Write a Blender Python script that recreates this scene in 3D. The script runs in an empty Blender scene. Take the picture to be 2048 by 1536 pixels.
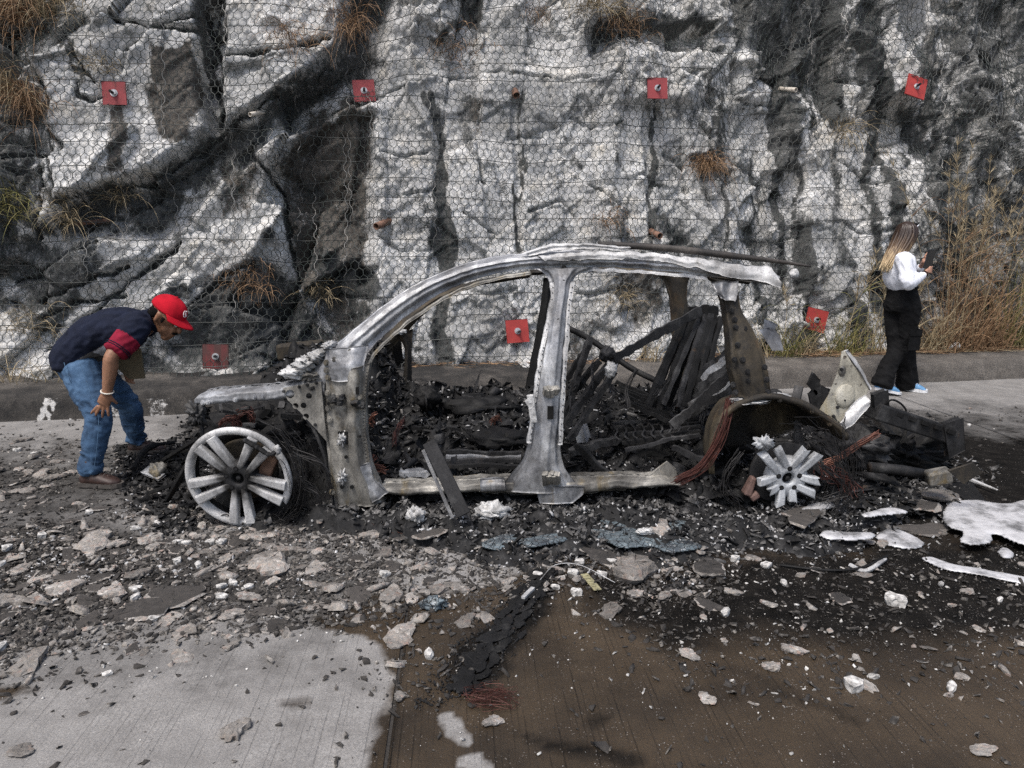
import bpy, bmesh, math, random
import numpy as np
from mathutils import Vector, Matrix
from mathutils.geometry import tessellate_polygon

# ------------------------------------------------------------------ camera, sky, sun, exposure
SC = bpy.context.scene
COL = SC.collection
CAM_H, F_PX, PITCH = 1.5, 1480.0, math.atan(297.0 / 1480.0)
cam_d = bpy.data.cameras.new('camera')
cam_d.sensor_width = 36.0
cam_d.lens = F_PX / 2048.0 * 36.0
cam_d.clip_start, cam_d.clip_end = 0.05, 2000.0
cam = bpy.data.objects.new('camera', cam_d)
cam.location = (0, 0, CAM_H)
cam.rotation_euler = (math.pi / 2 - PITCH, 0, 0)
COL.objects.link(cam)
SC.camera = cam

SUN_EL, SUN_AZ = 62.0, 212.0          # degrees; azimuth clockwise from +Y (the sun stands behind the viewer, a little left)
W = bpy.data.worlds.new('World')
SC.world = W
W.use_nodes = True
wn = W.node_tree
sky = wn.nodes.new('ShaderNodeTexSky')
sky.sky_type = 'NISHITA'
sky.sun_disc = False
sky.sun_elevation = math.radians(SUN_EL)
sky.sun_rotation = math.radians(SUN_AZ)
sky.air_density, sky.dust_density, sky.ozone_density = 1.0, 4.0, 0.6
bg = wn.nodes['Background']
bg.inputs['Strength'].default_value = 0.105
wn.links.new(sky.outputs[0], bg.inputs['Color'])
sun_d = bpy.data.lights.new('sun', 'SUN')
sun_d.energy, sun_d.angle = 1.5, math.radians(16.0)
sun_d.color = (1.0, 0.975, 0.94)
sun = bpy.data.objects.new('sun', sun_d)
_e, _a = math.radians(SUN_EL), math.radians(SUN_AZ)
_sd = Vector((math.sin(_a) * math.cos(_e), math.cos(_a) * math.cos(_e), math.sin(_e)))
sun.rotation_euler = _sd.to_track_quat('Z', 'Y').to_euler()
sun.location = _sd * 30
COL.objects.link(sun)
SC.view_settings.view_transform = 'Standard'
SC.view_settings.look = 'None'
SC.view_settings.gamma = 1.0
SC.view_settings.exposure = 0.86
SC.render.engine = 'CYCLES'
SC.cycles.use_denoising = False
SC.cycles.max_bounces = 6

# ------------------------------------------------------------------ measuring: photograph pixel (2048 x 1536) <-> place
_s, _c = math.sin(PITCH), math.cos(PITCH)
def ray(u, v):
    a, b = (u - 1024.0) / F_PX, (v - 768.0) / F_PX
    return Vector((a, _c - b * _s, -_s - b * _c))
def at(u, v, Y):
    d = ray(u, v)
    return Vector((0, 0, CAM_H)) + d * (Y / d.y)
def on_ground(u, v, z=0.0):
    d = ray(u, v)
    return Vector((0, 0, CAM_H)) + d * ((z - CAM_H) / d.z)
def to_px(P):
    P = np.asarray(P, float)
    x, y, z = P[..., 0], P[..., 1], P[..., 2] - CAM_H
    dep = y * _c - z * _s
    up = y * _s + z * _c
    dep = np.where(dep < 0.05, 0.05, dep)
    return 1024 + F_PX * x / dep, 768 - F_PX * up / dep

# ------------------------------------------------------------------ numeric helpers
rng = np.random.default_rng(7)
random.seed(7)
_perm = rng.permutation(256)
_perm = np.concatenate([_perm, _perm, _perm])
_g3 = rng.normal(size=(256, 3))
_g3 /= np.linalg.norm(_g3, axis=1)[:, None]
def noise(x, y, z=0.0):
    x, y, z = np.broadcast_arrays(np.asarray(x, float), np.asarray(y, float), np.asarray(z, float))
    xi, yi, zi = np.floor(x).astype(int), np.floor(y).astype(int), np.floor(z).astype(int)
    xf, yf, zf = x - xi, y - yi, z - zi
    u, v, w = (t * t * t * (t * (t * 6 - 15) + 10) for t in (xf, yf, zf))
    r = 0.0
    for dx in (0, 1):
        for dy in (0, 1):
            for dz in (0, 1):
                h = _perm[_perm[_perm[(xi + dx) & 255] + ((yi + dy) & 255)] + ((zi + dz) & 255)]
                g = _g3[h]
                k = g[..., 0] * (xf - dx) + g[..., 1] * (yf - dy) + g[..., 2] * (zf - dz)
                r = r + k * (u if dx else 1 - u) * (v if dy else 1 - v) * (w if dz else 1 - w)
    return r * 1.5
def fbm(x, y, z=0.0, octv=4, gain=0.5):
    a, r, k = 1.0, 0.0, 1.0
    for i in range(octv):
        r = r + a * noise(x * k + 17.3 * i, y * k - 9.1 * i, z * k if not np.isscalar(z) else z + 3.7 * i)
        a *= gain
        k *= 2.03
    return r
def hash2(i, j, k):
    return _perm[_perm[(i & 255)] + ((j + 57 * k) & 255)] / 255.0
def voronoi(x, y, jitter=0.95):
    """nearest cell: (its i, j), its centre, distance to the border with the next cell"""
    xi, yi = np.floor(x).astype(int), np.floor(y).astype(int)
    d1 = np.full(x.shape, 1e9); d2 = np.full(x.shape, 1e9)
    ci = np.zeros(x.shape, int); cj = np.zeros(x.shape, int)
    cx = np.zeros(x.shape); cy = np.zeros(x.shape)
    for dx in (-1, 0, 1):
        for dy in (-1, 0, 1):
            i, j = xi + dx, yi + dy
            px = i + 0.5 + jitter * (hash2(i, j, 1) - 0.5)
            py = j + 0.5 + jitter * (hash2(i, j, 2) - 0.5)
            d = np.hypot(px - x, py - y)
            near = d < d1
            d2 = np.where(near, d1, np.minimum(d2, d))
            ci = np.where(near, i, ci); cj = np.where(near, j, cj)
            cx = np.where(near, px, cx); cy = np.where(near, py, cy)
            d1 = np.where(near, d, d1)
    return ci, cj, cx, cy, d2 - d1
def sstep(a, b, x):
    t = np.clip((x - a) / (b - a), 0, 1)
    return t * t * (3 - 2 * t)
def poly_sd(x, y, poly):
    """signed distance to a polygon, positive inside"""
    P = np.asarray(poly, float)
    d = np.full(x.shape, 1e18)
    inside = np.zeros(x.shape, bool)
    n = len(P)
    for i in range(n):
        ax, ay = P[i]; bx, by = P[(i + 1) % n]
        ex, ey = bx - ax, by - ay
        t = np.clip(((x - ax) * ex + (y - ay) * ey) / (ex * ex + ey * ey + 1e-12), 0, 1)
        d = np.minimum(d, (x - ax - t * ex) ** 2 + (y - ay - t * ey) ** 2)
        c = ((ay > y) != (by > y))
        inside ^= c & (x < (bx - ax) * (y - ay) / (by - ay + 1e-12) + ax)
    d = np.sqrt(d)
    return np.where(inside, d, -d)
def line_d(x, y, pts):
    d = np.full(x.shape, 1e18)
    for (ax, ay), (bx, by) in zip(pts[:-1], pts[1:]):
        ex, ey = bx - ax, by - ay
        t = np.clip(((x - ax) * ex + (y - ay) * ey) / (ex * ex + ey * ey + 1e-12), 0, 1)
        d = np.minimum(d, (x - ax - t * ex) ** 2 + (y - ay - t * ey) ** 2)
    return np.sqrt(d)

# ------------------------------------------------------------------ object helpers
def tag(o, label=None, cat=None, group=None, kind=None):
    if label: o['label'] = label
    if cat: o['category'] = cat
    if group: o['group'] = group
    if kind: o['kind'] = kind
    return o
def empty(name, loc=(0, 0, 0)):
    o = bpy.data.objects.new(name, None)
    o.location = loc
    o.empty_display_size = 0.1
    COL.objects.link(o)
    return o
def link(name, me, parent=None):
    o = bpy.data.objects.new(name, me)
    COL.objects.link(o)
    if parent is not None:
        o.parent = parent
        o.matrix_parent_inverse = Matrix.Translation(-parent.location) if parent.parent is None else Matrix.Identity(4)
    return o
def raw_mesh(name, V, Fc, mat=None, smooth=False):
    me = bpy.data.meshes.new(name)
    if isinstance(Fc, np.ndarray):
        V = np.asarray(V, np.float32)
        nf, k = Fc.shape
        me.vertices.add(len(V)); me.vertices.foreach_set('co', V.ravel())
        me.loops.add(nf * k); me.loops.foreach_set('vertex_index', Fc.astype(np.int32).ravel())
        me.polygons.add(nf)
        me.polygons.foreach_set('loop_start', np.arange(0, nf * k, k, dtype=np.int32))
        me.polygons.foreach_set('loop_total', np.full(nf, k, np.int32))
        me.update(calc_edges=True)
        me.validate()
    else:
        me.from_pydata([tuple(v) for v in V], [], Fc)
        me.update()
    if mat is not None:
        me.materials.append(mat)
    if smooth:
        me.polygons.foreach_set('use_smooth', np.ones(len(me.polygons), bool))
    return me
def mesh(name, V, Fc, mat=None, parent=None, smooth=False):
    return link(name, raw_mesh(name, V, Fc, mat, smooth), parent)
class MB:
    """collects pieces of one part"""
    def __init__(s): s.V = []; s.F = []
    def add(s, V, Fc):
        b = len(s.V)
        s.V.extend(Vector(v) for v in V)
        s.F.extend([tuple(i + b for i in f) for f in Fc])
    def box(s, a, b, w, h, up=(0, 0, 1), taper=1.0):
        """a bar from a to b, w wide, h high"""
        a, b = Vector(a), Vector(b)
        d = (b - a).normalized()
        up = Vector(up)
        if abs(d.dot(up)) > 0.98: up = Vector((0, 1, 0))
        r = d.cross(up).normalized(); q = r.cross(d)
        V = []
        for p, k in ((a, 1.0), (b, taper)):
            for x, y in ((-1, -1), (1, -1), (1, 1), (-1, 1)):
                V.append(p + r * (x * w / 2 * k) + q * (y * h / 2 * k))
        s.add(V, [(3, 2, 1, 0), (4, 5, 6, 7), (0, 1, 5, 4), (1, 2, 6, 5), (2, 3, 7, 6), (3, 0, 4, 7)])
    def tube(s, pts, r, n=8, cap=True):
        V, Fc = tube_vf(pts, r, n, cap)
        s.add(V, Fc)
    def cyl(s, a, b, r, n=14, r2=None):
        s.tube([a, b], [r, r if r2 is None else r2], n)
    def plate(s, outline, thick, normal, holes=()):
        V, Fc = plate_vf(outline, thick, normal, holes)
        s.add(V, Fc)
    def build(s, name, mat, parent=None, smooth=False, bevel=0.0):
        o = mesh(name, s.V, s.F, mat, parent, smooth)
        if bevel:
            m = o.modifiers.new('bevel', 'BEVEL'); m.width = bevel; m.segments = 2; m.limit_method = 'ANGLE'
        return o
def tube_vf(pts, r, n=8, cap=True):
    pts = [Vector(p) for p in pts]
    R = r if hasattr(r, '__len__') else [r] * len(pts)
    V, Fc = [], []
    prev = None
    for i, p in enumerate(pts):
        d = (pts[min(i + 1, len(pts) - 1)] - pts[max(i - 1, 0)]).normalized()
        if prev is None:
            a = Vector((0, 0, 1)) if abs(d.z) < 0.9 else Vector((1, 0, 0))
            x = d.cross(a).normalized()
        else:
            x = (prev - d * prev.dot(d)).normalized()
        prev = x
        y = d.cross(x)
        for k in range(n):
            t = 2 * math.pi * k / n
            V.append(p + (x * math.cos(t) + y * math.sin(t)) * R[i])
    for i in range(len(pts) - 1):
        for k in range(n):
            a, b = i * n + k, i * n + (k + 1) % n
            Fc.append((a, b, b + n, a + n))
    if cap:
        Fc.append(tuple(range(n - 1, -1, -1)))
        Fc.append(tuple(range((len(pts) - 1) * n, len(pts) * n)))
    return V, Fc
def plate_vf(outline, thick, normal, holes=()):
    """flat plate with real holes, extruded by thick along normal"""
    nrm = Vector(normal).normalized() * thick
    loops = [[Vector(p) for p in outline]] + [[Vector(p) for p in h] for h in holes]
    V = [p for l in loops for p in l]
    n = len(V)
    tri = tessellate_polygon(loops)
    Fc = [tuple(t) for t in tri] + [tuple(i + n for i in reversed(t)) for t in tri]
    b = 0
    for l in loops:
        m = len(l)
        for i in range(m):
            j = (i + 1) % m
            Fc.append((b + i, b + j, b + j + n, b + i + n))
        b += m
    return V + [v - nrm for v in V], Fc
def spline(pts, n):
    """Catmull-Rom through the points (any dimension), n samples"""
    P = np.asarray([tuple(p) for p in pts], float)
    if len(P) == 2:
        t = np.linspace(0, 1, n)[:, None]
        return P[0] * (1 - t) + P[1] * t
    Q = np.vstack([2 * P[0] - P[1], P, 2 * P[-1] - P[-2]])
    seg = np.linalg.norm(np.diff(P, axis=0), axis=1)
    L = np.concatenate([[0], np.cumsum(seg)])
    out = []
    for s in np.linspace(0, L[-1], n):
        i = min(np.searchsorted(L, s, side='right') - 1, len(P) - 2)
        t = (s - L[i]) / max(seg[i], 1e-9)
        p0, p1, p2, p3 = Q[i], Q[i + 1], Q[i + 2], Q[i + 3]
        out.append(0.5 * (2 * p1 + (p2 - p0) * t + (2 * p0 - 5 * p1 + 4 * p2 - p3) * t * t + (3 * p1 - p0 - 3 * p2 + p3) * t ** 3))
    return np.array(out)
def grid_faces(nu, nv):
    i = np.arange((nu - 1) * (nv - 1))
    a = (i // (nv - 1)) * nv + i % (nv - 1)
    return np.stack([a, a + nv, a + nv + 1, a + 1], 1)

# ------------------------------------------------------------------ material helpers
class NT:
    def __init__(s, name):
        s.m = bpy.data.materials.new(name); s.m.use_nodes = True
        s.t = s.m.node_tree; s.b = s.t.nodes['Principled BSDF']
        s.geo = None
    def node(s, kind, **kw):
        n = s.t.nodes.new(kind)
        for k, v in kw.items(): setattr(n, k, v)
        return n
    def put(s, sock, v):
        if isinstance(v, bpy.types.NodeSocket): s.t.links.new(v, sock)
        elif hasattr(v, '__len__') and len(v) == 3 and sock.type == 'RGBA': sock.default_value = (*v, 1)
        else: sock.default_value = v
    def pos(s):
        if s.geo is None: s.geo = s.node('ShaderNodeNewGeometry')
        return s.geo.outputs['Position']
    def obj(s): return s.node('ShaderNodeTexCoord').outputs['Object']
    def attr(s, name): return s.node('ShaderNodeAttribute', attribute_name=name).outputs['Fac']
    def rand(s): return s.node('ShaderNodeObjectInfo').outputs['Random']
    def map(s, vec, scale=(1, 1, 1), rot=(0, 0, 0), loc=(0, 0, 0)):
        n = s.node('ShaderNodeMapping')
        s.put(n.inputs['Vector'], vec); n.inputs['Scale'].default_value = scale; n.inputs['Rotation'].default_value = rot; n.inputs['Location'].default_value = loc
        return n.outputs[0]
    def noise(s, vec, scale, detail=4.0, rough=0.55, dist=0.0):
        n = s.node('ShaderNodeTexNoise')
        s.put(n.inputs['Vector'], vec); s.put(n.inputs['Scale'], scale); s.put(n.inputs['Detail'], detail); s.put(n.inputs['Roughness'], rough); s.put(n.inputs['Distortion'], dist)
        return n.outputs[0]
    def vor(s, vec, scale, feature='F1', out='Distance', rnd=1.0):
        n = s.node('ShaderNodeTexVoronoi', feature=feature)
        s.put(n.inputs['Vector'], vec); s.put(n.inputs['Scale'], scale); s.put(n.inputs['Randomness'], rnd)
        return n.outputs[out]
    def ramp(s, fac, stops, interp='LINEAR'):
        n = s.node('ShaderNodeValToRGB')
        e = n.color_ramp.elements
        n.color_ramp.interpolation = interp
        while len(e) < len(stops): e.new(0.5)
        for k, (p, c) in enumerate(stops):
            e[k].position = p
            e[k].color = (c, c, c, 1) if not hasattr(c, '__len__') else (*c, 1)
        s.put(n.inputs[0], fac)
        return n.outputs[0]
    def mix(s, fac, a, b, mode='MIX'):
        n = s.node('ShaderNodeMix', data_type='RGBA', blend_type=mode)
        s.put(n.inputs[0], fac); s.put(n.inputs[6], a); s.put(n.inputs[7], b)
        return n.outputs[2]
    def math(s, op, a, b=0.0, c=0.0, clamp=False):
        n = s.node('ShaderNodeMath', operation=op, use_clamp=clamp)
        s.put(n.inputs[0], a); s.put(n.inputs[1], b); s.put(n.inputs[2], c)
        return n.outputs[0]
    def bump(s, h, strength=0.5, dist=0.01, normal=None):
        n = s.node('ShaderNodeBump')
        s.put(n.inputs['Height'], h); n.inputs['Strength'].default_value = strength; n.inputs['Distance'].default_value = dist
        if normal is not None: s.put(n.inputs['Normal'], normal)
        return n.outputs[0]
    def out(s, color=None, rough=None, metal=None, normal=None, **kw):
        for k, v in (('Base Color', color), ('Roughness', rough), ('Metallic', metal), ('Normal', normal)):
            if v is not None: s.put(s.b.inputs[k], v)
        for k, v in kw.items(): s.put(s.b.inputs[k], v)
        return s.m
def simple(name, col, rough=0.6, metal=0.0, var=0.35, scale=30.0, bump=0.0, bdist=0.004):
    """one colour with grain"""
    n = NT(name)
    f = n.noise(n.pos(), scale, 5.0, 0.6)
    c0 = tuple(min(1, x * (1 - var)) for x in col); c1 = tuple(min(1, x * (1 + var)) for x in col)
    c = n.ramp(f, [(0.3, c0), (0.7, c1)])
    return n.out(c, rough, metal, n.bump(f, bump, bdist) if bump else None)

# ================================================================== the setting
K0, K1 = on_ground(0, 845), on_ground(2048, 757)          # foot of the kerb
E = (K1 - K0).normalized()                                 # along the road edge
NO = Vector((E.y, -E.x, 0))                                # from the rock towards the road
KO = K0 + E * (-K0.x / E.x)                                # kerb foot at x = 0
JD = (on_ground(812, 1240) - on_ground(775, 1500)).normalized()   # slab joints and tining run this way
def kerb_pt(s, d, z): return KO + E * s - NO * d + Vector((0, 0, z))

# ---- ground sheet far out, road slabs on it
m = simple('verge_soil', (0.10, 0.085, 0.065), 0.95, 0, 0.3, 2.0)
g = mesh('ground', [(-300, -300, -0.26), (300, -300, -0.26), (300, 300, -0.26), (-300, 300, -0.26)], [(0, 1, 2, 3)], m)
tag(g, 'bare brown ground around the road', 'ground', kind='structure')

n = NT('road_concrete')
p = n.pos()
soot, wet, pale = n.attr('soot'), n.attr('wet'), n.attr('pale')
ang = math.atan2(JD.y, JD.x) - math.pi / 2
pr = n.map(p, (1, 1, 1), (0, 0, -ang))
edge = n.noise(p, 5.0, 8.0, 0.68)
edge2 = n.noise(p, 22.0, 6.0, 0.7)
def ragged(sock, lo, hi, a=0.5):
    t = n.math('ADD', sock, n.math('MULTIPLY', n.math('SUBTRACT', edge, 0.5), a))
    t = n.math('ADD', t, n.math('MULTIPLY', n.math('SUBTRACT', edge2, 0.5), a * 0.45))
    return n.math('SMOOTH_MAX', n.math('MULTIPLY', n.math('SUBTRACT', t, lo), 1.0 / (hi - lo), clamp=True), 0.0, 0.02, clamp=True)
wav = n.node('ShaderNodeTexWave', wave_type='BANDS', bands_direction='X', wave_profile='SIN')
n.put(wav.inputs['Vector'], pr); wav.inputs['Scale'].default_value = 15.5; wav.inputs['Distortion'].default_value = 0.6; wav.inputs['Detail'].default_value = 2; wav.inputs['Detail Scale'].default_value = 0.35
gvar = n.ramp(n.noise(n.map(pr, (40, 2.2, 1)), 1.0, 3.0), [(0.46, 0.0), (0.66, 1.0)])
groove = n.math('MULTIPLY', n.ramp(wav.outputs['Fac'], [(0.0, 1.0), (0.17, 0.0)]), gvar)
grain = n.noise(p, 160.0, 6.0, 0.75)
mott = n.noise(p, 7.0, 6.0, 0.65)
dry = n.mix(n.ramp(mott, [(0.3, 0.0), (0.7, 1.0)]), (0.185, 0.178, 0.170), (0.325, 0.316, 0.303))
dry = n.mix(n.ramp(grain, [(0.35, 0.85), (0.6, 0.0)]), dry, (0.12, 0.115, 0.11))
brown = n.mix(n.ramp(n.noise(p, 2.2, 7.0, 0.6), [(0.35, 0.0), (0.65, 1.0)]), (0.019, 0.0132, 0.0078), (0.064, 0.0455, 0.0275))
brown = n.mix(n.ramp(grain, [(0.36, 0.7), (0.56, 0.0)]), brown, (0.03, 0.025, 0.02))
black = n.mix(n.ramp(n.noise(p, 9.0, 7.0, 0.7), [(0.35, 0.0), (0.68, 1.0)]), (0.003, 0.0028, 0.0026), (0.014, 0.0125, 0.011))
wm = ragged(wet, 0.34, 0.66)
sm = ragged(soot, 0.25, 0.85, 0.75)
c = n.mix(wm, dry, brown)
c = n.mix(sm, c, black)
speck = n.ramp(n.vor(p, 85.0, 'F1'), [(0.10, 1.0), (0.2, 0.0)])
speck = n.math('MULTIPLY', speck, n.ramp(n.noise(p, 13.0, 3.0), [(0.45, 0.0), (0.6, 1.0)]))
c = n.mix(n.math('MULTIPLY', speck, 0.65), c, (0.27, 0.25, 0.23))
c = n.mix(n.math('MULTIPLY', groove, n.math('ADD', 0.18, n.math('MULTIPLY', wm, 0.42))), c, (0.014, 0.012, 0.010))
h = n.math('ADD', n.math('MULTIPLY', grain, 0.35), n.math('MULTIPLY', groove, -0.5))
h = n.math('ADD', h, n.math('MULTIPLY', mott, 0.5))
nm = n.bump(h, 0.75, 0.006)
rg = n.math('SUBTRACT', 0.92, n.math('MULTIPLY', wm, n.math('ADD', 0.16, n.math('MULTIPLY', n.noise(p, 3.0, 4.0), 0.62))))
M_road = n.out(c, rg, 0.0, nm)
n.put(n.b.inputs['Specular IOR Level'], n.math('SUBTRACT', 0.34, n.math('MULTIPLY', sm, 0.26)))

SOOT = [([(330, 870), (500, 1000), (760, 1060), (1050, 1120), (1380, 1150), (1750, 1120), (2300, 1010), (2300, 880), (1900, 830), (1500, 800), (700, 760), (430, 810)], 1.0, 60),
        ([(-300, 1010), (200, 1000), (420, 1060), (760, 1120), (820, 1190), (620, 1240), (330, 1250), (-300, 1330)], 0.85, 130),
        ([(1050, 1150), (1500, 1110), (2300, 1010), (2400, 1330), (2050, 1290), (1700, 1300), (1480, 1280), (1330, 1290), (1180, 1230)], 0.9, 60),
        ([(-200, 880), (180, 880), (420, 890), (420, 1040), (100, 1060), (-200, 1040)], 0.70, 70),
        ([(1860, 790), (2300, 820), (2300, 1000), (1850, 900)], 0.62, 50),
        ([(900, 1350), (960, 1260), (1050, 1160), (1110, 1170), (1050, 1300), (960, 1390)], 1.0, 25),
        ([(150, 780), (420, 780), (700, 790), (700, 860), (440, 860), (330, 880)], 0.45, 40),
        ([(-300, 1230), (700, 1230), (770, 1390), (300, 1410), (-300, 1480)], 0.40, 90),
        ([(1000, 1448), (1160, 1475), (1330, 1530), (1260, 1545), (1130, 1500)], 0.8, 16),
        ([(1190, 1428), (1240, 1438), (1230, 1458), (1190, 1452)], 0.75, 14),
        ([(1400, 1310), (1560, 1360), (1720, 1440), (1690, 1450), (1540, 1390)], 0.6, 22)]
WET = [([(815, 1200), (1100, 1120), (2500, 1000), (2500, 1800), (700, 1800), (700, 1536), (735, 1480), (765, 1420), (785, 1360), (775, 1290)], 1.0, 40),
       ([(640, 1230), (830, 1150), (840, 1290), (790, 1330), (740, 1290)], 0.85, 30),
       ([(-100, 1340), (60, 1365), (70, 1395), (-100, 1430)], 0.7, 20),
       ([(545, 1395), (620, 1390), (625, 1420), (560, 1425)], 0.56, 16), ([(165, 1345), (225, 1340), (225, 1365), (170, 1370)], 0.56, 14), ([(225, 1382), (270, 1380), (275, 1398), (230, 1400)], 0.56, 12)]
DRY = [([(870, 1430), (905, 1420), (935, 1470), (945, 1505), (905, 1500), (880, 1470)], 1.0, 12), ([(905, 1525), (960, 1510), (1010, 1560), (920, 1600)], 1.0, 12)]
def masks(P, sets, warp=18.0):
    u, v = to_px(P)
    wx = fbm(P[:, 0] * 2.1, P[:, 1] * 2.1, 3.3, 5, 0.6) * warp * 2.2; wy = fbm(P[:, 0] * 2.1, P[:, 1] * 2.1, 8.1, 5, 0.6) * warp * 1.4
    r = np.zeros(len(P))
    for poly, val, soft in sets:
        r = np.maximum(r, val * sstep(-soft, soft, poly_sd(u + wx, v + wy, poly)))
    return r
road = empty('road', KO)
tag(road, 'concrete road of grooved slabs, wet and blackened by the fire', 'road', kind='structure')
J0 = on_ground(793, 1370)
B0 = (KO - J0).dot(NO) / JD.dot(NO)                        # distance from J0 to the kerb along a joint
KJ = J0 + JD * B0
SLAB_A, SLAB_B, GAP = 4.4, 7.2, 0.012
for ia in range(-4, 5):
    for ib in range(0, 3):
        a0, a1 = ia * SLAB_A + GAP / 2, (ia + 1) * SLAB_A - GAP / 2
        b0, b1 = -ib * SLAB_B - (GAP / 2 if ib else -0.30), -(ib + 1) * SLAB_B + GAP / 2
        near = ia in (-2, -1, 0, 1) and ib == 0
        step = 0.03 if near else 1.0
        na, nb = int((a1 - a0) / step) + 2, int(abs(b1 - b0) / step) + 2
        A, B = np.meshgrid(np.linspace(a0, a1, na), np.linspace(b0, b1, nb), indexing='ij')
        V = np.array(KJ)[None] + A.reshape(-1, 1) * np.array(E)[None] + B.reshape(-1, 1) * np.array(JD)[None]
        if near:
            V[:, 2] += 0.004 * fbm(V[:, 0] * 1.3, V[:, 1] * 1.3, 1.0, 3)
        top = V.copy()
        ring = np.concatenate([np.arange(na) * nb, (na - 1) * nb + np.arange(1, nb), (np.arange(na - 2, -1, -1)) * nb + nb - 1, np.arange(nb - 2, 0, -1)])
        low = V[ring] - np.array([0, 0, 0.24])
        k0 = len(V)
        kk = np.arange(len(ring)); kn = (kk + 1) % len(ring)
        side = np.stack([ring[kk], k0 + kk, k0 + kn, ring[kn]], 1)
        V = np.vstack([V, low])
        o = mesh('slab', V, np.vstack([grid_faces(na, nb)[:, ::-1], side]), M_road, road)
        o.data.polygons.foreach_set('use_smooth', np.concatenate([np.ones((na - 1) * (nb - 1), bool), np.zeros(len(side), bool)]))
        if near:
            for nm_, st in (('soot', SOOT), ('wet', WET)):
                val = masks(V, st)
                if nm_ == 'wet': val = val * (1 - .8 * masks(V, DRY, 9.0))
                at_ = o.data.attributes.new(nm_, 'FLOAT', 'POINT'); at_.data.foreach_set('value', val.astype(np.float32))
# grit packed in the slab joints
mb = MB()
jm = simple('joint_grit', (0.03, 0.027, 0.024), 0.95, 0, 0.5, 120.0, 0.6)
for ia in (-1, 0, 1, 2):
    p0 = KJ + E * (ia * SLAB_A)
    mb.box(p0 + JD * 0.2 + Vector((0, 0, -0.03)), p0 - JD * 8.0 + Vector((0, 0, -0.03)), 0.014, 0.045)
o = mb.build('joint_filler', jm, road)

# ---- kerb with a sloping concrete ledge behind it
n = NT('kerb_concrete')
p = n.pos()
sc_ = n.attr('soot')
e1 = n.noise(p, 6.0, 8.0, 0.7)
base = n.mix(n.ramp(e1, [(0.3, 0.0), (0.7, 1.0)]), (0.055, 0.049, 0.043), (0.20, 0.182, 0.16))
base = n.mix(n.ramp(n.noise(p, 90.0, 5.0, 0.75), [(0.38, 0.9), (0.6, 0.0)]), base, (0.05, 0.045, 0.04))
sm = n.math('ADD', sc_, n.math('MULTIPLY', n.math('SUBTRACT', n.noise(p, 4.0, 8.0, 0.72), 0.5), 0.9))
sm = n.math('MULTIPLY', n.math('SUBTRACT', sm, 0.3), 2.6, clamp=True)
c = n.mix(sm, base, (0.014, 0.013, 0.012))
wm = n.ramp(n.math('ADD', n.attr('paint'), n.math('MULTIPLY', n.math('SUBTRACT', n.noise(p, 25.0, 6.0, 0.8), 0.5), 1.1)), [(0.55, 0.0), (0.68, 1.0)])
c = n.mix(wm, c, (0.52, 0.51, 0.49))
M_kerb = n.out(c, 0.92, 0.0, n.bump(n.math('ADD', n.noise(p, 110.0, 6.0, 0.75), n.math('MULTIPLY', e1, 2.0)), 0.8, 0.008))
prof = [(-0.04, -0.25), (0.0, -0.03), (0.004, 0.0), (0.012, 0.04), (0.022, 0.09), (0.036, 0.14), (0.052, 0.178), (0.075, 0.198), (0.11, 0.206)] + [(0.11 + 0.045 * i, 0.206 + 0.0028 * i) for i in range(1, 16)] + [(1.4, 0.24)]
ss = np.concatenate([np.arange(-22, -6, 0.5), np.arange(-6, 8.5, 0.03), np.arange(8.5, 24, 0.5)])
S, I = np.meshgrid(ss, np.arange(len(prof)), indexing='ij')
pd = np.array(prof)
Dd, Zz = pd[I, 0], pd[I, 1]
w1 = 0.012 * fbm(S * 1.7, Zz * 6 + Dd * 5, 2.0, 4) ; w2 = 0.012 * fbm(S * 2.3, Dd * 6, 5.0, 4)
chip = 0.03 * sstep(0.25, 0.7, fbm(S * 1.5, 0 * S, 9.0, 3)) * sstep(0.12, 0.19, Zz) * (Dd < 0.16)
Dd = Dd + np.where(Zz > -0.02, w1, 0) + chip * 0.7
Zz = Zz + np.where(Dd > 0.06, w2, 0) - chip
KV = (np.array(KO)[None, None] + S[..., None] * np.array(E) - Dd[..., None] * np.array(NO))
KV[..., 2] = Zz
kerb = mesh('kerb', KV.reshape(-1, 3), grid_faces(len(ss), len(prof))[:, ::-1], M_kerb, None, True)
tag(kerb, 'worn concrete kerb with a soot stained ledge below the rock', 'kerb', kind='structure')
kP = KV.reshape(-1, 3)
KS = [([(-200, 780), (420, 745), (900, 715), (1200, 700), (1200, 760), (860, 800), (400, 845), (-200, 860)], 0.62, 30), ([(330, 690), (900, 690), (900, 760), (330, 770)], 0.8, 40),
      ([(1200, 680), (2300, 660), (2300, 700), (1200, 735)], 0.42, 10)]
val = masks(kP, KS, 8.0)
at_ = kerb.data.attributes.new('soot', 'FLOAT', 'POINT'); at_.data.foreach_set('value', val.astype(np.float32))
ku, kv = to_px(kP)
pt = np.zeros(len(kP))
for pol in ([(88, 795), (104, 795), (88, 845), (70, 845)], [(108, 795), (118, 795), (102, 845), (92, 845)], [(290, 795), (345, 790), (335, 838), (300, 838)], [(195, 800), (250, 795), (245, 838), (190, 840)]):
    pt = np.maximum(pt, (0.8 if pol[0][0] < 150 else 0.56) * sstep(-6, 4, poly_sd(ku, kv, pol)))
at_ = kerb.data.attributes.new('paint', 'FLOAT', 'POINT'); at_.data.foreach_set('value', pt.astype(np.float32))

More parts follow.
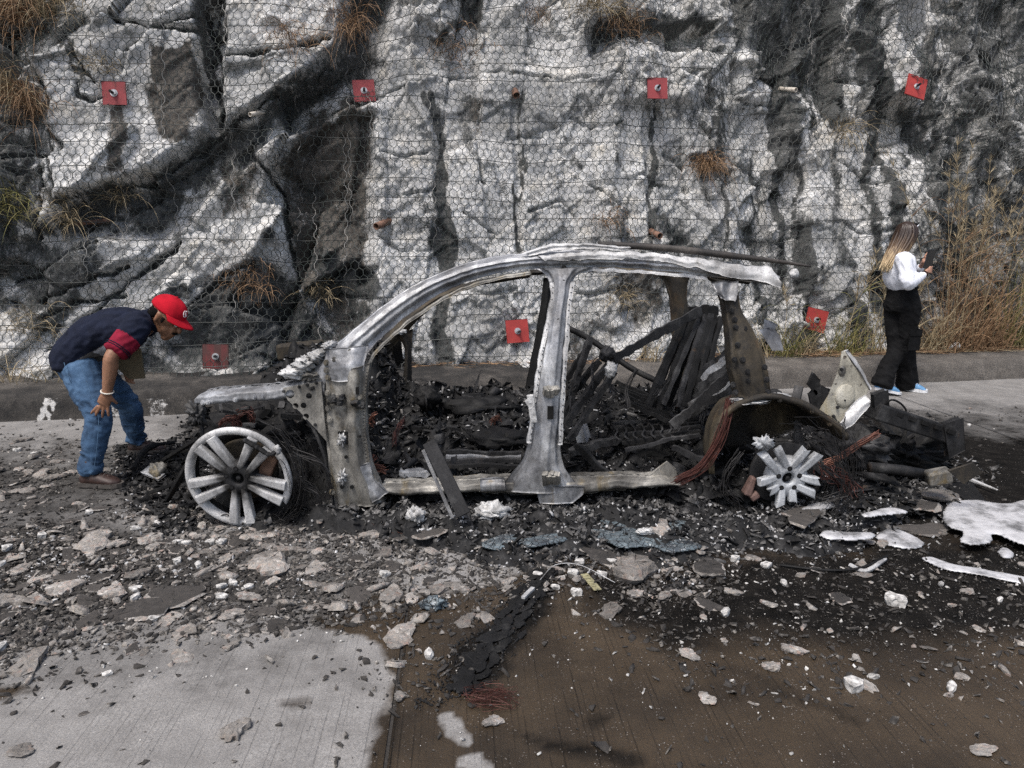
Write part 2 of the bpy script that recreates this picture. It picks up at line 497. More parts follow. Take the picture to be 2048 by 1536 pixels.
# ---- rock face
LEAN = math.radians(9.0)
RO = kerb_pt(0, 0.78, 0.12)
RW = Vector((-NO.x * math.sin(LEAN), -NO.y * math.sin(LEAN), math.cos(LEAN)))
RN = Vector((NO.x * math.cos(LEAN), NO.y * math.cos(LEAN), math.sin(LEAN)))
nRO, nE, nRW, nRN = (np.array(q) for q in (RO, E, RW, RN))
gs = np.concatenate([np.arange(-26, -6.2, 0.4), np.arange(-6.2, 8.2, 0.0165), np.arange(8.2, 28, 0.4)])
gt = np.concatenate([np.arange(-0.3, 4.9, 0.0165), np.arange(4.9, 9.0, 0.3)])
S, T = np.meshgrid(gs, gt, indexing='ij')
P0 = nRO + S[..., None] * nE + T[..., None] * nRW + 0.12 * nRN
U, Vp = to_px(P0)
wu = 13 * fbm(S * 1.5, T * 1.5, 0.5, 3); wv = 13 * fbm(S * 1.5, T * 1.5, 7.5, 3)
Uw, Vw = U + wu, Vp + wv
left = sstep(760, 640, U)                                   # angular blocks on the left, vertical ribs on the right
H = 0.12 * fbm(S * 0.55, T * 0.55, 2.2, 3)
H -= 0.10 * (T - 2.0) * 0.3
# blocks
def blocks(rot, sx, sy, amp, tilt, seed, crack):
    ca, sa = math.cos(rot), math.sin(rot)
    X = (S * ca + T * sa) / sx + seed + 0.07 * fbm(S * 1.2, T * 1.2, seed, 2); Y = (-S * sa + T * ca) / sy + seed * 2 + 0.07 * fbm(S * 1.2, T * 1.2, seed + 4, 2)
    ci, cj, cx, cy, bd = voronoi(X, Y)
    r = amp * (hash2(ci, cj, 5) - 0.5) * 2
    r = r + tilt * ((X - cx) * (hash2(ci, cj, 6) - 0.5) + (Y - cy) * (hash2(ci, cj, 7) - 0.5)) * 2
    return r - crack * (1 - sstep(0.0, 0.06, bd)), bd
b1, e1_ = blocks(0.72, 1.15, 0.55, 0.13, 0.34, 3, 0.03)
b2, _ = blocks(0.80, 0.45, 0.24, 0.04, 0.13, 11, 0.012)
b3, _ = blocks(-0.12, 0.42, 1.25, 0.10, 0.16, 23, 0.05)
b6, _ = blocks(0.35, 0.26, 0.42, 0.04, 0.11, 53, 0.01)
b4, _ = blocks(0.5, 0.17, 0.12, 0.018, 0.060, 31, 0.008)
b5, _ = blocks(1.1, 0.09, 0.05, 0.008, 0.016, 41, 0.004)
rib = 0.10 * fbm(S * 1.7 + 0.2 * T, T * 0.3, 4.0, 3) - 0.08 * np.abs(fbm(S * 1.5 - 0.1 * T, T * 0.35, 14.0, 4))
ridged = np.abs(fbm(S * 2.6, T * 1.3, 6.6, 5))
PALE = [[(60, 112), (190, 45), (390, -80), (392, 150), (415, 245), (310, 338), (112, 390), (98, 330), (104, 200)], [(445, -80), (700, -80), (676, 80), (530, 208), (458, 242), (442, 150)], [(748, 205), (860, 152), (1010, 140), (1235, 155), (1235, 720), (1000, 730), (748, 720)],
        [(770, 40), (930, 90), (1150, 60), (1240, 120), (1240, 148), (860, 146), (760, 170)], [(440, 400), (520, 335), (560, 420), (480, 520), (330, 570), (200, 700), (60, 750), (100, 650), (300, 520)], [(1230, 195), (1420, 195), (1430, 480), (1240, 480)], [(1610, 240), (1730, 240), (1740, 620), (1640, 520)], [(1270, 500), (1460, 500), (1500, 660), (1270, 660)]]
pale_m = np.zeros(S.shape)
for poly in PALE: pale_m = np.maximum(pale_m, sstep(-10, 14, poly_sd(Uw * .5 + U * .5, Vw * .5 + Vp * .5, poly)))
calm = 1 - 0.62 * pale_m
H += calm * (left * (b1 + b2) + (1 - left) * (b3 + b6 + rib + 0.05 * (0.5 - ridged) + 0.8 * b2 * sstep(1250, 1500, U)))
H += (0.45 + 0.55 * calm) * b4 * (0.30 + 1.1 * sstep(-0.05, 0.45, fbm(S * 0.9, T * 0.9, 15.0, 3))) + b5 * 0.8
H += 0.007 * fbm(S * 6, T * 6, 9.0, 4) - 0.016 * np.abs(fbm(S * 2.1 + T, T * 2.1 - S, 3.0, 4))
# what the photograph shows of the big forms: (outline, how far it stands out or back in metres, softness in px)
FORMS = [([(55, 110), (190, 40), (390, -80), (395, 150), (420, 250), (310, 345), (110, 395), (95, 330), (100, 200)], 0.20, 10),
         ([(440, -80), (700, -80), (680, 80), (530, 215), (455, 248), (440, 150)], 0.20, 10),
         ([(385, -60), (440, -60), (430, 100), (447, 245), (425, 255), (400, 150)], -0.10, 8),
         ([(120, 402), (310, 352), (450, 258), (560, 190), (660, 130), (690, 60), (700, -60), (790, -60), (760, 120), (740, 190), (640, 230), (590, 250), (520, 300), (430, 360), (380, 420), (300, 470), (130, 470)], -0.20, 16),
         ([(500, 300), (600, 232), (740, 192), (750, 215), (650, 245), (570, 310), (540, 340)], 0.14, 10),
         ([(0, 310), (90, 300), (110, 390), (60, 480), (0, 470)], 0.10, 12),
         ([(745, 200), (860, 150), (1010, 135), (1250, 150), (1240, 730), (1000, 740), (745, 730)], 0.07, 14),
         ([(560, 300), (640, 235), (742, 205), (742, 700), (690, 700), (640, 620), (590, 560)], -0.10, 18),
         ([(1180, 60), (1270, 20), (1440, 40), (1430, 75), (1380, 78), (1270, 68), (1190, 110)], -0.28, 12),
         ([(1440, -60), (1700, -60), (1710, 150), (1690, 200), (1620, 190), (1560, 150), (1500, 100), (1440, 80)], -0.10, 22),
         ([(1210, 110), (1330, 100), (1400, 160), (1390, 210), (1230, 190)], 0.10, 12), ([(1490, 90), (1550, 80), (1560, 190), (1500, 190)], 0.12, 12),
         ([(1470, 200), (1590, 200), (1600, 420), (1560, 520), (1500, 520)], -0.10, 20),
         ([(1720, 60), (1800, 60), (1860, 190), (1850, 215), (1780, 190)], 0.15, 14), ([(1770, 195), (1850, 225), (1870, 330), (1800, 300)], -0.14, 16),
         ([(480, 470), (560, 430), (570, 620), (500, 660), (470, 600)], 0.09, 14), ([(340, 560), (520, 520), (590, 590), (560, 720), (330, 740)], -0.10, 22),
         ([(640, 500), (780, 500), (770, 600), (690, 640)], 0.05, 18), ([(712, 535), (752, 535), (750, 565), (715, 565)], -0.16, 7)]
CRACKS = [[(55, 105), (90, 190), (100, 330), (110, 395)], [(130, 75), (165, 140), (190, 165)], [(150, 165), (155, 190), (178, 200), (205, 190)], [(105, 402), (310, 348), (450, 253), (560, 185), (660, 125)], [(95, 265), (132, 300)], [(0, 312), (60, 302), (105, 300)], [(75, 320), (70, 400), (60, 470)],
          [(455, 112), (560, 108), (600, 100), (655, 80)], [(395, 0), (430, 100), (445, 240)], [(500, 305), (560, 370), (570, 440), (590, 560), (560, 700)], [(350, 480), (80, 700)], [(250, 530), (60, 600)], [(0, 560), (100, 520), (190, 480)], [(60, 640), (150, 600), (240, 590)], [(330, 650), (420, 565), (500, 520)], [(190, 20), (330, 60), (395, 60)], [(250, 100), (300, 60), (400, 30)],
          [(740, 185), (860, 145), (1010, 132), (1120, 150), (1240, 150)], [(935, 285), (960, 330), (972, 365)], [(1150, 230), (1190, 252), (1250, 240)], [(1020, 275), (1090, 265)], [(800, 392), (870, 380)], [(1180, 360), (1230, 400), (1255, 440)], [(760, 470), (800, 500), (860, 502)], [(925, 425), (990, 462)], [(760, 300), (820, 310), (860, 300)], [(1060, 420), (1120, 400), (1160, 430)], [(905, 560), (970, 590), (1030, 580)], [(770, 610), (840, 640)], [(1090, 560), (1180, 590), (1240, 575)],
          [(1190, 110), (1270, 72), (1400, 78), (1440, 100)], [(1480, 85), (1490, 190), (1560, 200)], [(1440, 300), (1520, 332), (1575, 365)], [(1545, 355), (1582, 372), (1555, 395)], [(1755, 190), (1800, 215), (1865, 232)], [(1700, 310), (1760, 360), (1800, 365)], [(1640, 250), (1660, 330)], [(1340, 300), (1380, 330), (1385, 420)], [(1500, 460), (1560, 480), (1620, 470)], [(1680, 440), (1740, 470), (1790, 460)], [(1840, 60), (1850, 200)], [(1920, 100), (1935, 320)]]
crk = np.full(S.shape, 1e9)
Uc, Vc = U + 6 * fbm(S * 6, T * 6, 71.0, 3), Vp + 6 * fbm(S * 6, T * 6, 73.0, 3)
for pts_ in CRACKS: crk = np.minimum(crk, line_d(Uc, Vc, pts_))
crk = crk / np.clip(1 + 0.9 * fbm(S * 3, T * 3, 75.0, 3), 0.35, 2.5)
cgain = np.where(U < 740, 1.0, 0.42)
H -= 0.10 * cgain * sstep(6.0, 1.2, crk / np.where(U < 740, 1.0, 0.75))
for poly, amp, soft in FORMS:
    H += amp * sstep(-soft, soft, poly_sd(Uw, Vw, poly))
for pts_, w_ in (([(1033, 190), (1040, 360), (1042, 520)], 9), ([(1300, 210), (1306, 360), (1310, 520)], 9), ([(1436, 180), (1446, 360), (1456, 540)], 10), ([(1588, 190), (1596, 380), (1620, 560)], 10), ([(1735, 190), (1742, 380), (1750, 620)], 10), ([(876, 200), (884, 400), (886, 720)], 16)):
    dd_ = line_d(U + 4 * noise(S * 2, T * 2, 77.0), Vp, pts_)
    H -= 0.055 * np.sqrt(np.clip(1 - (dd_ / w_) ** 2, 0, 1))         # halves of old drill holes
H += 0.05 * sstep(0.35, -0.1, T)
H = np.where(T < 0.12, np.maximum(H, 0.02 + 0.03 * fbm(S * 3, T * 3, 1.0, 3)), H)
PV = nRO + S[..., None] * nE + T[..., None] * nRW + H[..., None] * nRN
# sideways push so that block edges overhang and never look like a smooth sheet
PV += (0.005 * fbm(S * 6, T * 6, 21.0, 3))[..., None] * nE + (0.005 * fbm(S * 6, T * 6, 27.0, 3))[..., None] * nRW
n = NT('rock')
p = n.pos()
dk, br = n.attr('dark'), n.attr('brown')
big = n.noise(p, 1.7, 7.0, 0.62)
fine = n.noise(p, 38.0, 8.0, 0.7)
pr = n.map(p, (9.0, 9.0, 1.3))
streak = n.noise(pr, 1.0, 6.0, 0.65)
c = n.mix(n.ramp(big, [(0.33, 0.0), (0.66, 1.0)]), (0.48, 0.478, 0.47), (0.80, 0.795, 0.775))
c = n.mix(n.ramp(n.noise(p, 3.3, 6.0, 0.6), [(0.52, 0.0), (0.72, 0.45)]), c, (0.58, 0.50, 0.36))
c = n.mix(n.ramp(fine, [(0.33, 0.85), (0.48, 0.0)]), c, (0.15, 0.145, 0.135))
bl = n.noise(p, 7.0, 9.0, 0.72)
c = n.mix(n.ramp(bl, [(0.56, 0.0), (0.63, 0.8)]), c, (0.13, 0.13, 0.125))
cr = n.math('ABSOLUTE', n.math('SUBTRACT', n.noise(n.map(p, (1.0, 1.0, 0.8)), 2.4, 5.0, 0.55, 0.6), 0.5))
crw = n.math('ADD', cr, n.math('MULTIPLY', n.ramp(n.noise(p, 1.3, 3.0), [(0.42, 0.0), (0.6, 1.0)]), 0.1))
c = n.mix(n.ramp(crw, [(0.0, 0.9), (0.008, 0.0)]), c, (0.05, 0.05, 0.045))
frac = n.noise(n.map(p, (6, 6, 11), rot=(0.3, 0.5, 0)), 1.0, 8.0, 0.7, 0.8)
c = n.mix(n.ramp(frac, [(0.53, 0.0), (0.60, 0.6), (0.63, 0.0)]), c, (0.20, 0.20, 0.195))
c = n.mix(n.ramp(frac, [(0.36, 0.65), (0.44, 0.0)]), c, (0.30, 0.305, 0.305))
lich = n.ramp(n.noise(p, 60.0, 5.0, 0.8), [(0.59, 0.0), (0.65, 1.0)])
c = n.mix(n.ramp(n.noise(n.map(p, (1.3, 1.3, 0.9), loc=(3, 8, 1)), 1.0, 9.0, 0.74, 0.5), [(0.50, 0.0), (0.58, 0.62)]), c, (0.22, 0.225, 0.225))
c = n.mix(n.math('MULTIPLY', lich, 0.7), c, (0.05, 0.05, 0.045))
grit = n.noise(n.map(p, (70, 70, 22)), 1.0, 4.0, 0.7)
def rag(s, lo, hi):
    t = n.math('ADD', s, n.math('MULTIPLY', n.math('SUBTRACT', bl, 0.5), 0.95))
    t = n.math('ADD', t, n.math('MULTIPLY', n.math('SUBTRACT', streak, 0.5), 0.75))
    t = n.math('ADD', t, n.math('MULTIPLY', n.math('SUBTRACT', fine, 0.5), 0.85))
    t = n.math('ADD', t, n.math('MULTIPLY', n.math('SUBTRACT', grit, 0.5), 0.5))
    return n.math('MULTIPLY', n.math('SUBTRACT', t, lo), 1.0 / (hi - lo), clamp=True)
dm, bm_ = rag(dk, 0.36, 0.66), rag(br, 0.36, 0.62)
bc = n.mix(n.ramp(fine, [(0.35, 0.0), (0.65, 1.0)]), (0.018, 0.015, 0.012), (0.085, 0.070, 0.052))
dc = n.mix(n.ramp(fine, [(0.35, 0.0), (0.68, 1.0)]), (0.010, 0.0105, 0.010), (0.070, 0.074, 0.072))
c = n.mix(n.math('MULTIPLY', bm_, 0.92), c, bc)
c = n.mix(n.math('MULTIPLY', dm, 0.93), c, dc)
h = n.math('ADD', n.math('MULTIPLY', fine, 0.6), n.math('MULTIPLY', bl, 0.7))
h = n.math('ADD', h, n.math('MULTIPLY', frac, 1.2))
h = n.math('ADD', h, n.math('MULTIPLY', n.ramp(crw, [(0.0, 0.0), (0.015, 1.0)]), 0.8))
M_rock = n.out(c, 0.88, 0.0, n.bump(h, 0.8, 0.012))
rock = mesh('rock_face', PV.reshape(-1, 3), grid_faces(len(gs), len(gt)), M_rock, None, False)
tag(rock, 'pale blocky rock cutting streaked with dark water stains', 'rock face', kind='structure')
DARK = [(FORMS[3][0], 0.74, 26), (FORMS[2][0], 0.95, 10), (FORMS[8][0], 0.95, 14), (FORMS[9][0], 0.66, 40), (FORMS[11][0], 0.62, 30), (FORMS[12][0], 0.35, 12),  # shade of overhangs and crevices is painted in here, together with real stains
        ([(1850, -60), (2300, -60), (2300, 700), (1850, 660), (1800, 500), (1840, 300), (1870, 150)], 0.60, 45), ([(1690, 0), (1760, 0), (1770, 120), (1740, 200), (1700, 180)], 0.8, 20),
        ([(380, 560), (520, 510), (600, 560), (640, 620), (720, 730), (340, 760), (330, 650)], 0.82, 40), ([(-60, 250), (75, 255), (85, 310), (40, 420), (60, 470), (200, 470), (240, 520), (200, 560), (90, 640), (-60, 560)], 0.66, 30),
        ([(-60, -60), (120, -60), (130, 60), (50, 110), (92, 190), (80, 260), (-60, 260)], 0.78, 24), ([(925, -40), (975, -40), (968, 60), (940, 78), (910, 60)], 0.9, 12), ([(840, 60), (930, 35), (960, 50), (870, 85)], 0.9, 10),
        ([(1770, 200), (1850, 225), (1880, 330), (1800, 310)], 0.7, 20), ([(700, 530), (770, 530), (760, 580), (715, 590)], 0.95, 12), ([(1000, 165), (1060, 165), (1060, 205), (1010, 210)], 0.75, 12),
        ([(600, 640), (1050, 690), (1050, 740), (600, 760)], 0.5, 20), ([(1290, 440), (1390, 440), (1390, 500), (1280, 490)], 0.75, 20), ([(740, 120), (800, 60), (900, 70), (880, 130), (760, 160)], 0.45, 26),
        ([(560, 150), (660, 60), (740, 30), (740, 190), (640, 225)], 0.6, 30), ([(240, 95), (330, 85), (300, 160), (240, 150)], 0.5, 16), ([(1640, 330), (1690, 400), (1720, 560), (1640, 560)], 0.5, 24)]
STREAK = [([(872, 200), (882, 320), (888, 480), (884, 720)], 26, 0.95), ([(1033, 200), (1040, 360), (1042, 500)], 8, 0.85), ([(1300, 210), (1306, 360), (1310, 500)], 8, 0.85), ([(1436, 180), (1446, 360), (1456, 530)], 9, 0.85),
          ([(1588, 190), (1596, 380), (1620, 540)], 14, 0.8), ([(1735, 190), (1742, 380), (1750, 580)], 16, 0.85), ([(1745, -20), (1752, 200)], 20, 0.8), ([(1860, 60), (1880, 400)], 26, 0.75), ([(1985, -20), (2000, 400)], 20, 0.8),
          ([(1130, 160), (1140, 320)], 16, 0.5), ([(1230, 260), (1240, 480)], 20, 0.55), ([(940, 150), (930, 280)], 22, 0.5), ([(1390, 210), (1400, 420)], 22, 0.5), ([(1660, 300), (1690, 560)], 20, 0.6), ([(1540, 480), (1550, 620)], 30, 0.5),
          ([(430, 250), (440, 340)], 12, 0.6), ([(180, 100), (150, 190)], 10, 0.6), ([(130, 75), (185, 165)], 9, 0.85), ([(35, 330), (45, 470)], 12, 0.7), ([(75, 320), (70, 400)], 8, 0.6), ([(505, 110), (560, 105), (640, 80)], 8, 0.6)]
BROWN = [([(296, 100), (385, 85), (390, 280), (305, 290)], 0.85, 16), ([(208, 200), (252, 205), (262, 345), (214, 350)], 0.74, 14), ([(560, 300), (640, 235), (745, 205), (740, 380), (735, 640), (690, 700), (640, 620), (590, 560), (555, 450)], 0.78, 26),
         ([(440, 300), (540, 300), (520, 430), (440, 470)], 0.6, 30), ([(600, 640), (760, 640), (760, 740), (600, 740)], 0.6, 24), ([(1060, 620), (1240, 640), (1240, 740), (1060, 740)], 0.5, 24), ([(1230, 520), (1330, 520), (1330, 640), (1240, 640)], 0.62, 26), ([(930, 190), (985, 180), (970, 280), (935, 280)], 0.6, 18)]
Pf = PV.reshape(-1, 3)
inview = (U.ravel() > -300) & (U.ravel() < 2350) & (Vp.ravel() > -220)
dv = np.full(len(Pf), 0.42); bv = np.full(len(Pf), 0.2)
Uf, Vf = to_px(Pf[inview]); _S, _T = S.ravel()[inview], T.ravel()[inview]; Uf = Uf + 24 * fbm(_S * 3.2, _T * 1.6, 81.0, 5, .6); Vf = Vf + 34 * fbm(_S * 3.2, _T * 1.6, 83.0, 5, .6)
d_ = 0.10 + 0.22 * sstep(1420, 1700, Uf); b_ = np.full(len(Uf), 0.08)
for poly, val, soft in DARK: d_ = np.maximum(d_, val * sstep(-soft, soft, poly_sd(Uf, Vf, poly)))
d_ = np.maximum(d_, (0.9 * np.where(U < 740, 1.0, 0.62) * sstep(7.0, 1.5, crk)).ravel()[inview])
Sf, Tf = S.ravel()[inview], T.ravel()[inview]
ww = 1.0 + 0.9 * fbm(Sf * 2.5, Tf * 2.5, 31.0, 4)
for pts, w_, val in STREAK: d_ = np.maximum(d_, val * sstep(w_, w_ * 0.2, line_d(Uf, Vf, pts) / np.clip(ww, 0.25, 3)))
runs = fbm(Sf * 2.2 + 0.1 * Tf, Tf * 0.22, 51.0, 4)            # water stains running down the right half
d_ = np.maximum(d_, (0.86 * sstep(-0.06, 0.22, runs)) * (0.30 + 0.70 * sstep(1250, 1650, Uf)) * sstep(700, 900, Uf))
d_ = d_ * (1 - 0.75 * pale_m.ravel()[inview] * (runs < 0.28) * (line_d(Uf, Vf, [(880, 200), (886, 720)]) > 28))
for pts, w_, val in STREAK: d_ = np.maximum(d_, val * sstep(w_, w_ * 0.2, line_d(Uf, Vf, pts) / np.clip(ww, 0.25, 3)))
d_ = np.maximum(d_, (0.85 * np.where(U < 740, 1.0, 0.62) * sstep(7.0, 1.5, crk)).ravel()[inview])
lf = (1 - pale_m.ravel()[inview]) * fbm(Sf * 0.9 - 0.9 * Tf, Tf * 2.0 + Sf * 1.5, 61.0, 4)
d_ = np.maximum(d_, 0.66 * sstep(0.05, 0.4, lf) * sstep(800, 700, Uf) * sstep(230, 420, Vf))
for poly, val, soft in BROWN: b_ = np.maximum(b_, val * sstep(-soft, soft, poly_sd(Uf, Vf, poly)))
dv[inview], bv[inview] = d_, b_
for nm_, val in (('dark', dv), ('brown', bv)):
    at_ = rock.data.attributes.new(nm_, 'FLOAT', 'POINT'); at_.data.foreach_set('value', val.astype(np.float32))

# ---- wire netting hung over the rock
si, ti = (gs >= -6.2) & (gs < 8.2), gt < 4.9
Hn = H[np.ix_(si, ti)]
def maxf(A, k):
    R = A.copy()
    for d in range(1, k + 1):
        R[d:] = np.maximum(R[d:], A[:-d]); R[:-d] = np.maximum(R[:-d], A[d:])
    return R
def blur(A, k):
    ker = np.hanning(2 * k + 3)[1:-1]; ker /= ker.sum()
    Q = np.pad(A, ((k, k), (0, 0)), mode='edge'); R = np.zeros_like(A)
    for i, w_ in enumerate(ker): R += w_ * Q[i:i + A.shape[0]]
    return R
Dr = maxf(maxf(Hn, 5).T, 5).T
Dr = blur(blur(Dr, 9).T, 9).T
s0, t0, st_ = gs[si][0], gt[ti][0], 0.0165
def drape(s, t):
    a = np.clip((s - s0) / st_, 0, Dr.shape[0] - 1.001); b = np.clip((t - t0) / st_, 0, Dr.shape[1] - 1.001)
    i, j = a.astype(int), b.astype(int); fa, fb = a - i, b - j
    return Dr[i, j] * (1 - fa) * (1 - fb) + Dr[i + 1, j] * fa * (1 - fb) + Dr[i, j + 1] * (1 - fa) * fb + Dr[i + 1, j + 1] * fa * fb
def rock_at(s, t):
    a = np.clip((np.asarray(s) - s0) / st_, 0, Hn.shape[0] - 1).astype(int); b = np.clip((np.asarray(t) - t0) / st_, 0, Hn.shape[1] - 1).astype(int)
    return Hn[a, b]
def wall_pt(s, t, h): return RO + E * float(s) + RW * float(t) + RN * float(h)
def wall_st(u, v, h=0.15):
    d = ray(u, v); o = Vector((0, 0, CAM_H)); q = RO + RN * h
    P = o + d * ((q - o).dot(RN) / d.dot(RN)) - q
    return P.dot(E), P.dot(RW)
def net_xyz(s, t, off=0.012):
    s, t = np.asarray(s, float), np.asarray(t, float)
    s2 = s + 0.03 * noise(s * 0.8, t * 0.8, 4.4) + 0.012 * noise(s * 3, t * 3, 1.4); t2 = t + 0.035 * noise(s * 0.8, t * 0.8, 14.4) + 0.014 * noise(s * 3, t * 3, 11.4)
    h = drape(s2, t2) + off
    return nRO + s2[..., None] * nE + t2[..., None] * nRW + h[..., None] * nRN
def wires(A, B, r):
    """three sided wire from each A to each B"""
    D = B - A
    D = D / (np.linalg.norm(D, axis=1)[:, None] + 1e-9)
    X = np.cross(D, nRN); X /= (np.linalg.norm(X, axis=1)[:, None] + 1e-9); Y = np.cross(D, X)
    V = []
    for P in (A, B):
        for k in range(3):
            t = 2 * math.pi * k / 3 + 0.5
            V.append(P + (X * math.cos(t) + Y * math.sin(t)) * r)
    V = np.stack(V, 1)                                     # n, 6, 3
    b = (np.arange(len(A)) * 6)[:, None, None]
    q = np.array([[0, 1, 4, 3], [1, 2, 5, 4], [2, 0, 3, 5]])[None]
    return V.reshape(-1, 3), (b + q).reshape(-1, 4)
n = NT('netting_wire')
p = n.pos()
c = n.ramp(n.noise(p, 1.4, 4.0), [(0.36, (0.022, 0.034, 0.030)), (0.5, (0.052, 0.064, 0.060)), (0.66, (0.14, 0.145, 0.138))])
M_wire = n.out(c, 0.55, 0.2)
HW, TW, ZG = 0.073, 0.041, 0.029                            # cell width, twisted length, zigzag height
pitch = 2 * (TW + ZG)
cols = np.arange(-5.9, 7.9, HW / 2); rows = np.arange(0.02, 4.8, TW + ZG)
A, B, A2, B2 = [], [], [], []
for j, t in enumerate(rows):
    off = 0.0 if j % 2 == 0 else HW / 2
    s = np.arange(-5.9, 7.9, HW) + off
    lo = np.stack([s, np.full_like(s, t)], 1); hi = lo + [0, TW]
    A2.append(lo); B2.append(hi)
    for sg in (-1, 1):
        A.append(hi); B.append(hi + [sg * HW / 2, ZG])
A, B, A2, B2 = (np.concatenate(q) for q in (A, B, A2, B2))
V1, F1 = wires(net_xyz(A[:, 0], A[:, 1]), net_xyz(B[:, 0], B[:, 1]), 0.0032)
V2, F2 = wires(net_xyz(A2[:, 0], A2[:, 1]), net_xyz(B2[:, 0], B2[:, 1]), 0.0040)
net = empty('wire_netting', wall_pt(0, 0, 0.1))
tag(net, 'hexagonal steel wire netting hung over the whole rock face', 'wire netting')
o = mesh('hexagon_mesh', np.vstack([V1, V2]), np.vstack([F1, F2 + len(V1)]), M_wire, net)
tag(o, kind='stuff')
M_cable = simple('lacing_cable', (0.10, 0.105, 0.10), 0.5, 0.4, 0.5, 3.0)
M_zig = simple('pale_wire', (0.27, 0.265, 0.25), 0.45, 0.5, 0.4, 4.0)  # paler than the netting's own wire
for k, t in enumerate(np.arange(0.18, 4.6, 0.195)):
    s = np.arange(-5.9, 7.9, 0.05)
    tt = t + 0.035 * noise(s * 0.6, t * 5, 2.0) + 0.025 * noise(s * 1.9, t * 7, 6.0)
    Pk = net_xyz(s, tt, 0.018)
    V, Fc = wires(Pk[:-1], Pk[1:], 0.0042)
    mesh('lacing_cable', V, Fc, M_cable, net)
zz = [(u, 0, 480) for u in (215, 345, 470, 600, 705, 745)] + [(480, 250, 700), (560, 260, 640), (640, 300, 700), (700, 240, 660), (250, 330, 620), (180, 380, 640), (870, 120, 520), (1240, 0, 240), (1480, 120, 420), (1560, 250, 600), (1650, 0, 200), (1905, 60, 400), (1700, 0, 160)]
for u, v0, v1 in zz:
    s_, ta = wall_st(u, v1); _, tb = wall_st(u, max(v0, -20))
    tt = np.arange(max(ta, 0.1) + random.uniform(0, 0.4), min(tb, 4.7), 0.039)
    if len(tt) < 6: continue
    wob = 0.045 * noise(tt * 0.7, tt * 0 + u, 3.0)
    ss_ = s_ + wob + np.where(np.arange(len(tt)) % 4 < 2, -0.013, 0.013)
    Pk = net_xyz(ss_, tt, 0.020)
    V, Fc = wires(Pk[:-1], Pk[1:], 0.0040)
    mesh('twisted_wire', V, Fc, M_zig, net)

# ================================================================== materials of the wreck
def burnt(name, base, light, dark, rust, k_light=0.5, k_dark=0.5, k_rust=0.5, metal=0.55, rough=0.5, vs=1.0):
    n = NT(name)
    p = n.pos()
    a = n.noise(n.map(p, (5 * vs, 5, 2.2 * vs)), 1.0, 7.0, 0.62, 0.4)
    b = n.noise(p, 11.0, 8.0, 0.7)
    d = n.noise(n.map(p, (7, 7, 3.0), loc=(4, 2, 9)), 1.0, 7.0, 0.66, 0.6)
    f = n.noise(p, 120.0, 5.0, 0.7)
    c = n.mix(n.ramp(a, [(0.60 - 0.25 * k_light, 0.0), (0.72 - 0.2 * k_light, 1.0)]), base, light)
    c = n.mix(n.ramp(d, [(0.66 - 0.25 * k_rust, 0.0), (0.75 - 0.2 * k_rust, 0.85)]), c, rust)
    e = n.noise(n.map(p, (3.2, 3.2, 2.0), loc=(7, 1, 3)), 1.0, 9.0, 0.74, 0.3)
    c = n.mix(n.ramp(e, [(0.22 + 0.30 * k_dark, 0.95), (0.46 + 0.30 * k_dark, 0.0)]), c, dark)
    c = n.mix(n.ramp(f, [(0.34, 0.45), (0.5, 0.0)]), c, tuple(x * 0.4 for x in dark))
    r = n.ramp(b, [(0.3, rough + 0.25), (0.7, rough - 0.08)])
    mt = n.math('MULTIPLY', n.ramp(b, [(0.35, 0.3), (0.6, 1.0)]), metal)
    h = n.math('ADD', n.math('MULTIPLY', b, 0.8), n.math('MULTIPLY', f, 0.25))
    return n.out(c, r, mt, n.bump(h, 0.45, 0.006))
M_steel = burnt('burnt_steel', (0.27, 0.278, 0.295), (0.62, 0.63, 0.64), (0.055, 0.052, 0.049), (0.26, 0.20, 0.11), 0.48, 0.42, 0.2, 0.5, 0.42)
M_ochre = burnt('scorched_ochre_steel', (0.21, 0.203, 0.185), (0.50, 0.48, 0.43), (0.030, 0.027, 0.023), (0.25, 0.185, 0.075), 0.48, 0.50, 0.45, 0.42, 0.48)
M_quart = burnt('pale_scorched_panel', (0.42, 0.40, 0.33), (0.62, 0.60, 0.53), (0.06, 0.052, 0.042), (0.36, 0.28, 0.12), 0.5, 0.36, 0.5, 0.25, 0.55)
M_brown = burnt('scorched_brown_steel', (0.080, 0.062, 0.036), (0.17, 0.135, 0.08), (0.012, 0.0105, 0.009), (0.12, 0.066, 0.024), 0.35, 0.72, 0.4, 0.2, 0.65)
M_alu = burnt('ashen_aluminium', (0.50, 0.50, 0.50), (0.74, 0.74, 0.73), (0.05, 0.048, 0.045), (0.34, 0.32, 0.28), 0.6, 0.36, 0.1, 0.15, 0.62)
M_dark = burnt('sooty_steel', (0.038, 0.038, 0.040), (0.12, 0.12, 0.12), (0.008, 0.008, 0.008), (0.11, 0.07, 0.04), 0.35, 0.5, 0.12, 0.35, 0.55)
M_char = burnt('charred_plastic', (0.012, 0.012, 0.0125), (0.045, 0.044, 0.042), (0.004, 0.004, 0.004), (0.05, 0.035, 0.025), 0.3, 0.5, 0.1, 0.0, 0.6)
M_ochre2 = burnt('blued_apron_steel', (0.20, 0.205, 0.215), (0.47, 0.49, 0.52), (0.030, 0.028, 0.026), (0.17, 0.14, 0.09), 0.45, 0.62, 0.2, 0.35, 0.52)
M_rail = burnt('sooty_roof_rail', (0.05, 0.042, 0.036), (0.13, 0.115, 0.10), (0.015, 0.014, 0.013), (0.20, 0.13, 0.07), 0.3, 0.5, 0.1, 0.2, 0.5)
M_cu = simple('bare_copper', (0.11, 0.046, 0.031), 0.5, 0.55, 0.55, 14.0)
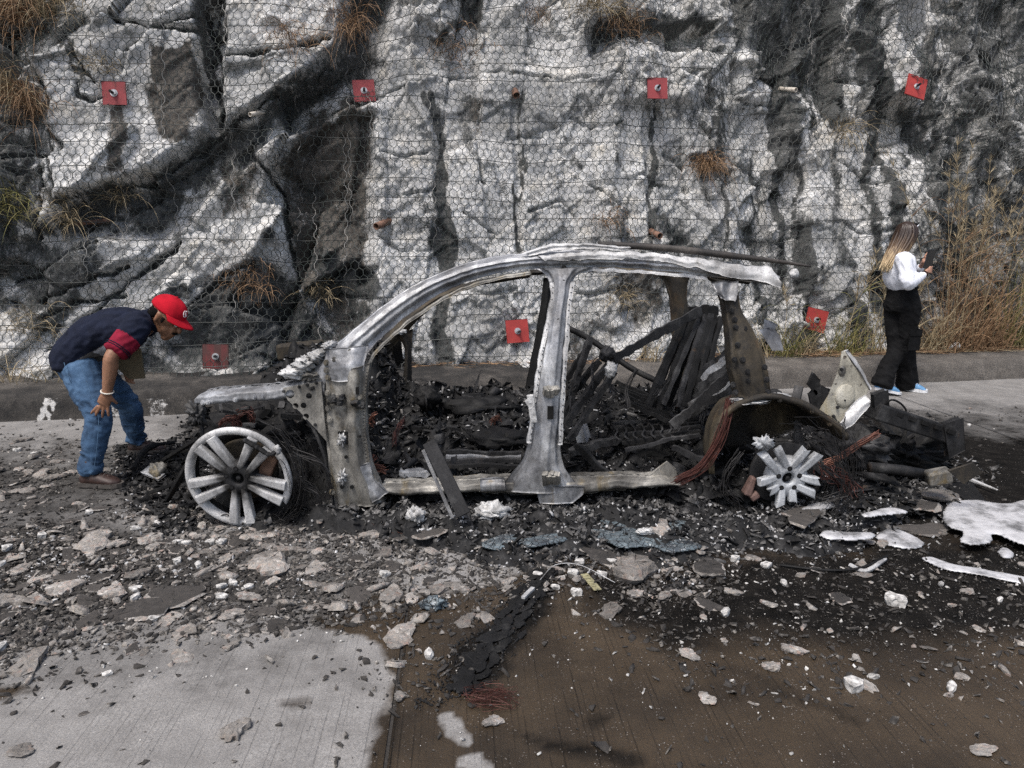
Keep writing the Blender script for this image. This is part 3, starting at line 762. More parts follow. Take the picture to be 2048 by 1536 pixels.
M_cud = simple('sooty_copper', (0.070, 0.024, 0.018), 0.6, 0.4, 0.6, 14.0)
M_ash = simple('white_ash', (0.40, 0.40, 0.395), 0.95, 0, 0.7, 26.0, 0.9, 0.012)
M_black = simple('hole_dark_and_soot', (0.008, 0.008, 0.008), 0.9, 0, 0.4, 20.0)  # on holes and slots this black paints in their inner dark
M_blackwire = simple('burnt_wire', (0.016, 0.015, 0.015), 0.6, 0.2, 0.4, 20.0)

# ================================================================== the burnt car
CAR = empty('burnt_car', on_ground(1024, 1040))
tag(CAR, 'burnt out car stripped to its grey steel shell, resting on bare wheels', 'car')
def Ys(z): return float(np.interp(z, [-0.1, 0.25, 0.85, 1.2, 1.5], [3.70, 3.68, 3.70, 3.82, 3.95]))
def side(u, v, dy=0.0):
    Y = 3.72
    for _ in range(5): Y = Ys(at(u, v, Y).z) + dy
    return at(u, v, Y)
def lump(name, c, sx, sy, sz, mat, parent, seed, amp=0.35, nn=22, fr=3.0):
    """an irregular melted or crumpled mass"""
    th, ph = np.meshgrid(np.linspace(0, 2 * math.pi, nn), np.linspace(0, math.pi, nn // 2 + 2), indexing='ij')
    X, Y, Z = np.cos(th) * np.sin(ph), np.sin(th) * np.sin(ph), np.cos(ph)
    r = 1 + amp * fbm(X * fr + seed, Y * fr, Z * fr - seed, 4) - amp * np.abs(fbm(X * fr * 1.7, Y * fr * 1.7 + seed, Z * fr * 1.7, 3))
    V = np.stack([X * r * sx + c[0], Y * r * sy + c[1], Z * r * sz + c[2]], -1).reshape(-1, 3)
    return mesh(name, V, grid_faces(nn, nn // 2 + 2)[:, ::-1], mat, parent)
FL = [(0, 0.032), (0.12, 0.032), (0.14, 0.006), (0.24, -0.002), (0.34, -0.014), (0.62, -0.016), (0.70, -0.004), (0.84, 0.004), (0.87, 0.032), (1, 0.032)]
def panel(name, L, R, mat, prof=FL, n=40, m=17, thick=0.07, dy=0.0, crumple=0.0015, parent=CAR, where=side, seed=0.0, smooth=True):
    Lp = spline([where(u, v, dy) for u, v in L], n); Rp = spline([where(u, v, dy) for u, v in R], n)
    t = np.linspace(0, 1, m)
    off = np.interp(t, [q[0] for q in prof], [q[1] for q in prof])
    P = Lp[:, None, :] * (1 - t)[None, :, None] + Rp[:, None, :] * t[None, :, None]
    P = P.copy()
    P[..., 1] += off[None, :]
    if crumple:
        for a in range(3): P[..., a] += crumple * fbm(P[..., 0] * 14 + seed, P[..., 2] * 14 + a * 9.1, P[..., 1] * 9 + seed, 4)
    Q = P.copy(); Q[..., 1] = np.maximum(P[..., 1] + 0.004, P[..., 1].min(axis=1, keepdims=True) + thick)
    V = np.vstack([P.reshape(-1, 3), Q.reshape(-1, 3)])
    g = grid_faces(n, m); k = n * m
    ring = np.concatenate([np.arange(n) * m, (n - 1) * m + np.arange(1, m), np.arange(n - 2, -1, -1) * m + m - 1, np.arange(m - 2, 0, -1)])
    rn = np.roll(ring, -1)
    Fc = np.vstack([g, g[:, ::-1] + k, np.stack([ring, ring + k, rn + k, rn], 1)[:, ::-1]])
    o = mesh(name, V, Fc, mat, parent, False)
    if smooth:
        sm = np.zeros(len(Fc), bool); sm[:len(g)] = True
        o.data.polygons.foreach_set('use_smooth', sm)
    return o
def disc(mb, c, r, nrm=(0, -1, 0), h=0.008, n=14, r2=None):
    c = Vector(c); nn = Vector(nrm).normalized()
    mb.cyl(c + nn * -0.004, c + nn * h, r, n, r if r2 is None else r2)
def bolts(parent, spots, r=0.009, mat=None, dy=-0.006, name='bolt', h=0.010):
    for u, v in spots:
        b = MB(); c = side(u, v, dy)
        disc(b, c + Vector((0, 0.004, 0)), r * 1.5, h=0.004, r2=r * 1.35); disc(b, c, r * 0.8, h=h, n=6)
        b.build(name, mat or M_steel, parent)

# ---- side frame: windscreen pillar running into the roof rail
PR = [(0, 0.055), (0.08, 0.052), (0.10, 0.020), (0.22, -0.012), (0.42, -0.020), (0.50, -0.006), (0.66, -0.004), (0.78, 0.016), (0.80, 0.040), (1, 0.042)]
panel('windscreen_pillar', [(590, 770), (625, 728), (655, 702), (705, 658), (765, 610), (822, 572), (880, 545), (940, 524), (1005, 511), (1075, 504)],
      [(722, 760), (728, 722), (745, 694), (792, 650), (845, 610), (902, 577), (960, 556), (1020, 543), (1062, 538), (1100, 537)], M_steel, PR, 90, 31, 0.05, 0.02, 0.0045)
rail = panel('roof_rail', [(1070, 503), (1130, 500), (1200, 502), (1300, 509), (1400, 519), (1480, 528), (1540, 540), (1556, 548)],
      [(1095, 537), (1150, 538), (1200, 536), (1260, 537), (1350, 545), (1420, 553), (1490, 562), (1562, 573)], M_steel, PR, 80, 31, 0.05, 0.02, 0.005)
panel('roof_edge_skin', [(1075, 511), (1180, 503), (1300, 505), (1420, 519), (1500, 532), (1535, 530), (1556, 555)],
      [(1088, 521), (1180, 519), (1300, 520), (1400, 538), (1480, 558), (1530, 566), (1564, 576)], M_alu, [(0, 0.0), (0.5, -0.008), (1, 0.004)], 60, 13, 0.02, -0.008, 0.012, seed=3.0)
cp = panel('centre_pillar', [(1062, 536), (1085, 545), (1098, 562), (1102, 590), (1093, 640), (1082, 700), (1072, 760), (1063, 830), (1057, 885), (1043, 925), (1015, 960), (998, 984)],
      [(1205, 534), (1165, 545), (1148, 562), (1143, 592), (1138, 650), (1134, 710), (1130, 770), (1127, 830), (1122, 890), (1128, 932), (1146, 962), (1168, 986)], M_steel, FL, 80, 41, 0.05, 0.012, 0.0032, seed=7.0)
panel('pillar_foot', [(1072, 972), (1075, 990), (1080, 1008)], [(1170, 974), (1166, 990), (1146, 1008)], M_steel, [(0, 0.01), (0.5, 0), (1, 0.01)], 10, 9, 0.05, 0.0, 0.002)
for (u, v, r) in ((1128, 536, 0.014), (1128, 562, 0.007), (1117, 640, 0.008)):
    b = MB(); disc(b, side(u, v, 0.0), r, h=0.004); b.build('pressed_hole', M_black, cp)  # raised disc, coloured black for the dark of a hole
b = MB(); b.box(side(1101, 812, -0.004), side(1101, 838, -0.004), 0.032, 0.012, (0, 1, 0)); b.build('latch_slot', M_black, cp)
b = MB()
for k in range(7):
    a = random.uniform(-1, 1)
    b.box(side(1092 + 4 * k, 776 + 2 * a, -0.03), side(1090 + 4 * k + 5 * a, 790 + 3 * a, -0.005), 0.020, 0.030)
b.build('door_hinge', M_ochre, cp, bevel=0.003)
b = MB()
for k in range(8):
    b.box(side(1088 + 4 * k, 948 + random.uniform(-4, 4), -0.04), side(1090 + 4 * k, 966 + random.uniform(-4, 4), -0.005), 0.02, 0.03)
b.build('door_hinge', M_ochre, cp, bevel=0.003)
b = MB(); b.box(side(1060, 790, -0.03), side(1068, 845, -0.02), 0.035, 0.03); b.box(side(1052, 800, -0.03), side(1066, 820, -0.03), 0.02, 0.02); b.build('melted_latch', M_ash, cp, bevel=0.004)
bolts(cp, [(1106, 560), (1150, 570), (1104, 600), (1142, 600), (1094, 645), (1138, 650), (1133, 700), (1085, 700), (1130, 760), (1076, 740), (1126, 860), (1058, 985), (1088, 896), (1090, 920)], 0.005, M_steel, 0.024)

def flange(L, dx, dv, mat, dy, seed, n=60, parent=CAR, crumple=0.006):
    return panel('door_flange', L, [(u + dx, v + dv) for u, v in L], mat, [(0, 0.0), (0.5, -0.003), (1, 0.002)], n, 5, 0.006, dy, crumple, seed=seed, parent=parent)
flange([(728, 742), (748, 702), (796, 656), (848, 616), (905, 583), (962, 561), (1022, 547), (1062, 542)], 3, 7, M_ochre, 0.045, 101.0)
flange([(1098, 562), (1101, 590), (1092, 640), (1080, 700), (1070, 760), (1060, 830), (1053, 885)], 9, 0, M_alu, 0.018, 103.0, parent=cp)  # flanges on both pillar edges, coloured pale to paint in their white highlight
flange([(1141, 562), (1135, 592), (1131, 650), (1127, 710), (1122, 770), (1119, 830), (1115, 890)], 9, 0, M_alu, 0.018, 105.0, parent=cp)
flange([(1150, 540), (1200, 537), (1260, 538), (1350, 546), (1415, 553)], 1, 7, M_alu, 0.048, 107.0)
for k in range(26):
    f = k / 25; q = spline([(1105, 575), (1103, 600), (1094, 650), (1082, 720), (1070, 800), (1060, 880)], 26)[k]
    b = MB(); disc(b, side(q[0] + 1, q[1], 0.016), 0.0035, h=0.003, n=6); b.build('spot_weld', M_dark, cp)
    q = spline([(1145, 575), (1139, 600), (1135, 660), (1131, 730), (1126, 810), (1120, 885)], 26)[k]
    b = MB(); disc(b, side(q[0], q[1], 0.016), 0.0035, h=0.003, n=6); b.build('spot_weld', M_dark, cp)

# ---- hinge pillar, gusset and wing apron
hp = panel('hinge_pillar', [(640, 752), (643, 800), (647, 860), (653, 920), (660, 965), (668, 1016)], [(737, 728), (731, 780), (729, 840), (733, 900), (742, 940), (752, 965), (768, 1008)], M_ochre,
      [(0, 0.028), (0.06, 0.026), (0.10, 0.006), (0.55, 0.0), (0.62, -0.018), (0.78, -0.022), (0.86, 0.0), (0.90, 0.024), (1, 0.026)], 56, 27, 0.12, 0.0, 0.003, seed=11.0)
panel('pillar_foot', [(700, 930), (712, 960), (722, 990), (730, 1014)], [(736, 930), (745, 955), (758, 975), (775, 988)], M_steel, [(0, 0.022), (0.3, -0.004), (0.6, 0.0), (0.8, 0.014), (1, 0.02)], 26, 17, 0.05, -0.014, 0.006, seed=69.0)
panel('pillar_cover', [(648, 700), (652, 735), (658, 762)], [(735, 690), (726, 730), (720, 765)], M_steel, [(0, 0.02), (0.15, 0.004), (0.7, -0.004), (0.9, 0.012), (1, 0.03)], 24, 19, 0.03, -0.012, 0.006, seed=67.0)
for k in range(30):
    q = spline([(734, 745), (729, 800), (727, 850), (731, 905), (741, 950)], 30)[k]
    b = MB(); disc(b, side(q[0], q[1], 0.012), 0.0035, h=0.004, n=6); b.build('spot_weld', M_dark, hp)
bolts(hp, [(653, 741), (655, 755), (655, 787), (656, 817), (659, 840), (664, 985), (652, 726), (700, 700), (668, 720), (672, 795), (719, 795), (722, 815)], 0.011, M_ochre, -0.006)
for u, v, r in ((684, 974, 0.010), (704, 974, 0.010), (692, 914, 0.009), (657, 807, 0.008), (720, 873, 0.006)):
    b = MB(); disc(b, side(u, v, -0.010), r, h=0.004); b.build('pressed_hole', M_black, hp)  # solid discs whose black stands for the dark inside holes
b = MB(); b.box(side(686, 863, -0.008), side(686, 887, -0.008), 0.05, 0.012, (0, 1, 0)); b.build('access_slot', M_black, hp)
b = MB(); b.box(side(712, 774, -0.012), side(712, 788, -0.012), 0.028, 0.01, (0, 1, 0)); b.build('access_slot', M_black, hp)
for cu, cv, kk, mm in ((676, 800, 9, M_dark), (684, 955, 8, M_ash), (684, 880, 5, M_ash), (716, 808, 4, M_dark)):
    b = MB()
    for k in range(kk):
        r_ = [random.uniform(-1, 1) for _ in range(4)]
        b.box(side(cu + 10 * r_[0], cv + 9 * r_[1], -0.045), side(cu + 12 * r_[2], cv + 10 * r_[3], -0.005), random.uniform(0.014, 0.03), random.uniform(0.012, 0.03))
    if mm is M_dark: b.build('hinge_bracket', mm, hp, bevel=0.003)
    else: lump('ashen_hinge', side(cu, cv, -0.012), .026, .026, .036, mm, hp, cu * .1, .9, 26, 4.0)
gp = [(566, 776), (600, 770), (642, 763), (648, 830), (654, 884), (630, 856), (600, 824), (575, 800)]
holes = []
for u, v, r in ((580, 788, 9), (618, 792, 6), (591, 812, 6), (607, 811, 6), (612, 833, 6)):
    holes.append([side(u + r * math.cos(t), v + r * math.sin(t), -0.012) for t in np.linspace(0, 2 * math.pi, 15)[:-1]])
b = MB(); b.plate([side(u, v, -0.012) for u, v in gp], -0.006, (0, 1, 0), holes); gus = b.build('gusset_plate', M_ochre, CAR)
bolts(gus, [(598, 774), (614, 770), (622, 778), (567, 783), (632, 766), (630, 850), (626, 776)], 0.006, M_dark, -0.018)
ap = panel('apron_beam', [(388, 800), (394, 788), (440, 783), (500, 777), (560, 771), (600, 762), (648, 748)], [(392, 812), (400, 814), (450, 811), (500, 808), (560, 803), (600, 800), (648, 800)], M_ochre2,
      [(0, 0.10), (0.08, 0.03), (0.25, 0.0), (0.7, -0.004), (0.85, 0.006), (0.92, 0.03), (1, 0.06)], 50, 15, 0.14, 0.0, 0.007, seed=17.0)
bolts(ap, [(405, 806), (415, 805), (508, 795), (470, 800), (525, 793)], 0.009, M_steel, -0.008)
panel('wheel_arch_liner', [(562, 803), (596, 832), (622, 870), (640, 915), (652, 960), (664, 1012)], [(572, 800), (604, 826), (632, 860), (648, 905), (656, 950), (668, 1014)], M_dark, [(0, 0.05), (0.5, 0.0), (1, 0.0)], 30, 7, 0.30, 0.004, 0.003)
b = MB(); b.tube([side(402, 812, 0.02), side(404, 850, 0.03), side(406, 905, 0.03)], 0.011, 8); b.build('strut_rod', M_dark, CAR)

lump('melted_headlamp_mount', side(396, 826, 0.03), 0.050, 0.06, 0.06, M_dark, CAR, 3.0, .8, 30, 4.0)
for i, (u, v, sx, sz, mt) in enumerate(((590, 744, .075, .035, M_alu), (612, 728, .06, .04, M_ash), (636, 712, .05, .035, M_alu), (628, 748, .07, .03, M_ochre), (660, 690, .035, .02, M_alu))):
    lump('crumpled_cowl', side(u, v, 0.06), sx, 0.09, sz, mt, CAR, 5.0 + i * 3, 0.5, 26, 4.0)

# ---- sill
panel('sill', [(760, 975), (860, 972), (960, 966), (1060, 962), (1160, 962), (1260, 960), (1360, 962)], [(760, 998), (860, 996), (960, 990), (1060, 1000), (1160, 996), (1260, 985), (1366, 975)], M_ochre,
      [(0, 0.09), (0.12, 0.05), (0.16, 0.012), (0.5, 0.0), (0.7, 0.006), (0.74, 0.03), (1, 0.06)], 70, 17, 0.14, 0.02, 0.010, seed=29.0)
panel('sill_cap', [(960, 962), (1000, 960), (1010, 962)], [(962, 986), (1000, 985), (1012, 984)], M_steel, [(0, 0.03), (0.3, -0.01), (0.8, -0.01), (1, 0.02)], 10, 9, 0.06, -0.006, 0.002)
b = MB(); b.plate([side(u, v, 0.10) for u, v in ((1240, 955), (1300, 950), (1335, 925), (1352, 940), (1358, 962), (1300, 968))], -0.02, (0, 1, 0)); b.build('seat_mount', M_ochre, CAR, bevel=0.004)

# ---- rear pillar and torn flap
rp = panel('rear_pillar', [(1400, 550), (1428, 562), (1445, 590), (1455, 630), (1460, 680), (1466, 740), (1478, 795)], [(1478, 566), (1480, 590), (1486, 620), (1508, 660), (1528, 705), (1538, 750), (1546, 800)], M_brown,
      [(0, 0.02), (0.1, 0.02), (0.18, -0.006), (0.5, -0.018), (0.8, -0.004), (0.9, 0.02), (1, 0.02)], 50, 19, 0.14, 0.03, 0.004, seed=33.0)
bolts(rp, [(1464, 622), (1472, 655), (1490, 658), (1470, 640), (1476, 690), (1496, 744), (1497, 762), (1467, 770), (1470, 720), (1530, 735), (1534, 760), (1536, 785), (1472, 785), (1486, 720)], 0.0105, M_dark, 0.016)
panel('torn_skin', [(1424, 565), (1432, 585), (1440, 600)], [(1478, 560), (1474, 585), (1466, 600)], M_steel, [(0, 0.01), (0.3, -0.02), (0.6, 0.0), (1, -0.015)], 14, 13, 0.012, -0.004, 0.012, seed=37.0)
b = MB()
for pts in (((1520, 660), (1545, 655), (1560, 672), (1566, 700), (1545, 700)), ((1530, 640), (1555, 650), (1545, 662), (1528, 655))):
    b.plate([side(u, v, 0.25) for u, v in pts], -0.01, (0.2, 1, 0.1))
b.build('striker_bracket', M_steel, rp, bevel=0.003)

# ---- rear wheel housing: a shell open to the near side
arc = [(1424, 945), (1424, 905), (1434, 860), (1456, 824), (1490, 803), (1540, 794), (1595, 806), (1645, 832), (1680, 862), (1692, 878)]
cx_, cz_ = 1562, 905
n1 = 46
A0 = spline([side(u, v, 0.02) for u, v in arc], n1)
cen = np.array(side(1562, 930, 0.02))
rowsV = [A0 + (A0 - cen) * 0.05 + np.array([0, -0.004, 0]), A0 + np.array([0, -0.02, 0])]
for k, (sc_, dy) in enumerate(((0.975, 0.02), (0.965, 0.10), (0.95, 0.20), (0.92, 0.30), (0.85, 0.36), (0.6, 0.40), (0.3, 0.41), (0.02, 0.41))):
    rowsV.append(cen + (A0 - cen) * sc_ + np.array([0, dy, 0]))
RV = np.stack(rowsV, 1)
for a in range(3): RV[..., a] += 0.006 * fbm(RV[..., 0] * 9, RV[..., 2] * 9 + a * 5, RV[..., 1] * 9, 4)
wh = mesh('wheel_housing', RV.reshape(-1, 3), grid_faces(n1, RV.shape[1])[:, ::-1], M_brown, CAR, True)
mo = wh.modifiers.new('thick', 'SOLIDIFY'); mo.thickness = 0.008; mo.offset = 1.0
bolts(wh, [(1440, 850), (1560, 800), (1625, 822), (1660, 848), (1480, 810), (1432, 900)], 0.010, M_brown, 0.0)
b = MB(); q = side(1598, 905, 0.16); t_ = side(1594, 842, 0.22)
b.tube([q, q.lerp(t_, 0.3), q.lerp(t_, 0.32), q.lerp(t_, 0.6), q.lerp(t_, 0.62), t_], [0.034, 0.034, 0.028, 0.028, 0.02, 0.016], 12); b.build('shock_absorber', M_dark, CAR)
lump('ash_on_housing', side(1500, 801, 0.06), 0.10, 0.08, 0.016, M_ash, wh, 8.0, 0.5)
lump('ash_on_housing', side(1560, 792, 0.10), 0.06, 0.06, 0.012, M_alu, wh, 9.0, 0.5)

# ---- rear quarter fragment standing up behind the wheel
qp = [(1684, 703), (1692, 702), (1702, 724), (1724, 752), (1738, 778), (1730, 796), (1700, 830), (1690, 858), (1655, 838), (1640, 820), (1658, 790), (1672, 755), (1680, 730)]
hl = [[side(u + r * math.cos(t), v + r * math.sin(t), 0.10) for t in np.linspace(0, 6.283, 11)[:-1]] for u, v, r in ((1690, 715, 4), (1702, 732, 2.6), (1664, 790, 2.6), (1672, 768, 2.6), (1722, 770, 2.4))]
b = MB(); b.plate([side(u, v, 0.10) for u, v in qp], -0.008, (0, 1, 0), hl); qf = b.build('quarter_panel', M_quart, CAR)
lump('pressed_boss', side(1690, 792, 0.10), 0.055, 0.02, 0.065, M_quart, qf, 2.0, 0.08); lump('pressed_boss', side(1684, 742, 0.10), 0.02, 0.012, 0.03, M_ochre, qf, 4.0, 0.08)
bolts(qf, [(1689, 800), (1684, 739), (1676, 815), (1668, 833)], 0.006, M_dark, 0.086)
panel('folded_flange', [(1694, 828), (1715, 804), (1736, 790)], [(1676, 850), (1690, 858), (1738, 812)], M_alu, [(0, 0.02), (0.4, -0.02), (1, -0.01)], 16, 9, 0.02, 0.06, 0.006, seed=43.0)
panel('folded_flange', [(1692, 702), (1716, 738), (1742, 782)], [(1700, 700), (1724, 734), (1746, 778)], M_alu, [(0, 0.0), (1, 0.02)], 12, 3, 0.03, 0.09, 0.004)

# ---- rear beam, exhaust, tail ends
b = MB(); b.box(at(1742, 818, 4.25), at(1905, 872, 4.30), 0.16, 0.10); b.build('rear_beam', M_dark, CAR, bevel=0.01)
b = MB(); b.tube(spline([at(1770, 812, 4.2), at(1782, 800, 4.18), at(1800, 806, 4.2), at(1812, 822, 4.22), at(1796, 830, 4.2), at(1778, 822, 4.2)], 30), 0.006, 6); b.build('hose_coil', M_char, CAR)
for pts in (((1750, 790), (1775, 782), (1778, 812), (1752, 818)), ((1890, 850), (1925, 838), (1930, 900), (1900, 915))):
    b = MB(); b.plate([at(u, v, 4.2) for u, v in pts], -0.05, (0, 1, 0)); b.build('beam_bracket', M_dark, CAR, bevel=0.006)
for k in range(5):
    u = 1790 + 26 * k; b = MB(); b.box(at(u, 826 + 8.6 * k, 4.2), at(u + 14, 831 + 8.6 * k, 4.2), 0.04, 0.03); b.build('beam_clip', M_char, CAR, bevel=0.004)
b = MB(); b.tube([at(1738, 934, 3.95), at(1800, 940, 3.93), at(1862, 950, 3.92)], [0.030, 0.030, 0.028], 12); b.build('exhaust_pipe', M_dark, CAR, True)
b = MB(); b.box(at(1852, 957, 3.88), at(1900, 948, 3.86), 0.09, 0.075); b.build('exhaust_tip', M_ochre, CAR, bevel=0.012)
lump('rear_silencer', at(1720, 892, 4.3), 0.22, 0.18, 0.12, M_dark, CAR, 21.0, 0.4, 34, 4.0)
lump('spare_wheel_well', at(1800, 900, 4.6), 0.30, 0.28, 0.14, M_char, CAR, 25.0, 0.6, 40, 4.5)
for pts in (((1620, 790), (1640, 770), (1660, 780), (1655, 820), (1625, 815)), ((1618, 770), (1628, 748), (1640, 760), (1634, 790))):
    b = MB(); b.plate([at(u, v, 4.1) for u, v in pts], -0.03, (0, 1, 0)); b.build('tail_bracket', M_dark, CAR, bevel=0.005)
b = MB(); b.box(side(1598, 772, 0.15), side(1592, 800, 0.12), 0.045, 0.02); b.build('upright_tab', M_dark, CAR, bevel=0.003)

# ---- roof bar above the rail, white scrap at its end
rb = spline([side(1062, 499, 0.02), side(1120, 491, 0.02), side(1220, 490, 0.03), side(1340, 497, 0.03), (side(1450, 510, 0.03)), side(1550, 522, 0.04), side(1622, 533, 0.05)], 50)
b = MB(); b.tube(rb[12:], [0.019] * 22 + list(np.linspace(0.019, 0.006, 16)), 10); b.build('roof_bar', M_rail, CAR, True)
panel('roof_bar_skin', [(1045, 506), (1080, 494), (1120, 488), (1180, 488), (1260, 492)], [(1060, 512), (1095, 505), (1130, 499), (1190, 498), (1262, 500)], M_alu, [(0, 0.01), (0.3, -0.01), (0.6, 0.004), (1, 0.0)], 30, 9, 0.02, -0.004, 0.009, seed=47.0)
lump('melted_trim', side(1588, 548, 0.05), 0.026, 0.02, 0.028, M_ash, CAR, 31.0, 0.25)
b = MB(); b.plate([side(u, v, 0.08) for u, v in ((1420, 520), (1520, 533), (1540, 546), (1460, 540))], -0.03, (0, 1, 0)); b.build('roof_gap_plate', M_char, CAR)  # black plate filling the gap between roof bar and rail

# ---- far side of the shell
def far(u, v, dy=0.0): return at(u, v, 5.42 + dy)
DF = [(0, 0.03), (0.2, 0.0), (0.5, -0.02), (0.8, 0.0), (1, 0.03)]
panel('windscreen_pillar', [(735, 715), (770, 668), (820, 622), (880, 585), (960, 560), (1060, 545)], [(742, 730), (790, 690), (836, 640), (885, 600), (960, 572), (1060, 556)], M_brown, DF, 40, 9, 0.08, 0.0, 0.006, where=far, seed=51)
panel('hinge_pillar', [(742, 700), (738, 740), (742, 780), (745, 815)], [(792, 672), (790, 720), (782, 770), (780, 815)], M_brown, DF, 24, 11, 0.08, 0.10, 0.008, where=far, seed=53)
panel('hinge_pillar', [(792, 668), (808, 700), (806, 760), (802, 812)], [(824, 660), (822, 700), (822, 760), (832, 815)], M_brown, DF, 24, 9, 0.08, 0.0, 0.006, where=far, seed=55)
b = MB(); b.plate([far(u, v, 0.12) for u, v in ((750, 690), (775, 670), (800, 672), (806, 720), (790, 745), (760, 742), (745, 720))], -0.02, (0, 1, 0)); b.build('dark_window_plate', M_black, CAR)  # black plate painting in the dark of the far window hole
lump('ash_on_pillar', far(802, 664, -0.03), 0.05, 0.04, 0.02, M_ash, CAR, 61.0, 0.5)
panel('centre_pillar', [(1088, 556), (1080, 620), (1066, 700), (1050, 780), (1042, 830)], [(1106, 556), (1104, 620), (1098, 700), (1085, 780), (1075, 830)], M_char, DF, 30, 9, 0.08, 0.0, 0.004, where=far, seed=57)
panel('rear_pillar', [(1310, 546), (1332, 565), (1342, 600), (1348, 680), (1348, 780)], [(1384, 546), (1376, 580), (1378, 610), (1386, 680), (1388, 780)], M_brown, DF, 30, 11, 0.10, 0.0, 0.005, where=far, seed=59)
panel('roof_rail', [(1060, 540), (1180, 534), (1300, 538), (1420, 548), (1500, 560)], [(1060, 552), (1180, 545), (1300, 549), (1420, 558), (1500, 570)], M_brown, DF, 30, 7, 0.08, 0.0, 0.004, where=far, seed=63)
b = MB(); b.box(at(600, 806, 5.45), at(1560, 800, 5.5), 0.12, 0.16); b.build('sill', M_dark, CAR, bevel=0.02)
b = MB(); b.box(at(556, 705, 5.3), at(648, 696, 5.3), 0.10, 0.12); b.build('apron_beam', M_brown, CAR, bevel=0.02)

# ---- floor pan with the burnt mass on it
gx, gy = np.meshgrid(np.linspace(-1.65, 2.35, 230), np.linspace(3.74, 5.6, 100), indexing='ij')
base = np.interp(gy, [3.74, 3.85, 4.2, 4.8, 5.3, 5.6], [0.10, 0.13, 0.20, 0.32, 0.36, 0.28])
fr_ = sstep(-0.75, -0.95, gx)                                 # engine bay
base = base + fr_ * np.interp(gy, [3.74, 3.95, 4.3, 5.3, 5.6], [-0.03, 0.22, 0.40, 0.28, 0.0])
rr_ = sstep(1.25, 1.6, gx)
base = base * (1 - rr_) + rr_ * np.interp(gy, [3.74, 4.1, 4.6, 5.6], [0.03, 0.10, 0.20, 0.16])
base *= sstep(2.38, 2.0, gx) * sstep(-1.68, -1.5, gx) * 0.9 + 0.1
gz = base * (1 + 0.35 * fbm(gx * 3, gy * 3, 2.0, 4)) + 0.045 * fbm(gx * 9, gy * 9, 4.0, 4) + 0.05 * np.abs(fbm(gx * 6, gy * 6, 8.0, 4))
def car_floor(x, y):
    i = np.clip(((np.asarray(x) + 1.65) / 4.0 * 229), 0, 229).astype(int); j = np.clip((np.asarray(y) - 3.74) / 1.86 * 99, 0, 99).astype(int)
    return gz[i, j]
o = mesh('burnt_floor', np.stack([gx, gy, gz], -1).reshape(-1, 3), grid_faces(230, 100)[:, ::-1], M_char, CAR)

def bundle(name, pts, n_w, spread, mat, r=0.0018, parent=CAR, seed=0, tail=0.0, kind=None, steps=14):
    rg_ = np.random.default_rng(seed); b = MB()
    base_ = spline(pts, steps)
    for k in range(n_w):
        o_ = rg_.normal(size=3) * spread; ph = rg_.uniform(0, 9)
        Pk = base_.copy()
        t = np.linspace(0, 1, steps)
        for a in range(3): Pk[:, a] += o_[a] * (0.6 + tail * t) + spread * 0.8 * noise(t * 4 + ph, t * 0 + a * 3.3, ph)
        b.tube(Pk, r, 4, False)
    o = b.build(name, mat, parent)
    return o
# ---- seats: bare frames
def bar(name, a, b_, w, h, mat, parent=CAR, taper=1.0, up=(0, 0, 1)):
    a, b_ = Vector(a), Vector(b_); d = (b_ - a).normalized(); up = Vector(up)
    if abs(d.dot(up)) > .98: up = Vector((0, 1, 0))
    r = d.cross(up).normalized(); q = r.cross(d); V, Fc = [], []
    sd_ = random.uniform(0, 99); N_ = max(8, int((b_ - a).length / .025))
    for i in range(N_ + 1):
        f = i / N_; p_ = a.lerp(b_, f) + r * (.010 * float(noise(f * 3 + sd_, 0.5))) + q * (.014 * float(noise(f * 2.5, sd_)))
        k1, k2 = 1 + .45 * float(noise(f * 9 + sd_, 3.3)), 1 + .6 * float(noise(f * 11 + sd_, 7.7))
        for x, y in ((-1, -1), (-.2, -1.15), (1, -1), (1, 1), (.3, .8), (-1, 1)): V.append(p_ + r * (x * w / 2 * k1) + q * (y * h / 2 * k2))
    for i in range(N_):
        for k in range(6): a0, b0 = i * 6 + k, i * 6 + (k + 1) % 6; Fc.append((a0, b0, b0 + 6, a0 + 6))
    Fc += [tuple(range(5, -1, -1)), tuple(range(N_ * 6, N_ * 6 + 6))]
    return mesh(name, V, Fc, mat, parent)
for (a, b_, Y, w, h, mt) in (((1129, 838), (1180, 673), 4.45, .05, .03, M_dark), ((1132, 850), (1226, 712), 4.25, .055, .03, M_dark), ((1128, 800), (1200, 722), 4.5, .05, .03, M_char), ((1138, 880), (1228, 742), 4.15, .05, .025, M_dark), ((1150, 890), (1236, 720), 4.75, .03, .03, M_char), ((1120, 780), (1170, 700), 4.9, .03, .03, M_char)):
    bar('seat_back_bar', at(*a, Y), at(*b_, Y + 0.05), w, h, mt)
lump('seat_hinge', at(1215, 708, 4.3), .05, .05, .05, M_dark, CAR, 71.0, .3); lump('seat_hinge', at(1222, 740, 4.15), .035, .04, .05, M_ash, CAR, 72.0, .4)
b = MB(); b.tube(spline([at(1136, 656, 5.0), at(1182, 680, 5.0), at(1260, 735, 4.9), at(1335, 772, 4.8)], 14), 0.02, 8); b.build('cross_tube', M_char, CAR, True)
bar('belt_strut', at(1228, 716, 4.2), at(1403, 622, 4.5), .012, .05, M_dark)
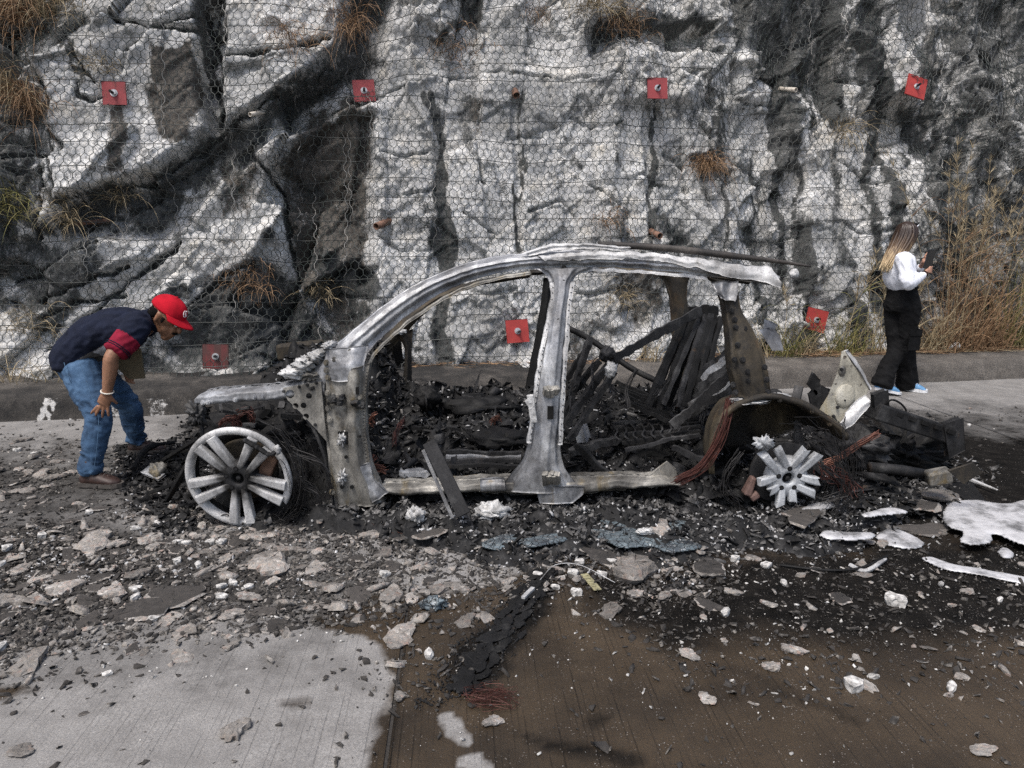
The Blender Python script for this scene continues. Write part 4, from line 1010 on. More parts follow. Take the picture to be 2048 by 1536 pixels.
for k in range(13):
    f = k / 12.0
    bar('rear_seat_slat', at(1376 + 62 * f + random.uniform(-4, 4), 624 + 6 * abs(f - .4) + random.uniform(-3, 8), 4.55), at(1290 + 118 * f + random.uniform(-6, 6), 822 - 10 * f + random.uniform(-16, 10), 4.36 + 0.16 * (k % 2)), random.uniform(.022, .05), random.uniform(.012, .03), (M_char, M_dark, M_char, M_char, M_dark)[k % 5], CAR, 1.0, (0, 1, 0))
bar('rear_seat_slat', at(1378, 622, 4.56), at(1436, 620, 4.56), .04, .05, M_char)
for k in range(6):
    bar('rear_side_strip', at(1470, 690 + 17 * k, 4.1), at(1412 - 8 * k, 742 + 18 * k, 4.2), .012, .045, (M_dark, M_steel, M_dark)[k % 3])
bar('long_seat_bar', at(1470, 737, 4.05), at(1345, 852, 4.05), .02, .05, M_dark)
for k in range(6):
    bar('seat_pan_rail', at(1232 + 5 * k, 762 + 9 * k, 4.6 - .06 * k), at(1345 - 2 * k, 812 + 6 * k, 4.5 - .05 * k), .022, .022, M_char)
for k in range(5):
    bar('seat_base_rail', at(1250 - 6 * k, 900 - 13 * k, 4.0 + .1 * k), at(1400, 868 - 8 * k, 4.0 + .1 * k), .03, .018, (M_dark, M_char)[k % 2])
for k in range(9):
    b = MB(); u0 = 1226 + 18 * k
    b.tube(spline([at(u0, 850 - k, 4.35), at(u0 + 9, 862 - k, 4.2), at(u0 + 4, 872 - k, 4.12), at(u0 + 14, 880 - k, 4.05)], 10), 0.006, 5); b.build('seat_spring', M_dark, CAR)
for k in range(4):
    bar('seat_runner', at(892, 902 + 10 * k, 4.10 - .07 * k), at(1042, 907 + 8 * k, 4.10 - .07 * k), .03, .018, (M_dark, M_steel, M_dark, M_char)[k])
bar('floor_beam', at(818, 852, 4.5), at(945, 862, 4.5), .06, .03, M_dark); bar('floor_beam', at(1140, 905, 4.1), at(1230, 880, 4.2), .05, .04, M_dark)
bar('floor_beam', at(1150, 870, 4.3), at(1178, 862, 4.3), .10, .08, M_steel); bar('floor_beam', at(800, 944, 3.95), at(870, 948, 3.95), .08, .03, M_steel)
bar('floor_beam', at(1150, 890, 4.05), at(1222, 955, 3.9), .03, .03, M_dark); bar('floor_beam', at(1345, 895, 3.95), at(1420, 925, 3.85), .03, .03, M_dark)
lump('console_block', at(856, 796, 4.75), .09, .1, .08, M_char, CAR, 81.0, .4); lump('console_block', at(960, 812, 4.8), .25, .15, .06, M_char, CAR, 83.0, .5); lump('console_block', at(1010, 880, 4.3), .22, .15, .07, M_char, CAR, 84.0, .5)
lump('console_block', at(1290, 905, 4.3), .2, .2, .12, M_black, CAR, 85.0, .3)
lump('engine_block', at(520, 850, 4.2), .32, .25, .16, M_char, CAR, 86.0, .45, 34, 4.0)
lump('gearbox', at(590, 860, 4.1), .16, .2, .13, M_char, CAR, 87.0, .45, 30, 4.0)
b = MB()
for k in range(26):
    c0 = at(430 + 8 * k + random.uniform(-8, 8), 812 + random.uniform(0, 40), random.uniform(3.95, 4.25))
    b.box(c0, c0 + Vector((random.uniform(-.12, .12), random.uniform(-.05, .05), random.uniform(-.05, .05))), random.uniform(.01, .04), random.uniform(.01, .035))
o = b.build('engine_scrap', M_dark, CAR); tag(o, kind='stuff')

for k in range(14):                                                     # burnt looms and springs hanging in the cabin
    u0, v0 = random.uniform(1150, 1440), random.uniform(700, 840); Y0 = random.uniform(4.1, 4.7)
    bundle('burnt_loom', [at(u0, v0, Y0), at(u0 + random.uniform(-25, 25), v0 + random.uniform(10, 40), Y0), at(u0 + random.uniform(-40, 40), v0 + random.uniform(40, 80), Y0 - .1)], 4, .012, (M_blackwire, M_dark)[k % 2], .0028, seed=300 + k)
# ---- wheels
def ring_vf(prof, a0, a1, n, jag=0.0):
    """lathe about the Y axis between two angles; prof = (radius, y)"""
    ts = np.linspace(a0, a1, n); m_ = len(prof)
    pr_ = np.array(prof)
    V = np.stack([np.cos(ts)[:, None] * pr_[None, :, 0], np.broadcast_to(pr_[None, :, 1], (n, m_)), np.sin(ts)[:, None] * pr_[None, :, 0]], -1)
    if jag:
        for s_, sg in ((0, 1), (n - 1, -1)):
            V[s_, :, 0] += jag * np.random.default_rng(3).uniform(-1, 1, m_); V[s_, :, 2] += jag * np.random.default_rng(5).uniform(-1, 1, m_)
    return V.reshape(-1, 3), grid_faces(n, m_)
def spoke_mesh(r0, r1, w0, w1, d0, d1, y0, jag=0.0, seed=0):
    """one spoke along +X: ridged box section"""
    rs = np.linspace(r0, r1, 9); V = []
    rg_ = np.random.default_rng(seed)
    for i, r in enumerate(rs):
        f = i / 8; w, d = w0 + (w1 - w0) * f, d0 + (d1 - d0) * f
        y = y0 - 0.018 * math.sin(f * 1.6)
        j = jag * rg_.uniform(-1, 1, 6) if i == 8 else np.zeros(6)
        for k, (a, c) in enumerate(((-.5, 1.0), (-.5, .12), (-.33, 0.0), (.33, 0.0), (.5, .12), (.5, 1.0))):
            V.append((r + j[k], y + d * c, a * w))
    Fc = []
    for i in range(8):
        for k in range(6):
            a, b_ = i * 6 + k, i * 6 + (k + 1) % 6
            Fc.append((a, b_, b_ + 6, a + 6))
    Fc += [tuple(range(5, -1, -1)), tuple(range(48, 54))]
    return V, Fc
def xf(V, M): return [M @ Vector(v) for v in V]
def sooted(base, centre):
    m_ = base.copy(); m_.name = 'sooted_wheel_alloy'; t = m_.node_tree; bs = t.nodes['Principled BSDF']
    src = bs.inputs['Base Color'].links[0].from_socket
    g = t.nodes.new('ShaderNodeNewGeometry'); vm = t.nodes.new('ShaderNodeVectorMath'); vm.operation = 'DISTANCE'; vm.inputs[1].default_value = centre
    t.links.new(g.outputs['Position'], vm.inputs[0])
    nz = t.nodes.new('ShaderNodeTexNoise'); nz.inputs['Scale'].default_value = 16; nz.inputs['Detail'].default_value = 6; t.links.new(g.outputs['Position'], nz.inputs['Vector'])
    ad = t.nodes.new('ShaderNodeMath'); ad.operation = 'MULTIPLY_ADD'; t.links.new(nz.outputs[0], ad.inputs[0]); ad.inputs[1].default_value = .16; t.links.new(vm.outputs['Value'], ad.inputs[2])
    rp_ = t.nodes.new('ShaderNodeValToRGB'); rp_.color_ramp.elements[0].position = .15; rp_.color_ramp.elements[0].color = (1, 1, 1, 1); rp_.color_ramp.elements[1].position = .25; rp_.color_ramp.elements[1].color = (0, 0, 0, 1)
    t.links.new(ad.outputs[0], rp_.inputs[0])
    mx = t.nodes.new('ShaderNodeMix'); mx.data_type = 'RGBA'; t.links.new(rp_.outputs[0], mx.inputs[0]); t.links.new(src, mx.inputs[6]); mx.inputs[7].default_value = (.02, .019, .018, 1); t.links.new(mx.outputs[2], bs.inputs['Base Color'])
    return m_
def wheel(name, centre, tilt, yaw, ring, lens, hubmat):
    M_sp = sooted(M_alu, centre) if ring else M_alu2
    M = Matrix.Translation(centre) @ Matrix.Rotation(yaw, 4, 'Z') @ Matrix.Rotation(tilt, 4, 'X')
    if ring:
        V, Fc = ring_vf([(.238, .03), (.242, .006), (.256, -.006), (.272, -.005), (.280, .004), (.280, .014), (.262, .03)], math.radians(-30), math.radians(283), 110, 0.012)
        w = mesh(name, xf(V, M), Fc, M_alu, CAR, True)
        V, Fc = ring_vf([(.262, .03), (.252, .045), (.246, .065), (.252, .075), (.256, .08), (.25, .082), (.236, .07), (.238, .03)], math.radians(-30), math.radians(283), 90, 0.012)
        mesh('rim_barrel', xf(V, M), Fc, M_char, w, True)
    else:
        V, Fc = ring_vf([(.0, .075), (.165, .075), (.172, .08), (.172, .098), (.165, .1), (.0, .1)], 0, 2 * math.pi, 60)
        w = mesh(name, xf(V, M), Fc, M_dark, CAR)
    for i, ang in enumerate((126, 54, -18, -90, 198)):
        for j, s_ in enumerate((1, -1)):
            L = lens[i][j]
            V, Fc = spoke_mesh(.052, L, (.030 if ring else .036), .052 if ring else .044, .05, .034, -.008, 0.0 if ring else .018, i * 2 + j)
            R = Matrix.Rotation(-math.radians(ang), 4, 'Y') @ Matrix.Translation((0, 0, s_ * (.016 if ring else .021))) @ Matrix.Rotation(-s_ * math.radians(7.0 if ring else 5.0), 4, 'Y')
            o = mesh('spoke', xf(V, M @ R), Fc, M_sp, w)
            bv = o.modifiers.new('bevel', 'BEVEL'); bv.width = .003; bv.segments = 2
    V, Fc = ring_vf([(.031, .05), (.031, .0), (.036, -.008), (.05, -.010), (.078 if ring else .092, -.004), (.090 if ring else .108, .012), (.094 if ring else .112, .05)], 0, 2 * math.pi, 40)
    mesh('hub', xf(V, M), Fc, hubmat, w, True)
    V, Fc = ring_vf([(.0, .028), (.031, .028)], 0, 2 * math.pi, 24); mesh('hub_bore', xf(V, M), Fc, M_black, w)
    V, Fc = ring_vf([(.0, .0), (.011, .0), (.013, .006), (.013, .024)], 0, 2 * math.pi, 12); mesh('axle_nut', xf(V, M), Fc, M_dark, w)
    for k in range(5):
        t = math.radians(90 + 72 * k); c = Vector((math.cos(t) * .058, -.011, math.sin(t) * .058))
        b = MB(); b.cyl(c, c + Vector((0, .02, 0)), .0135, 12); b.V = xf(b.V, M); o = b.build('lug_hole', M_black, w)  # black plug painted as the dark of a lug hole
        b = MB(); b.cyl(c + Vector((0, -.0015, 0)), c + Vector((0, .012, 0)), .0085, 6); b.V = xf(b.V, M); b.build('wheel_bolt', M_dark, w)
    return w, M
M_alu2 = burnt('pale_broken_aluminium', (0.46, 0.48, 0.50), (0.72, 0.735, 0.75), (0.07, 0.067, 0.064), (0.4, 0.4, 0.4), 0.55, 0.34, 0.0, 0.2, 0.5)
fw, FM = wheel('wheel', at(476, 957, 3.64), math.radians(7), math.radians(-3), True, [(.25, .25), (.25, .24), (.25, .25), (.25, .25), (.25, .25)], M_dark)
V, Fc = ring_vf([(.0, .10), (.16, .10), (.17, .105), (.17, .125), (.16, .13), (.0, .13)], 0, 2 * math.pi, 60); mesh('brake_disc', xf(V, FM), Fc, M_brown, fw)
b = MB(); b.box((.10, .09, -.03), (.165, .09, .10), .07, .07); b.V = xf(b.V, FM); b.build('brake_caliper', M_cal if 'M_cal' in globals() else simple('rusty_caliper', (0.22, 0.13, 0.09), 0.7, 0.1, 0.4, 18.0, 0.4), fw, bevel=.01)
b = MB()
P0 = spline([(.07, -.03, .23), (.15, -.045, .19), (.2, -.05, .16), (.245, -.05, .18)], 16); b.tube(P0, [.008 + .006 * abs(math.sin(i * 1.3)) for i in range(16)], 6)
b.V = xf(b.V, FM); b.build('melted_drip', M_dark, fw)
lump('melted_drip_end', FM @ Vector((.245, -.05, .185)), .018, .012, .028, M_alu, fw, 91.0, .4)
rw, RM = wheel('wheel', at(1576, 957, 3.66), math.radians(4), math.radians(4), False, [(.205, .185), (.175, .195), (.15, .165), (.125, .145), (.11, .145)], M_alu2)
lump('broken_rim_piece', RM @ Vector((-.150, -.005, .200)), .055, .035, .038, M_alu2, rw, 93.0, .7, 24, 4.0)
b = MB(); b.box((-.19, .06, -.11), (-.16, .06, -.01), .06, .045, taper=.7); b.box((-.17, .05, -.13), (-.13, .05, -.10), .04, .04); b.V = xf(b.V, RM); b.build('brake_caliper', simple('rusty_caliper_rear', (0.16, 0.10, 0.085), 0.7, 0.1, 0.4, 18.0, 0.4), rw, bevel=.01)

# ---- copper and steel wires
bundle('copper_wiring', [side(1458, 800, 0.04), side(1450, 840, 0.0), side(1432, 890, -0.03), side(1400, 935, -0.05), side(1352, 962, -0.06)], 46, .016, M_cud, .0022, seed=1)
bundle('copper_wiring', [side(1652, 928, 0.05), side(1680, 915, 0.05), side(1715, 892, 0.10), side(1755, 868, 0.15)], 30, .012, M_cu, .0022, seed=2)
bundle('copper_wiring', [side(1652, 930, 0.05), side(1660, 950, 0.0), side(1690, 960, 0.0), side(1700, 985, -.03)], 26, .03, M_cud, .002, seed=3)
bundle('copper_wiring', [at(470, 850, 4.0), at(480, 826, 4.0), at(500, 822, 4.0), at(506, 846, 4.0)], 16, .02, M_cud, .002, seed=4)
bundle('copper_wiring', [at(440, 850, 3.95), at(455, 835, 3.95), at(470, 840, 3.95), at(478, 858, 3.95)], 14, .02, M_cud, .002, seed=5)
bundle('copper_wiring', [at(770, 940, 3.85), at(745, 932, 3.85), at(738, 925, 3.85), at(750, 915, 3.88)], 18, .02, M_cu, .002, seed=6)
bundle('copper_wiring', [at(790, 885, 4.1), at(795, 860, 4.15), at(808, 840, 4.2)], 14, .016, M_cud, .002, seed=7)
bundle('copper_wiring', [at(985, 845, 4.4), at(992, 830, 4.4), at(1000, 838, 4.4)], 10, .012, M_cu, .002, seed=8)
bundle('copper_wiring', [at(748, 850, 4.2), at(742, 835, 4.2), at(752, 828, 4.2)], 12, .015, M_cu, .002, seed=9)
for k, pts in enumerate((((1655, 880), (1690, 930), (1720, 985), (1760, 1010)), ((1690, 830), (1688, 900), (1700, 950), (1730, 990)), ((1480, 905), (1450, 950), (1452, 985), (1475, 1005)), ((1640, 930), (1680, 960), (1690, 990), (1650, 1005)), ((590, 905), (640, 925), (660, 960), (650, 1000)), ((585, 930), (600, 960), (630, 985), (640, 1010)))):
    bundle('tyre_wire', [side(u, v, -0.04) for u, v in pts], 9 if k > 1 else 2, .018, M_blackwire, .0018, seed=20 + k)
for sgn, cpt in ((1, (600, 1000)), (-1, (400, 1010))):                       # steel cords left over from the tyres, round the wheels
    rg_ = np.random.default_rng(40 + sgn)
    b = MB()
    for k in range(70):
        R_ = rg_.uniform(.27, .36); a0 = rg_.uniform(-150, -20); a1 = a0 + rg_.uniform(30, 90); y = rg_.uniform(-.02, .2)
        ts = np.radians(np.linspace(a0, a1, 10))
        b.tube([FM @ Vector((math.cos(t) * R_, y + .02 * math.sin(3 * t + k), max(math.sin(t) * R_, -.27) + .015 * rg_.normal())) for t in ts], .0016, 3, False)
    b.build('tyre_cords', M_blackwire, fw)
rg_ = np.random.default_rng(44); b = MB()
for k in range(110):
    R_ = rg_.uniform(.24, .38); a0 = rg_.uniform(-170, 20); a1 = a0 + rg_.uniform(30, 110); y = rg_.uniform(-.08, .16)
    ts = np.radians(np.linspace(a0, a1, 10))
    b.tube([RM @ Vector((math.cos(t) * R_, y + .02 * math.sin(3 * t + k), max(math.sin(t) * R_, -.26) + .015 * rg_.normal())) for t in ts], .0017, 3, False)
b.build('tyre_cords', M_blackwire, rw)

# ================================================================== rubble, ash and loose scrap on the road
n = NT('road_aggregate')
p = n.pos()
cell = n.vor(p, 62.0, 'F1', 'Color')
sep = n.node('ShaderNodeSeparateColor'); n.put(sep.inputs[0], cell)
c = n.ramp(sep.outputs[0], [(0.0, (0.30, 0.275, 0.245)), (0.35, (0.20, 0.18, 0.16)), (0.55, (0.38, 0.34, 0.29)), (0.78, (0.32, 0.22, 0.18)), (0.9, (0.52, 0.49, 0.45)), (1.0, (0.42, 0.40, 0.38))])
paste = n.noise(p, 45.0, 7.0, 0.7)
c = n.mix(n.ramp(paste, [(0.40, 0.0), (0.58, 1.0)]), c, (0.31, 0.293, 0.272))
c = n.mix(n.ramp(n.noise(p, 9.0, 6.0, 0.65), [(0.46, 0.0), (0.70, 0.85)]), c, (0.06, 0.055, 0.05))
tint = n.rand()
c = n.mix(n.math('MULTIPLY', n.math('POWER', tint, 2.0), 0.75), c, (0.07, 0.063, 0.056))
M_agg = n.out(c, 0.95, 0.0, n.bump(n.math('ADD', n.math('MULTIPLY', n.vor(p, 62.0), -0.7), paste), 0.9, 0.008))
n = NT('scorched_road_skin')
p = n.pos()
c = n.ramp(n.noise(p, 26.0, 7.0, 0.68), [(0.3, (0.010, 0.009, 0.008)), (0.55, (0.030, 0.027, 0.0245)), (0.75, (0.075, 0.068, 0.061))])
c = n.mix(n.math('MULTIPLY', n.rand(), 0.55), c, (0.085, 0.076, 0.068))
M_skin = n.out(c, 0.93, 0.0, n.bump(n.noise(p, 130.0, 5.0, 0.7), 0.6, 0.005))
M_stone = simple('whitened_stone', (0.42, 0.41, 0.39), 0.9, 0, 0.7, 50.0, 0.5, 0.006)
n = NT('char_flakes')
p = n.pos()
M_charbits = n.out(n.ramp(n.noise(p, 17.0, 6.0, 0.75), [(0.35, (0.004, 0.004, 0.004)), (0.55, (0.014, 0.014, 0.0145)), (0.72, (0.055, 0.054, 0.053))]), 0.7, 0.0, n.bump(n.noise(p, 90.0, 4.0), 0.5, 0.004), **{'Specular IOR Level': 0.25})
n = NT('ash_flakes')
p = n.pos()
M_ashbits = n.out(n.ramp(n.noise(p, 22.0, 5.0, 0.75), [(0.30, (0.10, 0.10, 0.10)), (0.5, (0.32, 0.32, 0.32)), (0.68, (0.66, 0.66, 0.66))]), 0.95)
n = NT('grey_crust')
p = n.pos()
M_greybits = n.out(n.ramp(n.noise(p, 19.0, 6.0, 0.78), [(0.32, (0.018, 0.018, 0.018)), (0.50, (0.075, 0.073, 0.071)), (0.64, (0.19, 0.186, 0.18)), (0.76, (0.42, 0.42, 0.41))]), 0.92, 0.0, n.bump(n.noise(p, 110.0, 4.0), 0.6, 0.004))
n = NT('concrete_gravel')
p = n.pos()
M_gravel = n.out(n.ramp(n.noise(p, 24.0, 5.0, 0.8), [(0.32, (0.012, 0.011, 0.010)), (0.50, (0.045, 0.041, 0.037)), (0.62, (0.20, 0.185, 0.165)), (0.75, (0.50, 0.475, 0.445))]), 0.95, 0.0, n.bump(n.noise(p, 150.0, 4.0), 0.6, 0.004))
for mm in (M_char, M_black, M_dark):
    mm.node_tree.nodes['Principled BSDF'].inputs['Specular IOR Level'].default_value = 0.22

CHIP = []
rc = np.random.default_rng(11)
for k in range(10):                                         # small broken pieces: five-sided flat prisms pulled out of shape
    m_ = 5
    t = np.sort(rc.uniform(0, 2 * math.pi, m_)); r = rc.uniform(0.55, 1.0, m_)
    lo = np.stack([np.cos(t) * r, np.sin(t) * r, np.full(m_, -0.5)], 1) * [.5, .5, .5]
    hi = lo * rc.uniform(0.55, 1.05, (m_, 1)) + [0, 0, 0.5] + rc.normal(size=(m_, 3)) * .09
    CHIP.append(np.vstack([lo, hi]))
CHIP = np.array(CHIP)
CF = []
for i in range(5):
    j = (i + 1) % 5; CF += [(i, j, j + 5), (i, j + 5, i + 5)]
CF += [(5, 6, 7), (5, 7, 8), (5, 8, 9)]
CF = np.array(CF)
def rot_mats(rg_, N, tilt):
    a = rg_.uniform(0, 2 * math.pi, N); b = rg_.normal(size=N) * tilt; c = rg_.normal(size=N) * tilt
    ca, sa, cb, sb, cc, sc2 = np.cos(a), np.sin(a), np.cos(b), np.sin(b), np.cos(c), np.sin(c)
    Rz = np.zeros((N, 3, 3)); Rz[:, 0, 0] = ca; Rz[:, 0, 1] = -sa; Rz[:, 1, 0] = sa; Rz[:, 1, 1] = ca; Rz[:, 2, 2] = 1
    Rx = np.zeros((N, 3, 3)); Rx[:, 0, 0] = 1; Rx[:, 1, 1] = cb; Rx[:, 1, 2] = -sb; Rx[:, 2, 1] = sb; Rx[:, 2, 2] = cb
    Ry = np.zeros((N, 3, 3)); Ry[:, 1, 1] = 1; Ry[:, 0, 0] = cc; Ry[:, 0, 2] = sc2; Ry[:, 2, 0] = -sc2; Ry[:, 2, 2] = cc
    return Rz @ Rx @ Ry
def chips(name, P, size, flat, mat, tilt, seed, parent=None, stretch=0.0):
    rg_ = np.random.default_rng(seed); N = len(P)
    B = CHIP[rg_.integers(0, len(CHIP), N)].copy()
    S_ = np.stack([size * (1 + stretch * rg_.random(N) ** 2), size * rg_.uniform(.6, 1, N), size * flat * rg_.uniform(.6, 1.4, N)], 1)
    V = np.einsum('nij,nkj->nki', rot_mats(rg_, N, tilt), B * S_[:, None, :]) + P[:, None, :]
    Fc = (np.arange(N) * 10)[:, None, None] + CF[None]
    o = mesh(name, V.reshape(-1, 3), Fc.reshape(-1, 3), mat, parent)
    return tag(o, kind='stuff')
def sample(N, sets, seed, x=(-4.2, 4.6), y=(1.7, 6.4), warp=30.0, floor=0.0, sharp=1.0):
    """ground points, denser where the outlines (value) say so"""
    rg_ = np.random.default_rng(seed); out = []
    got = 0
    while got < N:
        P = np.stack([rg_.uniform(*x, 60000), rg_.uniform(*y, 60000), np.zeros(60000)], 1)
        d = np.maximum(masks(P, sets, warp), floor)
        d = d ** sharp * (0.35 + 1.3 * np.clip(0.5 + fbm(P[:, 0] * 2.5, P[:, 1] * 2.5, seed * 1.7, 3), 0, 1))
        u, v = to_px(P)
        Q = P[(rg_.random(60000) < d) & (u > -150) & (u < 2200) & (v < 1640)]
        out.append(Q); got += len(Q)
    return np.vstack(out)[:N]
HEAVY = [([(330, 900), (430, 1040), (760, 1070), (1050, 1120), (1380, 1130), (1700, 1090), (1900, 1010), (1940, 930), (1880, 880), (1600, 860), (700, 830), (400, 830)], 1.0, 40)]
def lift(P):
    """height of the burnt mass on the road close to the car"""
    x, y = P[:, 0], P[:, 1]
    d = np.exp(-((y - 3.72) / 0.33) ** 2) * sstep(-1.9, -1.3, x) * sstep(2.6, 1.9, x)
    return 0.055 * d
hx, hy = np.meshgrid(np.linspace(-2.1, 2.8, 220), np.linspace(2.95, 4.3, 80), indexing='ij')
hP = np.stack([hx.ravel(), hy.ravel(), 0 * hx.ravel()], 1)
hm = masks(hP, HEAVY, 40.0)
hz = (0.030 + lift(hP)) * sstep(0.25, 0.9, hm) * (1 + 0.8 * fbm(hP[:, 0] * 5, hP[:, 1] * 5, 3.0, 4)) + 0.03 * np.abs(fbm(hP[:, 0] * 11, hP[:, 1] * 11, 9.0, 3)) * (hm > .3) - 0.010
def heap(P):
    i = np.clip((P[:, 0] + 2.1) / 4.9 * 219, 0, 219).astype(int); j = np.clip((P[:, 1] - 2.95) / 1.35 * 79, 0, 79).astype(int)
    ins = (P[:, 0] > -2.1) & (P[:, 0] < 2.8) & (P[:, 1] > 2.95) & (P[:, 1] < 4.3)
    return np.where(ins, np.maximum(hz.reshape(220, 80)[i, j], 0), 0)
hP[:, 2] = hz
o = mesh('ash_bed', hP, grid_faces(220, 80)[:, ::-1], M_charbits)
tag(o, 'bed of black ash under and beside the burnt car', 'ash', kind='stuff')
def scatter(name, label, cat, N, sets, smin, smax, flat, mat, seed, tilt=.5, pw=2.0, bury=.1, **kw):
    P = sample(N, sets, seed, **kw)
    size = smin + (smax - smin) * np.random.default_rng(seed + 1).random(len(P)) ** pw
    P[:, 2] = heap(P) + size * flat * (0.5 - bury)
    return tag(chips(name, P, size, flat, mat, tilt, seed + 2, stretch=.8), label, cat)
scatter('char_debris', 'black charred crumbs and flakes heaped along the car', 'debris', 17000, HEAVY, .006, .075, .26, M_charbits, 100, .7)
scatter('grey_debris', 'grey crusty fragments strewn over the burnt debris', 'debris', 6500, [([(380, 1010), (700, 1050), (1050, 1120), (1380, 1130), (1700, 1090), (1900, 1030), (1960, 960), (1700, 960), (1000, 985), (700, 990)], 1.0, 40)], .008, .060, .28, M_greybits, 150, .6, 2.2)
scatter('sill_debris', 'charred flakes and crust banked up against the sill', 'debris', 7000, [([(640, 1000), (760, 985), (1000, 975), (1400, 970), (1480, 1000), (1400, 1045), (1000, 1060), (660, 1050)], 1.0, 16)], .008, .070, .35, M_greybits, 170, .9, 2.0, warp=8.0)
scatter('ash_debris', 'white and grey ash flakes strewn over the burnt debris', 'ash', 5200, [([(430, 1010), (760, 1060), (1050, 1130), (1380, 1140), (1700, 1100), (1960, 1020), (1900, 930), (1600, 960), (1000, 1000), (700, 1000)], 1.0, 40), ([(0, 1080), (500, 1080), (800, 1130), (500, 1200), (0, 1200)], .35, 50)], .005, .030, .5, M_ashbits, 200, .6, 2.2)
LEFTZ = [([(-300, 1090), (160, 1060), (420, 1050), (780, 1090), (900, 1150), (800, 1210), (560, 1250), (300, 1270), (-300, 1330)], 1.0, 40), ([(560, 1060), (1000, 1120), (1450, 1130), (1500, 1190), (1000, 1200), (800, 1240)], .7, 40),
         ([(700, 1200), (950, 1200), (1000, 1300), (900, 1420), (760, 1420)], .16, 60), ([(-300, 1280), (300, 1270), (400, 1330), (150, 1420), (-300, 1450)], .12, 60), ([(1050, 1150), (2300, 1040), (2300, 1420), (1500, 1420), (1200, 1300)], .13, 60), ([(-300, 900), (300, 900), (350, 1060), (-300, 1090)], .22, 50)]
scatter('concrete_gravel', 'crumbled grey concrete gravel spread in front of the car', 'gravel', 15000, LEFTZ, .004, .040, .35, M_gravel, 300, .4, 2.4, floor=.018)
scatter('grit', 'fine grey grit and dust packed between the rubble', 'grit', 12000, LEFTZ, .002, .011, .6, M_gravel, 350, .4, 1.6, floor=.012)
scatter('dark_crumbs', 'dark crumbs of scorched road surface among the gravel', 'gravel', 7000, LEFTZ, .006, .045, .35, M_skin, 400, .4, 2.0, floor=.02)
scatter('white_crumbs', 'small white crumbs dotted over the wet road', 'gravel', 1500, [([(850, 1200), (1200, 1130), (2300, 1050), (2300, 1400), (1300, 1400)], .6, 60), ([(900, 1300), (2300, 1300), (2300, 1700), (900, 1700)], .16, 60), ([(-300, 1100), (700, 1100), (800, 1300), (-300, 1450)], .7, 60)], .003, .022, .6, M_stone, 500, .4, 3.0, floor=.02)
# the burnt mass inside the shell
rg_ = np.random.default_rng(61)
P = np.stack([rg_.uniform(-1.5, 2.2, 9000), rg_.uniform(3.78, 5.5, 9000), np.zeros(9000)], 1)
sz_ = .012 + .08 * rg_.random(9000) ** 2.2
P[:, 2] = car_floor(P[:, 0], P[:, 1]) + sz_ * .12
chips('burnt_scraps', P, sz_, .28, M_charbits, .8, 62, CAR, 1.6)
P2 = np.stack([rg_.uniform(-1.5, 2.2, 1500), rg_.uniform(3.78, 5.3, 1500), np.zeros(1500)], 1); s2 = .006 + .03 * rg_.random(1500) ** 2
P2[:, 2] = car_floor(P2[:, 0], P2[:, 1]) + .012
chips('ash_scraps', P2, s2, .4, M_ashbits, .7, 63, CAR, .8)
P4 = np.stack([rg_.uniform(-1.4, 2.1, 2600), rg_.uniform(3.78, 5.4, 2600), np.zeros(2600)], 1); s4 = .008 + .05 * rg_.random(2600) ** 2
P4[:, 2] = car_floor(P4[:, 0], P4[:, 1]) + .014
chips('crust_scraps', P4, s4, .22, M_greybits, .9, 66, CAR, 2.0)
P3 = np.stack([rg_.uniform(-.75, 2.1, 260), rg_.uniform(3.9, 5.3, 260), np.zeros(260)], 1); s3 = .05 + .12 * rg_.random(260)
P3[:, 2] = car_floor(P3[:, 0], P3[:, 1]) + .04
chips('bent_scraps', P3, s3, .10, M_dark, 1.0, 64, CAR, 1.8)

# ---- concrete flakes: each one a piece of its own
def flake_mesh(name, seed, thick, mats, nside=19):
    rg_ = np.random.default_rng(seed)
    t = np.sort(np.linspace(0, 2 * math.pi, nside, endpoint=False) + rg_.normal(size=nside) * .10)
    r = .5 * (1 + .16 * np.sin(t * 2 + rg_.uniform(0, 6)) + .12 * np.sin(t * 3 + rg_.uniform(0, 6)) + .10 * rg_.normal(size=nside)); r = np.clip(r, .26, .75)
    asp = rg_.uniform(.6, .95)
    ring = lambda k, z, j: np.stack([np.cos(t) * r * k, np.sin(t) * r * k * asp, np.full(nside, z)], 1) + rg_.normal(size=(nside, 3)) * [j, j, j * thick * 1.4]
    V = np.vstack([ring(.86, -thick * .5, .02), ring(1.0, -thick * .05, .035), ring(.93, thick * .36, .03), ring(.55, thick * .46, .05), [[0, 0, thick * .5]]])
    Fc = []
    for a in range(3):
        for i in range(nside):
            j = (i + 1) % nside; Fc.append((a * nside + i, a * nside + j, (a + 1) * nside + j, (a + 1) * nside + i))
    for i in range(nside): Fc.append((3 * nside + i, 3 * nside + (i + 1) % nside, 4 * nside))
    Fc.append(tuple(range(nside - 1, -1, -1)))
    me = raw_mesh(name, V, Fc, mats[0]); me.materials.append(mats[1])
    me.polygons.foreach_set('material_index', np.array([1] * (2 * nside) + [0] * (2 * nside) + [1], np.int32))
    return me
FLAKES = {'dark': [flake_mesh('flake', 10 + k, .07 + .035 * (k % 3), (M_skin, M_agg)) for k in range(8)],
          'agg': [flake_mesh('flake', 40 + k, .11 + .055 * (k % 4), (M_agg, M_agg)) for k in range(10)],
          'white': [flake_mesh('stone', 70 + k, .5, (M_stone, M_stone), 9) for k in range(5)]}
placed = []
